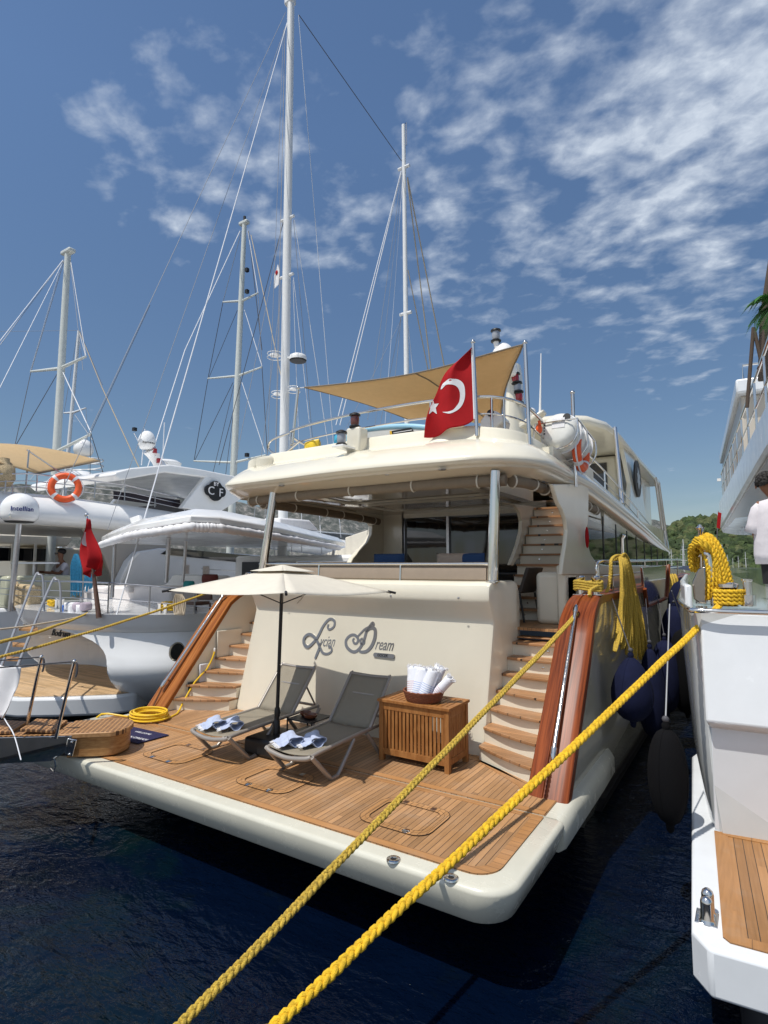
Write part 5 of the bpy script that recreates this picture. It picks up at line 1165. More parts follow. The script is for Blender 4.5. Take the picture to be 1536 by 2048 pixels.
# standing and running rigging: pairs of photo points, each a wire at its own distance
def S_(a, ya, b, yb, parent=B, r=.011, m=wire): stay(at_y(*a, ya), at_y(*b, yb), parent, r, m)
for a, ya, b, yb, r, m in [((571, 25), 14, (120, 990), 6.9, .009, wire), ((576, 40), 14, (233, 1230), 6.5, .014, wirew), ((576, 40), 14, (215, 1060), 8, .008, wire), ((598, 30), 14, (803, 322), 20, .014, wired), ((597, 30), 14, (682, 1075), 17, .010, wirew),
    ((568, 440), 14, (438, 930), 13, .011, wired), ((566, 440), 14, (470, 930), 12, .009, wire), ((589, 440), 14, (680, 1050), 16, .011, wirew), ((587, 440), 14, (640, 1050), 15, .010, wire), ((587, 555), 14, (640, 1040), 15, .011, wirew), ((566, 555), 14, (505, 1060), 12.5, .009, wire), ((586, 560), 14, (604, 1060), 14.5, .009, wirew),
    ((561, 555), 14, (548, 1080), 13.2, .008, wire), ((567, 60), 14, (530, 1040), 12, .008, wire), ((570, 60), 14, (548, 1040), 13, .007, beigel),
    ((803, 340), 20, (672, 850), 17, .018, wirew), ((803, 345), 20, (680, 850), 17.3, .018, wirew), ((803, 350), 20, (735, 840), 19, .010, wire), ((804, 360), 20, (750, 850), 19, .008, wire), ((805, 360), 20, (770, 850), 19.4, .008, wirew),
    ((815, 360), 20, (862, 740), 22, .028, beigel), ((815, 355), 20, (890, 740), 23, .030, beigel), ((816, 540), 20, (880, 860), 22, .024, beigel), ((814, 630), 20, (836, 840), 21, .012, wirew), ((803, 630), 20, (780, 850), 19.3, .010, wire), ((803, 630), 20, (760, 850), 19, .010, wire), ((802, 640), 20, (640, 960), 15.5, .007, wire)]:
    S_(a, ya, b, yb, B, r, m)
for px, top, bot in ((600, 1055, 1105), (640, 1050, 1112), (580, 1050, 1112), (545, 1040, 1110)): S_((px, top), 14, (px+4, bot), 14, B, .01, wirew)
ck = MB().prism([on_mast(T1, F1, 540, 14)+Vector(v) for v in ((-.38, -.05, .3), (-.30, -.05, .05), (-.33, -.05, -.45), (-.52, -.05, -.55), (-.56, -.05, -.1))], (0, .02, 0)).build('courtesy_flag', whitec, B, bevel=.01)
MB().ball(on_mast(T1, F1, 541, 14)+Vector((-.42, -.06, .02)), .06, sq=(1, .3, 1.4)).build('flag_mark', redm, ck)
# satellite dome on its own post at the stern
ip = at_y(24, 1170, 6.7); it = at_y(38, 1048, 6.7)
MB().tube([ip-Vector((0, 0, .6)), it], .062, 16).build('dome_post', steel, B)
dc = at_y(40, 1020, 6.7); dr = .40
dm = MB().lathe([(.001, -.27), (dr*.8, -.27), (dr*.97, -.2), (dr, -.12), (dr, .02)] + [(dr*max(.002, cos(a)), .02+dr*.95*sin(a)) for a in [pi/2*k/9 for k in range(1, 10)]], dc, 32, caps=False).build('satellite_dome', gelw, B, smooth=60)
MB().lathe([(.001, -.30), (dr*.72, -.30), (dr*.8, -.268)], dc, 28).build('dome_base', black, dm)
vd = (EYE-dc); va = math.atan2(vd.y, vd.x)
text_mb('Intellian', .155, lambda x, y, d: (lambda a: dc + Vector((cos(a)*(dr+.004+d), sin(a)*(dr+.004+d), y-.05)))(va + .12 + x/dr), .004, .05, 'CENTER', 1.0, 3, .0015).build('dome_lettering', mat('blue_lettering', (.012, .03, .22), .5), dm, smooth=0)
MB().box((-.02, -.02, -.05), (.02, .02, .05), Matrix.Translation(dc+Vector((cos(va-.5)*dr, sin(va-.5)*dr, -.17)))).build('latch', chrome, dm, bevel=.01)
# small loose things on that boat
fl2 = thing('flag', 'red ensign hanging slack from the slanted wooden staff on the left boat', 'flag', at_y(198, 1236, 6.25))
sA, sB = at_y(173, 1030, 6.25), at_y(198, 1236, 6.25)
MB().tube([sA.lerp(sB, .5), sB], [.03, .05], 14).build('staff', wood_mat('brown_staff', (.16, .09, .06), (.08, .04, .03), (30, 30, 5)), fl2); MB().tube([sA, sA.lerp(sB, .5)], .024, 12).build('staff_top', chrome, fl2); MB().ball(sA, .04).build('pole_cap', chrome, fl2)
def slack(u, v):
    a = sA.lerp(sB, .04+.44*v); w = .36*(.35+.65*sin(pi*min(1, v*1.1)**.7)) * (1 if u > .5 else .9); s = (u-.5)*2
    return a + Vector((s*w*(.25+.75*v) + .06*sin(v*7+u*3), .12*sin(u*13+v*3)*(.3+v), -.18*abs(s)*(.3+v)*1.2 + .02*sin(u*20)))
MB().grid(slack, 26, 26).build('cloth', redm, fl2, smooth=80, solid=.004)
def cfold(u, v):
    w = .09*sin(pi*v)**.8 + .004; uu = .34 + w*(u-.5)*2 + .10*v; vv = .26+.40*v; p = slack(uu, vv); n = (slack(uu+.01, vv)-p).cross(slack(uu, vv+.01)-p).normalized()
    return p + n*(.008 if n.dot(EYE-p) > 0 else -.008)
MB().grid(cfold, 8, 14).build('crescent_fold', whitec, fl2, smooth=80)
ba = thing('woven_bag', 'tall natural woven basket bag standing at the left edge behind the rail', 'basket', at_y(40, 1214, 6.9))
ras = mat('straw_weave', (.52, .40, .24), .9, var=.5, vscale=45, bump=1., bscale=70)
MB().prism([at_y(px, py, 6.9) for px, py in [(18, 1168), (58, 1172), (56, 1215), (24, 1216)]], (0, .3, 0)).build('body', ras, ba, bevel=.04)
MB().tube(spline([at_y(22, 1172, 6.9), at_y(28, 1152, 6.9), at_y(36, 1170, 6.9)], 8), .02, 8).build('handle', ras, ba)
bcl = mat('blue_rope', (.02, .20, .36), .8, var=.35, vscale=30, bump=1., bscale=90)
for (px, py, w, h, lab) in ((152, 1108, 22, 85, 'thick hank of blue rope hanging on the rail left of the red ensign'), (176, 1140, 14, 40, 'smaller hank of blue rope hanging behind the red ensign')):
    mb = MB(); rr = random.Random(px)
    for k in range(13):
        x = px + (k-6)*w/13; P = [at_y(px+(k-6)*w/44, py, 7.3), at_y(x, py+h*.3, 7.25), at_y(x+rr.uniform(-2, 2), py+h*.95+rr.uniform(-6, 5), 7.25), at_y(x+1, py+h*.5, 7.33), at_y(px+(k-6)*w/44+1, py+2, 7.35)]
        q = plait(spline(P, 6), .012, .07); mb.add(q.v, q.f)
    tag(mb.build('rope_hank', bcl), lab, 'rope', 'blue rope hanks on the left rail')
bt = thing('bundle', 'blue and white patterned cloth bundle on the left deck edge', 'cloth bundle', at_y(158, 1222, 6.35))
for k in range(6): cushion(at_y(132+k*8, 1218-(k % 2)*5, 6.45), (.22, .2, .17), k, (mat('blue_cloth', (.03, .12, .42), .8), whitec, whitec, mat('mauve_cloth', (.42, .36, .42), .8), whitec, MATS['mauve_cloth'])[k], 'fold', None, None).parent = bt
for o in [o for o in COL.objects if o.parent is bt]: o.location = o.location - bt.location
def rope_heap(c, s, m, label, name='rope_coil', n=60, r=.016, seed=1):
    rr = random.Random(seed); P = [Vector(c)+Vector((s*cos(k*1.9)*rr.uniform(.5, 1), s*.6*sin(k*1.9)*rr.uniform(.5, 1), rr.uniform(0, s*.8)+r)) for k in range(n)]
    return tag(MB().tube(spline(P, 4), r, 7).build(name, m, origin=c), label, 'rope')
rope_heap(at_y(105, 1213, 6.8), .16, rope_y, 'yellow rope heaped on the stern bollard between the left boat rails', seed=2)
rope_heap(at_y(335, 1222, 7.2), .2, rope_y, 'yellow rope heaped on the bollard of the left boat near the parasol tip', seed=3)
bitts(at_y(118, 1218, 6.6), B, .9); bitts(at_y(325, 1228, 7.1), B, .9)
hk = MB()
for k in range(7): hk.tube(spline([at_y(352+k*2, 1188, 6.9), at_y(347+k*4, 1205, 6.9), at_y(350+k*3, 1230, 6.88), at_y(356+k*2, 1205, 6.93), at_y(354+k*2, 1188, 6.95)], 5), .012, 6)
tag(hk.build('rope_hank', mat('beige_rope', (.55, .46, .34), .8, bump=.6, bscale=120)), 'beige rope hank tied on the rail under the left parasol tip', 'rope')
chb = thing('deck_chair', 'dark brown wooden deck chair behind the rail beside the parasol tip', 'chair', at_y(400, 1215, 8))
dw = mat('dark_wood', (.07, .025, .015), .4, coat=.3)
MB().prism([at_y(px, py, 8) for px, py in [(392, 1180), (420, 1176), (422, 1200), (394, 1200)]], (0, .05, 0)).build('backrest', dw, chb, bevel=.01); MB().prism([at_y(px, py, 8) for px, py in [(392, 1202), (420, 1202), (420, 1209), (392, 1209)]], (0, -.4, 0)).build('seat', dw, chb, bevel=.01)
for px in (392, 420): MB().tube([at_y(px, 1205, 7.9), at_y(px, 1232, 7.9)], .02, 8).build('leg', dw, chb)
cushion(at_y(420, 1158, 9.0), (.5, .2, .22), 0, rust, 'cushion', 'dark red cushion on the left boat beside the parasol tip', 'cushion'); cushion(at_y(378, 1170, 9.0), (.3, .2, .2), 0, teal, 'cushion', 'teal cushion on the left boat beside the dark red cushion', 'cushion')
for px, py in ((372, 1140), (412, 1142)): MB().box(at_y(px-7, py+8, 9.5), at_y(px+7, py-10, 9.7)).build('deck_locker', steel, B, bevel=.03)
MB().prism([at_y(px, py, 7.9) for px, py in [(258, 1036), (276, 1030), (280, 1042), (262, 1048)]], (0, .1, 0)).build('floodlight', gelw, B, bevel=.02)

# boarding ladder and canvas roll at the far left
ld = thing('boarding_ladder', 'steel boarding ladder with wooden treads leaning at the far left', 'ladder', at_z(14, 1330, .9))
for (tx, ty), (bx_, by_) in (((78, 1150), (2, 1335)), ((112, 1160), (30, 1345))):
    P = [at_y(tx+10, 1228, 6.2), at_y(tx+8, ty+10, 6.25), at_y(tx, ty, 6.2), at_y(tx-10, ty+8, 6.1), at_y(bx_, by_, 4.3)]
    MB().tube(spline(P, 6), .022, 10).build('side_rail', wire, ld)
for k, (xa, xb, y) in enumerate(((38, 74, 1252), (25, 52, 1284), (12, 38, 1312), (2, 30, 1332))):
    MB().prism([at_y(xa, y, 5.3-k*.25), at_y(xb, y+2, 5.2-k*.25), at_y(xb+2, y+7, 5.0-k*.25), at_y(xa, y+6, 5.1-k*.25)], (0, 0, -.03)).build('tread', palew, ld, smooth=0)
cv = thing('canvas_screen', 'white canvas screen laced to the ladder rail at the left edge', 'canvas', at_y(15, 1440, 3.2))
def cvf(u, v):
    a = at_y(lerp(-30, 36, u), lerp(1322, 1335, u)+6*u*0, 3.3); b = at_y(lerp(-30, 8, u), 1438, 3.2); p = a.lerp(b, v); return p + Vector((0, .05*sin(u*7+v*3), .01*sin(v*14)))
MB().grid(cvf, 14, 18).build('cloth', whitec, cv, smooth=80, solid=.006)
MB().tube(spline([at_y(8, 1436, 3.2), at_y(14, 1446, 3.2), at_y(28, 1470, 3.15), at_y(42, 1520, 3.1)], 6), .006, 6).build('lacing', wirew, cv)

# --- motor yacht behind it
Cx = -16.0
M2 = thing('motor_yacht', 'large white flybridge motor yacht with round black emblem, farther left behind the sailing yacht', 'yacht', (-19, 12, 0))
def cpoly(pts, th, name, m=gelw, bev=.03, x=Cx, parent=M2): return MB().prism([at_x(px, py, x) for px, py in pts], (th, 0, 0)).build(name, m, parent, bevel=bev, seg=3)
# upper deck: bright rounded coaming along the starboard side and round the stern
sec = [(.5, 3.98), (.12, 4.02), (0, 4.14), (-.02, 4.3), (.06, 4.5), (.22, 4.7), (.42, 4.83), (.6, 4.86), (.7, 4.78), (.75, 4.4)]
path = [(-16, 30), (-16, 22), (-16, 16), (-16, 12), (-16, 9.0), (-16.05, 7.8), (-16.3, 6.9), (-16.9, 6.3), (-18, 6.0), (-20, 5.9), (-22, 6.1)]
rings = []
for ins, z in sec:
    R = []
    for i, (x, y) in enumerate(path):
        a = Vector(path[max(0, i-1)]); b = Vector(path[min(len(path)-1, i+1)]); t = (b-a).normalized(); n = Vector((t.y, -t.x))
        if n.dot(Vector((-19-x, 14-y))) < 0: n = -n
        R.append((x+n.x*ins, y+n.y*ins, z - .06*max(0, y-10) + (.0 if z < 4.2 else 0)))
    rings.append(R)
cm = MB(); cm.loft(rings, closed=False, caps=False); cm.build('upper_deck', gelw, M2, smooth=50)
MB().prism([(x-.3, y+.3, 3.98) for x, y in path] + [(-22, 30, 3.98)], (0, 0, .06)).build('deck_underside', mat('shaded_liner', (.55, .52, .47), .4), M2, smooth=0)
MB().prism([(x-.6, y+.5, 4.4) for x, y in path] + [(-22, 30, 4.4)], (0, 0, .05)).build('upper_floor', gelw, M2, smooth=0)
# lower hull, aft deck
MB().prism([(-22.3, 7.0, -.4), (-16.2, 7.0, -.4), (-15.9, 9.4, -.4), (-15.9, 26, -.4), (-19, 34, -.4), (-22.3, 26, -.4)], (0, 0, 2.2)).build('hull', hwb, M2, bevel=.1)
olive = mat('pale_olive_gelcoat', (.45, .45, .33), .25, coat=.3)
MB().box((-21.8, 7.2, 1.8), (-16.1, 7.45, 2.62)).build('stern_bulwark', olive, M2, bevel=.08)
MB().box((-16.25, 7.45, 1.8), (-16.05, 9.6, 2.62)).build('side_bulwark', olive, M2, bevel=.05)
MB().box((-22, 7.3, 1.75), (-16.1, 14, 1.85)).build('aft_deck', MATS['grey_teak_planks'], M2, smooth=0)
MB().box((-22, 12.4, 1.8), (-17.2, 12.6, 4.0)).build('saloon_wall', mat('beige_liner', (.42, .38, .33), .5), M2, smooth=0); MB().box((-20.6, 12.36, 1.9), (-17.6, 12.39, 3.7)).build('saloon_door', glass, M2, smooth=0)
MB().prism([(-16.3, 10.5, 1.8), (-16.3, 12.2, 1.8), (-16.3, 12.2, 4.0), (-16.3, 9.2, 4.0), (-16.3, 9.9, 3.2)], (-.15, 0, 0)).build('side_wing', MATS['beige_liner'], M2, bevel=.03)
cpoly([(232, 1192), (240, 1160), (258, 1122), (275, 1104), (320, 1096), (620, 1118), (640, 1200)], -.3, 'side_wall', hwb)
cpoly([(232, 1192), (240, 1160), (258, 1122), (275, 1104), (280, 1106), (262, 1124), (245, 1162), (238, 1192)], .04, 'wing_edge', gelw, .01, Cx+.0)
cpoly([(321, 1108), (338, 1096), (620, 1122), (620, 1138), (480, 1125)], .03, 'side_window', glass, 0)
# fly bridge hard top on raked wings
cpoly([(228, 950), (232, 944), (262, 936), (340, 929), (400, 938), (470, 952), (560, 975), (560, 990), (470, 966), (412, 955), (330, 945), (240, 961)], -5.0, 'hard_top', gelw, .05)
cpoly([(413, 952), (470, 962), (520, 975), (440, 1024), (428, 1026), (364, 1016)], -.25, 'wing', gelw, .03)
MB().prism([v+Vector((-4.6, 0, 0)) for v in [at_x(px, py, Cx) for px, py in [(413, 952), (470, 962), (520, 975), (440, 1024), (364, 1016)]]], (-.25, 0, 0)).build('wing', gelw, M2, bevel=.03)
dpan = mat('dark_panel', (.02, .012, .018), .35)
MB().box((-20.6, 13.4, 4.5), (-17, 13.6, 5.15)).build('windscreen', dpan, M2, smooth=0)
cpoly([(228, 982), (360, 1000), (362, 1016), (228, 998)], -.04, 'weather_cloth', dpan, 0, Cx-.5)
def rail_c(pts, x, posts, h=(0, .22), parent=M2, low=.5, r=.022):
    P = [at_x(px, py, x) for px, py in pts]
    for dz in h: MB().tube([p-Vector((0, 0, dz)) for p in P], r if not dz else r*.6, 8).build('guard_rail', gelw if r < .02 else steel, parent)
    for t in posts: k = min(len(P)-2, int(t*(len(P)-1))); p = P[k].lerp(P[k+1], t*(len(P)-1)-k); MB().tube([p, p-Vector((0, 0, low))], r*.8, 8).build('rail_post', steel, parent)
rail_c([(0, 948), (60, 947), (130, 955), (250, 970), (370, 998)], -16.45, (.05, .3, .5, .62, .75, .87, 1), h=(0, .2, .36))
ce = at_x(430, 981, Cx+.06); em2 = MB().prism([ce+Vector((0, .34*cos(a), .36*sin(a)-.02)) for a in [2*pi*k/20 for k in range(20)]], (.05, 0, 0)).build('emblem', black, M2)
for s, dy, dz, sz in (('C', -.22, -.17, .42), ('F', .22, -.2, .42), ('BY', .0, .16, .2)):
    text_mb(s, sz, lambda x, y, d: ce + Vector((.056+d, dy+x, dz+y)), .02, 0).build('emblem_letter', whitec, em2, smooth=0)
for dy in (-.27, .27): MB().prism([ce+Vector((-.01, dy+.2*cos(a), -.02+.2*sin(a))) for a in [2*pi*k/16 for k in range(16)]], (.055, 0, 0)).build('emblem_lobe', black, em2)
# dome mast with lights, whips, scanner
dcx = at_x(294, 884, -18); MB().tube(spline([at_x(322, 935, -18), at_x(310, 918, -18), at_x(299, 900, -18)], 6), [.28, .25, .22, .2, .18, .17, .17, .18, .19, .2, .22, .24, .26], 14).build('dome_mast', gelw, M2)
dm2 = dome(dcx, .30, M2, 1.7)
va = math.atan2(EYE.y-dcx.y, EYE.x-dcx.x); text_mb('Raymarine', .11, lambda x, y, d: (lambda a: dcx + Vector((cos(a)*(.305+d), sin(a)*(.305+d), y-.1)))(va+.25+x/.3), .004, .2).build('dome_lettering', black, dm2, smooth=0)
for px, py in ((306, 902), (312, 912), (315, 922)): MB().lathe([(.001, -.08), (.09, -.08), (.09, .08), (.001, .08)], at_x(px+3, py, -17.8), 12).build('nav_light', lr if py != 912 else gelw, M2)
MB().lathe([(.001, 0), (.5, .0), (.52, .08), (.4, .16), (.001, .18)], at_x(334, 930, -18.2), 24).build('scanner', gelw, M2)
for a, b in (((283, 930), (290, 858)), ((325, 925), (329, 845)), ((278, 885), (268, 866))): MB().tube([at_x(*a, -18), at_x(*b, -18)], .018, 6).build('whip_antenna', wirew, M2)
MB().box((-.06, -.06, 0), (.06, .06, .12), Matrix.Translation(at_x(269, 862, -18))).build('antenna_head', black, M2)
# awning on poles
aw = [at_x(0, 892, -17.2), at_x(62, 893, -17.0), at_x(200, 920, -16.6), at_x(70, 946, -16.6), at_x(-40, 925, -16.8)]
w0 = thing('awning', 'tan sun awning on poles over the stern of the left motor yacht', 'awning', at_x(80, 950, -17))
def awn(u, v):
    a = at_x(lerp(-70, 200, u), lerp(888, 921, u**1.6), -18.6+1.6*u); b = at_x(lerp(-70, 72, u), lerp(906, 947, u), -16.5); p = a.lerp(b, v); p.z += .10*sin(pi*u)*(1-v) - .08*sin(pi*v)*sin(pi*u); return p
MB().grid(awn, 20, 12).build('cloth', tanc, w0, smooth=80, solid=.01)
MB().tube([awn(k/20, .5)-Vector((0, 0, .03)) for k in range(21)], .03, 6).build('batten', blind, w0); MB().tube([awn(1, k/12)-Vector((0, 0, .01)) for k in range(13)], .025, 6).build('batten', blind, w0)
for a, b in (((58, 900), (50, 990)), ((24, 935), (24, 985)), ((54, 900), (150, 965))): MB().tube([at_x(*a, -16.6), at_x(*b, -16.6)], .022, 8).build('pole', steel, w0)
life_ring(at_x(130, 975, -16.15), (.86, -.5, .1), .34, 'orange life ring on the upper rail of the left motor yacht')
wk = MB().lathe([(.001, 0), (.2, 0), (.3, .2), (.28, .5), (.16, .6), (.14, .75), (.001, .76)], at_x(4, 972, -16.7), 20); tag(wk.build('wicker_lamp', ras, smooth=50), 'round wicker lantern at the left edge on the upper deck of the left motor yacht', 'lantern')
# seated man in a white shirt
def figure(name, joints, bones, m, parent, sub=2):
    me = bpy.data.meshes.new(name); o0 = loc_of(parent)
    me.from_pydata([Vector(j[0])-o0 for j in joints], bones, []); o = bpy.data.objects.new(name, me); COL.objects.link(o); o.parent = parent; WLOC[o.name] = o0
    md = o.modifiers.new('skin', 'SKIN'); md.use_smooth_shade = True
    for i, j in enumerate(joints): r = j[1]; me.skin_vertices[0].data[i].radius = (r, r) if not isinstance(r, tuple) else r
    me.skin_vertices[0].data[0].use_root = True
    s = o.modifiers.new('sub', 'SUBSURF'); s.levels = sub; s.render_levels = sub
    me.materials.append(m); return o
skin = mat('tanned_skin', (.24, .105, .055), .5, var=.06, vscale=20); hair = mat('black_hair', (.012, .009, .008), .6, bump=.8, bscale=90)
tee = mat('white_tee', (.66, .63, .67), .85, var=.05, vscale=8, bump=.9, bscale=9)
p2 = thing('person', 'seated man in white shirt and sunglasses at the table of the left motor yacht', 'person', at_x(125, 1165, -17))
h = at_x(121, 1108, -17); 
J = [(h+Vector((.02, .1, -.95)), .13), (h+Vector((.03, .08, -.65)), .14), (h+Vector((.02, .05, -.33)), .15), (h+Vector((.0, .02, -.17)), .055), (h+Vector((0, 0, .0)), .10), (h+Vector((-.01, -.02, .09)), .075),
     (h+Vector((-.2, .05, -.31)), .06), (h+Vector((-.26, -.1, -.56)), .045), (h+Vector((-.3, -.36, -.52)), .035), (h+Vector((-.3, -.44, -.51)), .03), (h+Vector((.22, .03, -.31)), .06), (h+Vector((.26, -.12, -.56)), .045), (h+Vector((.05, -.38, -.53)), .035), (h+Vector((.0, -.44, -.52)), .03),
     (h+Vector((-.1, -.35, -1.0)), .085), (h+Vector((.14, -.35, -1.0)), .085), (h+Vector((-.1, -.42, -1.4)), .055), (h+Vector((.14, -.42, -1.4)), .055)]
figure('body', J, [(0, 1), (1, 2), (2, 3), (3, 4), (4, 5), (2, 6), (6, 7), (7, 8), (8, 9), (2, 10), (10, 11), (11, 12), (12, 13), (0, 14), (0, 15), (14, 16), (15, 17)], skin, p2)
figure('shirt', [(J[0][0], .165), (J[1][0], .175), (J[2][0]+Vector((0, 0, -.03)), .175), (J[6][0], .085), (J[6][0].lerp(J[7][0], .8), .07), (J[10][0], .085), (J[10][0].lerp(J[11][0], .8), .07)], [(0, 1), (1, 2), (2, 3), (3, 4), (2, 5), (5, 6)], tee, p2)
MB().ball(h+Vector((.01, .035, .075)), .118, sq=(.98, 1.0, .8)).build('hair', hair, p2)
vd = (EYE-h).normalized(); MB().box((-.085, -.012, -.022), (.085, .012, .022), Matrix.Translation(h+Vector((-.01, -.115, .015)))).build('sunglasses', black, p2, bevel=.01)
MB().ball(h+Vector((-.01, -.125, -.02)), .018, sq=(.8, 1, 1.3)).build('nose', skin, p2)
tb2 = thing('table', 'pale oval table on the aft deck of the left motor yacht', 'table', at_x(90, 1150, -17.2)); MB().prism([at_x(70, 1128, -17.2)+Vector((.9*cos(a), .5*sin(a), 0)) for a in [2*pi*k/24 for k in range(24)]], (0, 0, .05)).build('top', gelw, tb2); MB().tube([at_x(70, 1128, -17.2), Vector((*at_x(70, 1128, -17.2).xy, 1.85))], .06, 10).build('leg', steel, tb2)

# --- grey masted gulet farther left and one more mast behind
G = thing('gulet', 'sailing gulet with two grey green masts and cream deck awning, behind the left motor yacht', 'gulet', (-26, 12, 0))
MB().prism([(-27, 8, -.3), (-23.6, 8.6, -.3), (-23.2, 12, -.3), (-23.2, 26, -.3), (-25.5, 34, -.3), (-27, 26, -.3)], (0, 0, 2.2)).build('hull', hwb, G, bevel=.1)
MB().prism([at_x(px, py, -23.4) for px, py in [(-20, 1068), (140, 1073), (146, 1077), (135, 1093), (-20, 1086)]], (-3, 0, 0)).build('deck_awning', canvas, G, bevel=.05)
MB().box((-27, 11.2, 1.8), (-23.6, 20, 3.6)).build('deckhouse', mat('cream_paint', (.6, .55, .45), .4), G, bevel=.08); MB().prism([at_x(px, py, -23.55) for px, py in [(-10, 1095), (92, 1098), (90, 1122), (-10, 1122)]], (.06, 0, 0)).build('deckhouse_window', glass, G, smooth=0)
for px in (25, 70): MB().box((-.04, -.04, -.6), (.04, .04, .4), Matrix.Translation(at_x(px, 1108, -23.4))).build('window_frame', canvas, G)
m4, T4, F4 = mast((136, 506), (110, 955), 12, .17, .12, G, mastg); m3, T3, F3 = mast((489, 446), (467, 945), 22, .21, .13, G, mastg)
MB().box(T4+Vector((-.35, -.15, -.05)), T4+Vector((.35, .15, .12))).build('masthead', mastg, m4, bevel=.05); MB().box(T3+Vector((-.35, -.15, -.1)), T3+Vector((.3, .15, .1))).build('masthead', mastg, m3, bevel=.05); MB().tube([T3, T3+Vector((0, 0, .4))], .08, 8).build('masthead_light', black, m3)
def spreader(mst, c, L, R, y, m=mastg):
    a = at_y(*c, y)
    for e in (L, R):
        if e: MB().tube([a, at_y(*e, y-.0)], [.075, .045], 10).build('spreader', m, mst)
spreader(m4, (120, 737), (62, 743), (172, 713), 12); spreader(m4, (110, 905), None, (182, 868), 12)
spreader(m3, (484, 602), (446, 604), (516, 586), 22); spreader(m3, (476, 752), (416, 757), (524, 734), 22); spreader(m3, (468, 925), (388, 922), (532, 910), 22)
for a, ya, b, yb, r, m in [((126, 520), 12, (0, 682), 8, .013, wirew), ((127, 520), 12, (0, 690), 8, .010, wire), ((127, 522), 12, (0, 775), 8.4, .013, wirew), ((128, 522), 12, (62, 743), 12, .013, wire), ((62, 743), 12, (30, 890), 11, .014, wired), ((116, 745), 12, (32, 890), 11, .014, wired), ((118, 545), 12, (60, 745), 12, .010, wirew), ((142, 525), 12, (172, 713), 12, .016, wirew), ((141, 525), 12, (166, 740), 12, .010, wire), ((126, 745), 12, (182, 865), 12, .02, wirew), ((182, 868), 12, (214, 970), 12.5, .014, wired), ((181, 868), 12, (180, 960), 12, .012, wired), ((182, 865), 12, (300, 610), 15, .012, wired), ((107, 905), 12, (60, 960), 11, .012, wire),
    ((480, 462), 22, (370, 700), 18, .024, wirew), ((370, 700), 18, (292, 945), 15, .024, wirew), ((483, 462), 22, (446, 604), 22, .016, wire), ((446, 604), 22, (416, 757), 22, .018, wired), ((416, 757), 22, (388, 922), 22, .018, wired), ((475, 620), 22, (418, 755), 22, .014, wired), ((466, 765), 22, (390, 920), 22, .016, wired), ((468, 770), 22, (425, 950), 21, .014, wired), ((474, 770), 22, (450, 960), 21.5, .014, wired), ((496, 462), 22, (516, 586), 22, .024, wirew), ((497, 462), 22, (524, 700), 22, .02, wired), ((502, 470), 22, (570, 790), 20, .026, beigel), ((489, 620), 22, (524, 732), 22, .02, wirew), ((524, 734), 22, (535, 910), 22, .018, wired), ((484, 765), 22, (530, 905), 22, .02, wirew), ((516, 586), 22, (524, 734), 22, .014, wire), ((160, 665), 16, (205, 770), 15, .01, wired)]:
    S_(a, ya, b, yb, G, r, m)
for px, py in ((494, 540), (494, 583), (494, 910)): MB().box((-.09, -.09, -.1), (.09, .09, .1), Matrix.Translation(at_y(px, py, 21.8))).build('mast_light', black, m3)
dome(at_y(167, 898, 14), .42, G, 1.3)
K = thing('sailboat', 'slim white mast of a sailboat standing just right of the big left grey mast', 'sailboat', (-37.5, 20, 0))
MB().prism([(-39.5, 15, -.2), (-35.6, 15, -.2), (-35.4, 22, -.2), (-37.5, 29, -.2), (-39.6, 22, -.2)], (0, 0, 1.8)).build('hull', hwb, K, bevel=.1)
m5, T5, F5 = mast((158, 662), (132, 955), 20, .135, .10, K, mastm)
spreader(m5, (147, 825), (128, 826), (172, 816), 20, mastm)
for a, b, r, m in [((159, 665), (172, 716), .02, wirew), ((160, 665), (204, 775), .03, beigel), ((204, 775), (278, 935), .035, beigel), ((155, 665), (128, 826), .014, wire), ((150, 830), (185, 880), .014, wire), ((0, 663), (156, 661), .012, wire), ((172, 816), (178, 960), .014, wire)]: S_(a, 20, b, 20, K, r, m)
gr = MB()
for dz in (0, .35, .7): gr.tube([at_y(168, 945, 19)+Vector((1.5*cos(a), .8*sin(a), dz)) for a in [2*pi*k/20 for k in range(20)]], .035, 6, closed=True)
gr.build('radar_guard', gelw, K); MB().lathe([(.001, 0), (.9, 0), (.95, .2), (.6, .5), (.001, .55)], at_y(158, 960, 19), 20).build('radar_dome', gelw, K)
# ================================================================== white yacht on the right
A2 = Vector((-.075, 1, 0)).normalized(); R2 = Vector((A2.y, -A2.x, 0)); O2 = Vector((-.40, 3.97, 0))
def rb(l, s, z): return O2 + R2*l + A2*s + Vector((0, 0, z))
RB = thing('yacht', 'white yacht at the right edge with teak stern platform and polished bollard', 'yacht', rb(2, 3, 0))
rbw = mat('bluish_white_gelcoat', (.72, .745, .77), .22, coat=.3, var=.03, vscale=4, rvar=.06)
rbh = mat('right_hull_gelcoat', (.58, .60, .60), .06, coat=.6, var=.03)
def rprism(P, z0, z1, name, m, bev=.0, seg=2): return MB().prism([rb(l, s, z0) for l, s in P], (0, 0, z1-z0)).build(name, m, RB, smooth=30, bevel=bev, seg=seg)
rprism([(0, .12), (.09, -.02), (4.6, -.06), (4.6, 1.8), (.17, 1.8), (.17, 3.9), (.07, 3.95), (0, 3.7)], .43, .70, 'swim_platform', rbw, .022, 3)
rprism([(.25, .12), (4.5, .08), (4.5, 1.9), (.25, 1.9)], -.5, .40, 'stern_underside', antif, .1)
tkr = plank_mat('right_teak', (.33, .165, .064), 'x', .062, .075, ang=math.degrees(math.atan2(.075, 1))*-1)
ang = math.degrees(math.atan2(-A2.x, A2.y))
MATS['right_teak'].node_tree.nodes['Mapping'].inputs['Rotation'].default_value = (0, 0, -radians(ang))
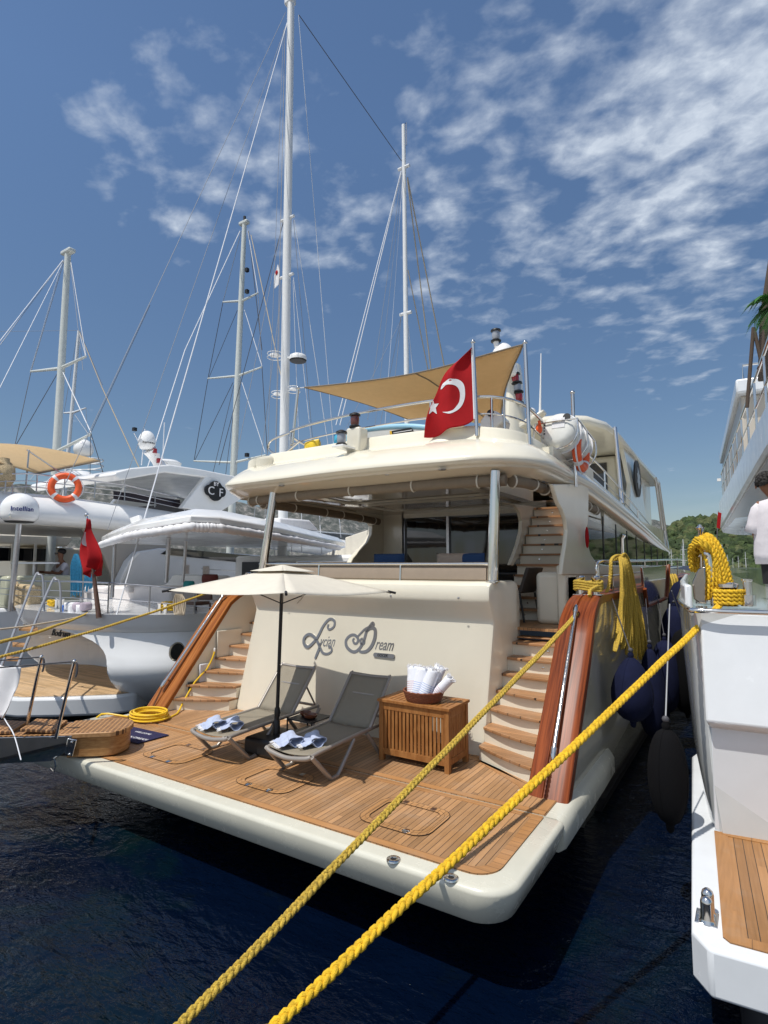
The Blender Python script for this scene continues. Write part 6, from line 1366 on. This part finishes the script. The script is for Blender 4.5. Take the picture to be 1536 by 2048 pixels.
rprism([(.165, .13), (.20, .09), (4.5, .05), (4.5, 1.66), (.165, 1.66)], .69, .706, 'teak_planking', tkr)
rprism([(.165, .13), (.20, .09), (4.5, .05), (4.5, .135), (.26, .175)], .70, .711, 'teak_border', teak_edgex); rprism([(.165, .13), (.26, .175), (.26, 1.60), (.165, 1.66)], .70, .7105, 'teak_border', teak_edgex); rprism([(.165, 1.66), (.26, 1.60), (4.5, 1.58), (4.5, 1.66)], .70, .712, 'teak_border', teak_edgex)
# transom: upper panel and the slightly recessed lower one, then the dark quarter of the hull
MB().prism([rb(.14, 1.66, 2.50), rb(.14, 1.50, 1.62), rb(.17, 1.58, 1.56), rb(.17, 1.9, 1.56), rb(.14, 1.9, 2.50)], R2*4.4).build('transom_panel', rbw, RB, bevel=.02, seg=3)
MB().prism([rb(.18, 1.59, 1.57), rb(.17, 1.68, .69), rb(.17, 2.0, .69), rb(.18, 2.0, 1.57)], R2*4.4).build('lower_panel', rbw, RB, bevel=.006)
ol = [(.15, 1.64), (.10, 1.72), (.06, 1.95), (.02, 2.6), (0, 4), (-.0, 8), (-.0, 16), (.1, 22), (2.4, 30), (4.6, 22), (4.6, 1.95)]
rings = []
for z in (-.4, .3, .72, 1.2, 1.7, 2.1, 2.45, 2.5):
    rings.append([rb(l + (.16*smooth(1.6, -.2, z) if i < 9 else 0) + (-.05*smooth(1.4, 2.5, z) if 2 < i < 8 else 0), s + .0, z + .012*max(0, s-6)*(z/2.5)) for i, (l, s) in enumerate(ol)])
MB().loft(rings).build('hull', rbh, RB, smooth=40)
MB().tube(spline([rb(4.4, 1.57, 2.515), rb(1, 1.57, 2.515), rb(.16, 1.58, 2.515), rb(.08, 1.68, 2.515), rb(.02, 1.95, 2.53), rb(-.03, 2.6, 2.54), rb(-.05, 4, 2.54), rb(-.05, 9, 2.58)], 8), .022, 10).build('cap_rail', chrome, RB)
rprism([(.15, 1.75), (.08, 2.1), (.06, 3), (.05, 9), (.05, 16), (4.5, 16), (4.5, 1.75)], 2.2, 2.26, 'side_deck', teak_deck)
blw = MB(); P = [(.03, 1.98), (-.01, 2.6), (-.04, 4), (-.04, 9)]; blw.prism([rb(l, s, 2.5) for l, s in P]+[rb(l+.06, s, 2.5) for l, s in P[::-1]], (0, 0, .22)); blw.build('bulwark', rbw, RB, bevel=.02)
fp = MB().prism([at_y(px, py, 6.15) for px, py in [(1387, 1198), (1384, 1164), (1396, 1138), (1410, 1132), (1413, 1208), (1398, 1206)]], (0, .05, 0)).build('fairlead', mat('brown_reflection_steel', (.42, .36, .30), .1, metal=1.), RB, bevel=.012)  # polished steel plate, brown reflections put into its base colour
yb = 6.25
MB().tube(spline([at_y(1428, 1212, yb), at_y(1422, 1160, yb), at_y(1417, 1118, yb), at_y(1412, 1106, yb), at_y(1404, 1104, yb+.1), at_y(1398, 1112, yb+.25)], 6), .027, 12).build('hoop_rail', chrome, RB)
MB().tube([at_y(1407, 1205, yb+.2), at_y(1401, 1062, yb+.2), at_y(1400, 1056, yb+.2), at_y(1400, 1049, yb+.2)], [.024, .024, .04, .012], 12).build('rope_post', chrome, RB)
for px in (1395, 1402, 1411): MB().tube([at_y(px, 1207, yb+.3), at_y(px-1, 1140, yb+.3)], .017, 8).build('rail_post', chrome, RB)
MB().tube([at_y(1395, 1202, yb), at_y(1500, 1196, yb)], .011, 8).build('mid_rail', chrome, RB)
for px in (1458, 1497):
    c = at_y(px, 1212, 6.15); MB().lathe([(.075, .0), (.06, .02), (.06, .15), (.085, .17), (.088, .2), (.06, .215), (.001, .216)] if px == 1458 else [(.06, 0), (.06, .1), (.035, .1), (.035, .22), (.045, .225), (.045, .24), (.001, .245)], c, 24).build('mooring_post', chrome, RB)
# polished bitt on the platform
c = rb(.085, .30, .70); bt_ = MB().box(c+Vector((-.062, -.085, 0)), c+Vector((.062, .085, .008))).build('platform_bollard', chrome, RB, bevel=.004)
for d in (-.045, .055): MB().lathe([(.046, 0), (.040, .012), (.036, .02), (.036, .115), (.03, .135), (.016, .148), (.001, .15)], c+Vector((.006, d, .005)), 24).build('bollard_post', chrome, bt_)
# upper deck and house
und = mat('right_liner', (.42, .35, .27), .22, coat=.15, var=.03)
def rz0(s): return 4.16 - .018*max(0, s-3)
def rz1(s): return 4.58 + .012*max(0, s-3)
rings = []
for i, f in ((.10, -.05), (.03, -.035), (0, .03), (0, .9), (.03, 1.), (.25, 1.05)):
    rings.append([rb(l, s, lerp(rz0(s), rz1(s), f)) for l, s in ((.85+i, 1.2+i), (.85+i, 4), (.85+i, 8), (.85+i, 12), (.85+i, 14.8), (.95+i, 16.4-i), (1.3+i, 17.4-i), (2.0, 18.0-i), (4.6, 18.2-i), (4.6, 1.2+i))])
MB().loft(rings).build('upper_deck', rbw, RB, smooth=30)
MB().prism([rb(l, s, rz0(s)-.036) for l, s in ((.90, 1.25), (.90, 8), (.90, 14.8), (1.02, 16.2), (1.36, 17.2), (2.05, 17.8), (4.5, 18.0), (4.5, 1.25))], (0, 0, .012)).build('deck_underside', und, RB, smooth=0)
for k in range(10): MB().lathe([(.001, -.125), (.05, -.123), (.055, -.108)], rb(1.3, 2.0+k*1.4, rz0(2+k*1.4)), 14).build('downlight', steel, RB)
for h in (.36, .72): MB().tube([rb(.93, s, rz1(s)+h) for s in (1.3, 4, 8, 12, 14.5)], .02 if h > .5 else .013, 8).build('guard_rail', chrome, RB)
for k in range(12): MB().tube([rb(.93, 1.4+k*1.15, rz1(1.4+k*1.15)), rb(.93, 1.4+k*1.15, rz1(1.4+k*1.15)+.72)], .016, 8).build('rail_post', chrome, RB)
MB().prism([rb(1.42, 13.6, 4.6), rb(1.42, 13.6, 7.4), rb(1.42, 24, 7.2), rb(1.42, 24, 4.6)], R2*3.4).build('upper_house', mat('beige_house', (.50, .45, .38), .35), RB, bevel=.05)
MB().prism([rb(1.32, 13.3, 7.4), rb(1.32, 13.3, 7.78), rb(1.32, 24, 7.55), rb(1.32, 24, 7.2)], R2*3.6).build('house_roof', rbw, RB, bevel=.05)
MB().box((-.06, -.04, -.05), (.06, .04, .05), Matrix.Translation(rb(1.1, 20, 6.0))).build('deck_lamp', gelw, RB)
MB().tube([rb(1.5, 13.4, 7.78), rb(1.5, 13.4, 8.15), rb(4, 13.4, 8.15)], .03, 8).build('roof_rail', chrome, RB)
bim = mat('brown_awning', (.075, .052, .038), .85)
MB().prism([at_y(1518, 655, 8.4), at_y(1524, 600, 8.4), at_y(1542, 480, 8.4), at_y(1900, 300, 8.4), at_y(1900, 520, 8.4), at_y(1560, 650, 8.4)], (0, 2.2, -.1)).build('bimini', bim, RB, bevel=.02)
for a, b in (((1507, 655), (1494, 815)), ((1529, 655), (1522, 745)), ((1508, 658), (1525, 735))): MB().tube([at_y(*a, 8.4), at_y(*b, 8.4)], .022, 10).build('bimini_pole', bim, RB)
for l, s, w in ((1.6, 6.2, .9),): MB().prism([rb(l, s, 2.26), rb(l, s, 4.0), rb(l, s+6, 3.9), rb(l, s+6, 2.26)], R2*2.5).build('deckhouse', und, RB, smooth=0)
MB().prism([rb(1.57, 6.8, 2.5), rb(1.57, 6.8, 3.65), rb(1.57, 11.5, 3.65), rb(1.57, 11.5, 2.5)], R2*.02).build('house_window', glass, RB, smooth=0)
rp_ = thing('flag', 'small red flag at the forward edge of the right yacht upper deck', 'flag', rb(.6, 12, 3.5)); MB().prism([at_y(1433, 1055, 15), at_y(1436, 1024, 15), at_y(1443, 1026, 15), at_y(1440, 1058, 15)], (0, .02, 0)).build('cloth', redm, rp_, smooth=0); MB().tube([at_y(1437, 1022, 15.02), at_y(1434, 1080, 15.02)], .012, 6).build('staff', steel, rp_)
# palm plant at the rail
pm = thing('palm_plant', 'green palm fronds reaching over the right yacht upper rail under the brown awning', 'plant', at_y(1548, 650, 7.9))
frond = mat('palm_leaf', (.045, .16, .02), .5, var=.35, vscale=14); rr = random.Random(5); pc = at_y(1563, 612, 7.9)
MB().tube([pc+Vector((0, 0, -1.2)), pc], .05, 8).build('stem', blind, pm)
for k in range(15):
    a = rr.uniform(0, 2*pi) if k > 8 else rr.uniform(2.3, 4.0); el = rr.uniform(-.55, .75); L_ = rr.uniform(.28, .40); d = Vector((cos(a)*cos(el), sin(a)*cos(el)*.7, sin(el))); mb = MB()
    P = [pc + d*(L_*t) + Vector((0, 0, .10*sin(t*2.2)-.17*t*t)) for t in [i/10 for i in range(11)]]; mb.tube(P, .006, 5)
    for i in range(1, 11):
        t = (P[i]-P[i-1]).normalized(); sd = t.cross(Vector((0, 0, 1))).normalized()
        for q in (-1, 1):
            for h in (0, .5):
                b0 = P[i-1].lerp(P[i], h); tip = b0 + t*.12 + sd*q*.15*(1-.5*i/10) + Vector((0, 0, -.035)); w = t*.012; mb.add([b0-w, b0+w, tip], [(0, 1, 2)])
    mb.build('frond', frond, pm, smooth=0)

# man in a white T-shirt, seen from behind
p1 = thing('person', 'man in loose white T-shirt and black shorts standing on the right yacht', 'person', at_y(1577, 1240, 7.6))
f0 = at_y(1577, 1240, 7.6); f0.z = 2.17
H = lambda x, y, z: f0 + Vector((x, y, z))
jb = [(H(0, 0, .90), .13), (H(0, .01, 1.12), .12), (H(0, .0, 1.38), .135), (H(-.04, .02, 1.47), .06), (H(-.08, .04, 1.55), .072), (H(-.12, .06, 1.63), .096), (H(-.12, .05, 1.71), .065),
      (H(-.19, 0, 1.40), .062), (H(-.25, .02, 1.12), .047), (H(-.22, .18, .92), .036), (H(-.20, .26, .86), .036), (H(.19, 0, 1.40), .062), (H(.25, .02, 1.12), .047), (H(.22, .18, .92), .036), (H(.20, .26, .86), .036),
      (H(-.09, 0, .80), .098), (H(-.10, .01, .47), .062), (H(-.10, -.03, .28), .064), (H(-.10, -.01, .07), .038), (H(-.10, .10, .03), .032), (H(.09, 0, .80), .098), (H(.10, .01, .47), .062), (H(.10, -.03, .28), .064), (H(.10, -.01, .07), .038), (H(.10, .10, .03), .032)]
bb = [(0, 1), (1, 2), (2, 3), (3, 4), (4, 5), (5, 6), (2, 7), (7, 8), (8, 9), (9, 10), (2, 11), (11, 12), (12, 13), (13, 14), (0, 15), (15, 16), (16, 17), (17, 18), (18, 19), (0, 20), (20, 21), (21, 22), (22, 23), (23, 24)]
for s, w in ((-1, 10), (1, 14)):
    b0 = len(jb)
    for k in range(4): jb += [(H(s*(.215-.022*k), .30, .835), .011), (H(s*(.21-.022*k), .325+.006*(k in (1, 2)), .79), .0085)]; bb += [(w, b0+2*k), (b0+2*k, b0+2*k+1)]
    jb += [(H(s*.165, .27, .84), .012), (H(s*.15, .295, .81), .010)]; bb += [(w, b0+8), (b0+8, b0+9)]
figure('body', jb, bb, skin, p1)
def shell(rings_, name, m, parent, n=28):
    R = []
    for (c, rx, ry) in rings_:
        R.append([c + Vector((rx*cos(2*pi*k/n), ry*sin(2*pi*k/n), 0)) + Vector((cos(2*pi*k/n), sin(2*pi*k/n), 0))*(.03*(1.5-(c.z-f0.z))*mnoise.noise(Vector((cos(2*pi*k/n)*2, sin(2*pi*k/n)*2, c.z*7)))) for k in range(n)])
    mb = MB().loft(R, caps=False); o = mb.build(name, m, parent, smooth=70, solid=.006); return o
sh = MB(); n = 28
RS = [(H(0, .02, .74), .265, .19), (H(0, .01, .85), .275, .195), (H(0, .01, 1.0), .27, .19), (H(0, .0, 1.15), .262, .18), (H(0, 0, 1.3), .252, .165), (H(0, 0, 1.38), .245, .15), (H(0, .01, 1.435), .20, .12), (H(0, .01, 1.455), .13, .10), (H(-.02, .02, 1.465), .088, .085)]
shell(RS, 'shirt', tee, p1)
for s in (-1, 1):
    a, b = H(s*.165, 0, 1.38), H(s*.265, .02, 1.08); MB().tube([a, a.lerp(b, .2)+Vector((s*.01, 0, .015)), a.lerp(b, .45)+Vector((s*.012, 0, .01)), a.lerp(b, .7), b], [.075, .09, .088, .094, .098], 18, caps=False).build('sleeve', tee, p1, smooth=70, solid=.006)
MB().tube([H(-.02+.088*cos(a), .02+.086*sin(a), 1.467) for a in [2*pi*k/24 for k in range(24)]], .009, 8, closed=True).build('collar', navy, p1)
for s in (-1, 1): MB().tube([H(s*.08, 0, .98), H(s*.095, .01, .75), H(s*.105, .01, .52)], [.135, .125, .105], 18).build('shorts_leg', mat('black_shorts', (.012, .012, .014), .85), p1)
hm = MB(); rr = random.Random(8)
for k in range(380):
    a = rr.uniform(0, 2*pi); e = rr.uniform(-.35, 1.5); d = Vector((cos(a)*cos(e), sin(a)*cos(e), sin(e)))
    if d.y > .55 and d.z < .35: continue
    hm.ball(H(-.12, .05, 1.655)+Vector((d.x*.095, d.y*.112, d.z*.105)), rr.uniform(.012, .026), 7, 5)
hm.build('hair', hair, p1)
for s in (-1, 1): MB().ball(H(-.12+s*.1, .07, 1.62), .025, sq=(.45, .8, 1.3)).build('ear', skin, p1)
MB().ball(H(-.12, .165, 1.615), .017, sq=(.8, 1, 1.2)).build('nose', skin, p1)
for s in (-1, 1): MB().prism([H(s*.10+.05*cos(a), .035+.13*sin(a), .0) for a in [2*pi*k/16 for k in range(16)]], (0, 0, .025)).build('shoe', black, p1, bevel=.008)

# ================================================================== fenders
def fender(c, r, h, m, hang, label, shape=0, group='navy fenders along the hull'):
    t = thing('fender', label, 'fender', c, group); c = Vector(c); pr = []
    for k in range(19):
        v = k/18; z = h*(v-.5)
        w = (sin(pi*min(1, max(0, v)))**.42) if shape == 0 else (sin(pi*v)**.5)*(1.06-.42*v)
        pr.append((max(.012, r*w), z))
    MB().lathe(pr, c, 28).build('cover', m, t, smooth=60)
    MB().lathe([(.03, 0), (.035, .03), (.02, .06), (.012, .08)], c+Vector((0, 0, h*.49)), 12).build('eye', m, t)
    sm_ = MB()
    for a in (-1.9, -.3, 1.3): sm_.tube([c+Vector((cos(a)*w_, sin(a)*w_, z_)) for w_, z_ in pr], .004, 5)
    sm_.build('seam', m, t); MB().lathe([(.012, -.07), (.03, -.05), (.035, 0), (.03, .03)], c-Vector((0, 0, h*.49)), 12).build('foot_eye', m, t)
    if hang is not None: MB().ball(c+Vector((0, 0, h*.5+.07)), .03, 8, 6).build('knot', wired, t)
    if hang is not None: MB().tube([c+Vector((0, 0, h*.5+.06)), hang], .007, 7).build('lanyard', wired if m is navy else wire, t)
    return t
fender(at_x(1264, 1378, -1.22), .265, .74, navy, at_x(1224, 1196, -1.55), 'fat round navy fender nearest the hanging yellow rope, the closest one on the cream hull', 1)
fender(at_x(1303, 1385, -1.22), .215, 1.22, navy, at_x(1290, 1180, -1.6), 'long navy fender half hidden behind the fat round one, reaching lowest to the water', 1)
fender(at_x(1332, 1352, -1.22), .23, 1.15, navy, at_x(1312, 1180, -1.6), 'navy fender second behind the fat round one, darker and shorter in view')
fender(at_x(1351, 1271, -1.28), .26, 1.15, navy, at_x(1340, 1205, -1.5), 'navy fender under the wooden fairlead trim, hung higher than the ones before it')
fender(at_x(1364, 1222, -1.22), .27, 1.25, navy, None, 'farthest and highest navy fender, squeezed between the two yachts by the white bulwark')
fender(at_y(1336, 1552, 5.55), .16, .80, rubber, rb(-.12, 2.6, 2.5), 'big black fender hanging low beside the right yacht platform', 0, 'black fenders of the right yacht')
fender(at_x(1371, 1342, -.95), .26, 1.35, rubber, rb(-.2, 6.0, 2.5), 'black fender hanging higher and farther back between the two hulls', 0, 'black fenders of the right yacht')

# ================================================================== mooring ropes
def mooring(a, b, r, pitch, m, label, sag=.03, zend=.43):
    d = (b-a).normalized(); e = a + d*((a.z-zend)/-d.z) if d.z < -.05 else b
    P = line(a, e, 40, sag); mb = plait(P, r, pitch, 3, 7, Vector((.35, .35, .9)))
    return tag(mb.build('mooring_rope', m, origin=a, smooth=70), label, 'rope')
mooring(at_y(1444, 1207, 6.13), at_d(548, 2040, 2.42), .0255, .14, rope_y, 'thick bright yellow mooring rope from the right yacht to the quay')
mooring(at_y(1184, 1196, 7.3), at_d(352, 2046, 2.42), .0225, .125, rope_d, 'faded yellow mooring rope from the cream yacht bollard to the quay')
def thin_rope(a, b, r, m, label, sag):
    P = line(a, b, 40, sag); mb = plait(P, r, r*5.5, 3, 6); return tag(mb.build('mooring_rope', m, smooth=70), label, 'rope')
thin_rope(at_y(447, 1174, 7.3), at_d(-30, 1322, 6.5), .020, rope_d, 'thin yellow line from behind the parasol across the left boat stern, the lower one', .05)
thin_rope(at_y(176, 1226, 6.45), at_d(-30, 1292, 5.5), .020, rope_d, 'thin yellow line from the left boat stern bollard to the left edge, the shorter one', .04)
thin_rope(at_y(178, 1228, 6.5), at_d(-30, 1262, 6), .012, mat('beige_rope'), 'thin beige line from the left boat stern above the yellow one', .03)
thin_rope(at_y(215, 1231, 7.0), at_y(420, 1232, 8.6), .018, rope_d, 'yellow line lying along the left boat deck edge under the rail', .02)
# turns round the bollards
tw = MB(); c = Vector((-1.70, 7.35, 2.65))
for k in range(4): tw.tube([c+Vector((.165*cos(a)*1.0, .085*sin(a), -.05+k*.03+.012*sin(2*a))) for a in [2*pi*j/28 for j in range(28)]], .018, 7, closed=True)
tw.tube(spline([c+Vector((.13, -.06, 0)), c+Vector((.05, -.12, -.06)), c+Vector((.06, -.2, -.12))], 6), .022, 7)
tag(tw.build('rope_turns', rope_d, origin=c), 'yellow rope turns wound on the twin bollard of the cream yacht', 'rope')
tw = MB(); c = at_y(1458, 1212, 6.15)
for k in range(4): 
    q = plait([c+Vector((.10*cos(a), .095*sin(a), .03+k*.035)) for a in [2*pi*j/30 for j in range(31)]], .022, .12); tw.add(q.v, q.f)
tag(tw.build('rope_turns', rope_y, origin=c, smooth=70), 'bright yellow rope turns wound on the right yacht mooring post', 'rope')
# hanks of spare rope
hk = MB(); rr = random.Random(3)
for k in range(9):
    o = (k-4)/4; xt = -1.60+.012*k; w = rr.uniform(-3, 3)
    P = [at_x(1234+o*4, 1118+abs(o)*4, xt-.05), at_x(1243+o*6, 1111+rr.uniform(-3, 3), xt), at_x(1252+o*9+w, 1130, -1.47), at_x(1259+o*14+w, 1185, -1.43), at_x(1263+o*23-w, 1255, -1.41+.012*k), at_x(1264+o*33+w, 1318+rr.uniform(-34, 16), -1.40+.012*k), at_x(1262+o*24+w, 1255, -1.46), at_x(1255+o*10, 1170, -1.47)]
    q = plait(spline(P, 6), .022, .12); hk.add(q.v, q.f)
q = plait(spline([at_x(1204, 1192, -1.62), at_x(1216, 1180, -1.6), at_x(1221, 1150, -1.58), at_x(1222, 1122, -1.58), at_x(1232, 1112, -1.58), at_x(1244, 1112, -1.56)], 6), .023, .12); hk.add(q.v, q.f)
tag(hk.build('rope_hank', rope_d, smooth=70), 'yellow braided rope hank hanging over the cream yacht side rail', 'rope')
hk = MB()
for k in range(8):
    o = (k-3.5)/3.5; y = 6.30+.025*k; w = rr.uniform(-4, 4)
    P = [at_y(1391+o*8, 1132+rr.uniform(-20, 14), y+.1), at_y(1386+o*6+w*.5, 1102+w, y+.05), at_y(1397+o*10, 1078-o*9, y), at_y(1419+o*11+w, 1094-o*13, y-.05), at_y(1434+o*17+w, 1134-o*8, y-.08), at_y(1441+o*25, 1184+rr.uniform(-16, 16), y-.1), at_y(1436+o*20, 1196, y-.1)]
    q = plait(spline(P, 6), .0225, .13); hk.add(q.v, q.f)
for k in range(3):
    P = [at_y(1383+k*2, 1098-k*6, 6.3), at_y(1395, 1086-k*5, 6.2), at_y(1412, 1096-k*4, 6.2), at_y(1416, 1104, 6.3), at_y(1396, 1106-k*3, 6.42), at_y(1383+k*2, 1098-k*6, 6.3)]
    q = plait(spline(P, 6), .024, .13); hk.add(q.v, q.f)
tag(hk.build('rope_hank', rope_y, smooth=70), 'bright yellow rope hank draped over the right yacht rail and post', 'rope')
hk = MB()
for k in range(4): hk.tube(spline([at_x(1330+k*5, 1160, -1.66), at_x(1334+k*5, 1151, -1.6), at_x(1338+k*5, 1165, -1.55), at_x(1337+k*6, 1195, -1.55), at_x(1334+k*5, 1170, -1.6)], 6), .05, 7)
tag(hk.build('rope_hank', rope_d), 'small yellow rope hank far along the cream yacht side rail', 'rope')

# ================================================================== far shore
def hill():
    def rz(x): return 21.5 + 8.0*math.exp(-((x+18)/34)**2) + 4*math.exp(-((x-60)/40)**2) - 7*smooth(-30, -62, x) + 1.5*mnoise.noise(Vector((x*.05, 3, 0)))
    def fn(u, v):
        x = lerp(-150, 230, u); y = 300 + 200*v; k = smooth(0, .55, v) - .8*smooth(.6, 1, v); return Vector((x, y, -1 + (rz(x)+1)*k))
    gm = mat('scrub_soil', (.05, .055, .025), .95, var=.4, vscale=.2)
    MB().grid(fn, 60, 24).build('hill', gm, origin=(0, 300, 0))['kind'] = 'structure'
    mb = MB(); rr = random.Random(11); tmp = bmesh.new(); bmesh.ops.create_icosphere(tmp, subdivisions=2, radius=1); bv = [v.co.copy() for v in tmp.verts]; bf = [[v.index for v in f.verts] for f in tmp.faces]; tmp.free()
    for k in range(3000):
        u = rr.random() if k > 2000 else rr.uniform(.2, .5); v = .02+.62*rr.random(); p = fn(u, v); r = rr.uniform(1.3, 2.9); h = rr.uniform(.8, 1.35); s = rr.random()*99
        mb.cur = 0 if rr.random() < .45 else (1 if rr.random() < .6 else 2)
        mb.add([p + Vector((q.x*r, q.y*r, q.z*r*h+r*.5))*1.0 + Vector(q)*(r*.75*mnoise.noise(q*2.3+Vector((s, 0, 0)))) for q in bv], bf)
    fm = [mat('pine_foliage_dark', (.026, .045, .012), .9, var=.6, vscale=1.3, bump=1., bscale=2.5), mat('pine_foliage_mid', (.045, .07, .018), .9, var=.6, vscale=1.3, bump=1., bscale=2.5), mat('pine_foliage_light', (.075, .088, .03), .9, var=.6, vscale=1.3, bump=1., bscale=2.5)]
    o = mb.build('forest', fm, origin=(0, 300, 0), smooth=0); o['kind'] = 'stuff'; tag(o, 'green pine forest covering the hill behind the far boats', 'forest')
hill()
def mountains():
    m = bpy.data.materials.new('rocky_scrub'); m.use_nodes = True; nt = m.node_tree; L = nt.links.new; p = nt.nodes['Principled BSDF']; p.inputs['Roughness'].default_value = .95
    g = nt.nodes.new('ShaderNodeNewGeometry'); mp = nt.nodes.new('ShaderNodeMapping'); mp.inputs['Scale'].default_value = (1, 1, .5); L(g.outputs['Position'], mp.inputs[0])
    a = nt.nodes.new('ShaderNodeTexNoise'); a.inputs['Scale'].default_value = .05; a.inputs['Detail'].default_value = 10; a.inputs['Roughness'].default_value = .7; L(mp.outputs[0], a.inputs['Vector'])
    r = nt.nodes.new('ShaderNodeValToRGB'); L(a.outputs[0], r.inputs[0]); e = r.color_ramp.elements; e[0].position = .40; e[0].color = (.055, .065, .06, 1); e[1].position = .64; e[1].color = (.30, .28, .26, 1); x = e.new(.52); x.color = (.12, .125, .115, 1)
    L(r.outputs[0], p.inputs['Base Color']); b = nt.nodes.new('ShaderNodeBump'); b.inputs['Strength'].default_value = 1; b.inputs['Distance'].default_value = 8; L(a.outputs[0], b.inputs['Height']); L(b.outputs[0], p.inputs['Normal'])
    ridge = [(-700, 1000), (-300, 985), (0, 972), (60, 968), (110, 962), (160, 963), (200, 956), (260, 957), (330, 966), (400, 985), (450, 1000), (520, 1012), (600, 1010), (680, 1018), (740, 1040), (820, 1060), (1000, 1080), (1200, 1075), (1285, 1040), (1310, 1038), (1340, 1050), (1400, 1075), (1500, 1090), (1800, 1080)]
    def rv(px):
        for i in range(len(ridge)-1):
            if ridge[i][0] <= px <= ridge[i+1][0]: return lerp(ridge[i][1], ridge[i+1][1], smooth(0, 1, (px-ridge[i][0])/(ridge[i+1][0]-ridge[i][0])))
        return 1090
    def fn(u, v):
        px = lerp(-700, 1800, u); d = ray(px, rv(px)); hh = hypot(d.x, d.y); dist = 1700; top_ = EYE + d*(dist/hh)
        base = Vector((top_.x, top_.y, 0))*(1480/dist); k = v
        if v > .8: q = (v-.8)/.2; return Vector((top_.x, top_.y, 0))*(1+.25*q) + Vector((0, 0, top_.z*(1-q)))
        k = v/.8; P = base.lerp(Vector((top_.x, top_.y, 0)), k); n = mnoise.fractal(Vector((P.x*.006, P.y*.006, 1.3)), 1., 2., 6)
        n2 = mnoise.fractal(Vector((px*.02, 7, 2)), 1, 2, 5)
        return P + Vector((0, 0, top_.z*(k**.85)*(1+.10*n*(1-k)) + 4*n2*smooth(.7, 1, k) + 14*n*k*(1-k)*2))
    o = MB().grid(fn, 260, 40).build('mountains', m, origin=(0, 0, 0), smooth=80); o['kind'] = 'structure'
mountains()
# sailboats in the marina under the hill
def far_boat():
    t = thing('sailboat', 'bare masted white sailboat moored far off below the green hill', 'sailboat', (0, 0, 0), 'sailboats in the marina below the hill')
    mb = MB(); R = []
    for z, s in ((-.3, .75), (.4, .92), (1.1, 1.)): R.append([Vector((1.7*s*w, y*1.0, z)) for w, y in ((-.8, -5), (-1, -2), (-.95, 1), (-.6, 4), (0, 6.5), (.6, 4), (.95, 1), (1, -2), (.8, -5))])
    mb.loft(R).build('hull', hwb, t); MB().box((-1, -2.5, 1.1), (1, 2.5, 1.6)).build('cabin', gelw, t, bevel=.2)
    MB().box((-1.02, -2.2, 1.25), (1.02, 2.2, 1.45)).build('cabin_window', glass, t, smooth=0)
    MB().tube([(0, .8, 1), (0, .8, 14)], [.14, .10], 8).build('mast', mastm, t)
    for z in (6, 10): MB().tube([(-1.0, .8, z), (1.0, .8, z)], .05, 6).build('spreader', mastm, t)
    MB().tube([(0, .7, 2.4), (0, -4.2, 2.5)], .2, 8).build('boom_cover', mat('blue_boom_cover', (.03, .06, .16), .8), t)
    st_ = MB(); st_.tube([(0, .8, 13.9), (0, 6.3, 1.2)], .035, 5); st_.tube([(0, .8, 13.9), (0, -4.9, 1.2)], .03, 5)
    for s in (-1, 1): st_.tube([(0, .8, 13.9), (s*1.0, .8, 10), (s*1.6, .6, 1.1)], .03, 5)
    st_.build('rigging', wire, t); return t
fb0 = far_boat(); first = True
for px, py, w in ((1299, 1121, 150), (1320, 1112, 165), (1331, 1122, 190), (1337, 1101, 150), (1344, 1098, 175), (1355, 1115, 205), (1366, 1092, 160), (1369, 1078, 140), (1446, 1089, 145), (1456, 1109, 170), (1466, 1116, 190), (1280, 1118, 170), (1308, 1125, 200), (1478, 1112, 180), (1492, 1104, 170)):
    o = fb0 if first else copy_tree(fb0); first = False
    p = at_d(px, 1130, w); zt = EYE.z + (HOR-py)/FPX*w*1.0; k = zt/14; o.location = (p.x, p.y, 0); o.scale = (k, k, k); o.rotation_euler.z = radians(random.uniform(-14, 10)+14)
mbt = thing('motorboat', 'small motorboat with a dark blue bimini between the two near yachts', 'motorboat', at_d(1382, 1175, 32))
c = at_d(1382, 1130, 32); c.z = 0; R = Matrix.Rotation(radians(12), 4, 'Z')
def q_(x, y, z): return c + R @ Vector((x, y, z))
MB().loft([[q_(1.5*s*w, y, z) for w, y in ((-.9, -4), (-1, -1), (-.9, 2), (0, 5), (.9, 2), (1, -1), (.9, -4))] for z, s in ((-.3, .7), (.5, .95), (1.15, 1.05))]).build('hull', hwb, mbt, bevel=.03)
MB().loft([[q_(1.35*s*w, y*s, z) for w, y in ((-1, -2.6), (-1, 1.4), (1, 1.4), (1, -2.6))] for z, s in ((2.55, 1.), (2.75, .95), (2.85, .7))]).build('bimini', mat('navy_canvas', (.02, .03, .055), .8), mbt, bevel=.05)
for x in (-1.2, 1.2):
    for y in (-2.2, 1.2): MB().tube([q_(x, y, 1.1), q_(x, y, 2.6)], .03, 6).build('bimini_pole', steel, mbt)
MB().prism([q_(-1.1, 1.3, 1.15), q_(-1.1, 2.2, 1.15), q_(-1.1, 1.5, 2.0)], R @ Vector((2.2, 0, 0))).build('windscreen', glass, mbt, smooth=0)
MB().tube([q_(-.3, -4.2, .4), q_(-.3, -4.2, 1.2)], .2, 10).build('outboard', black, mbt)
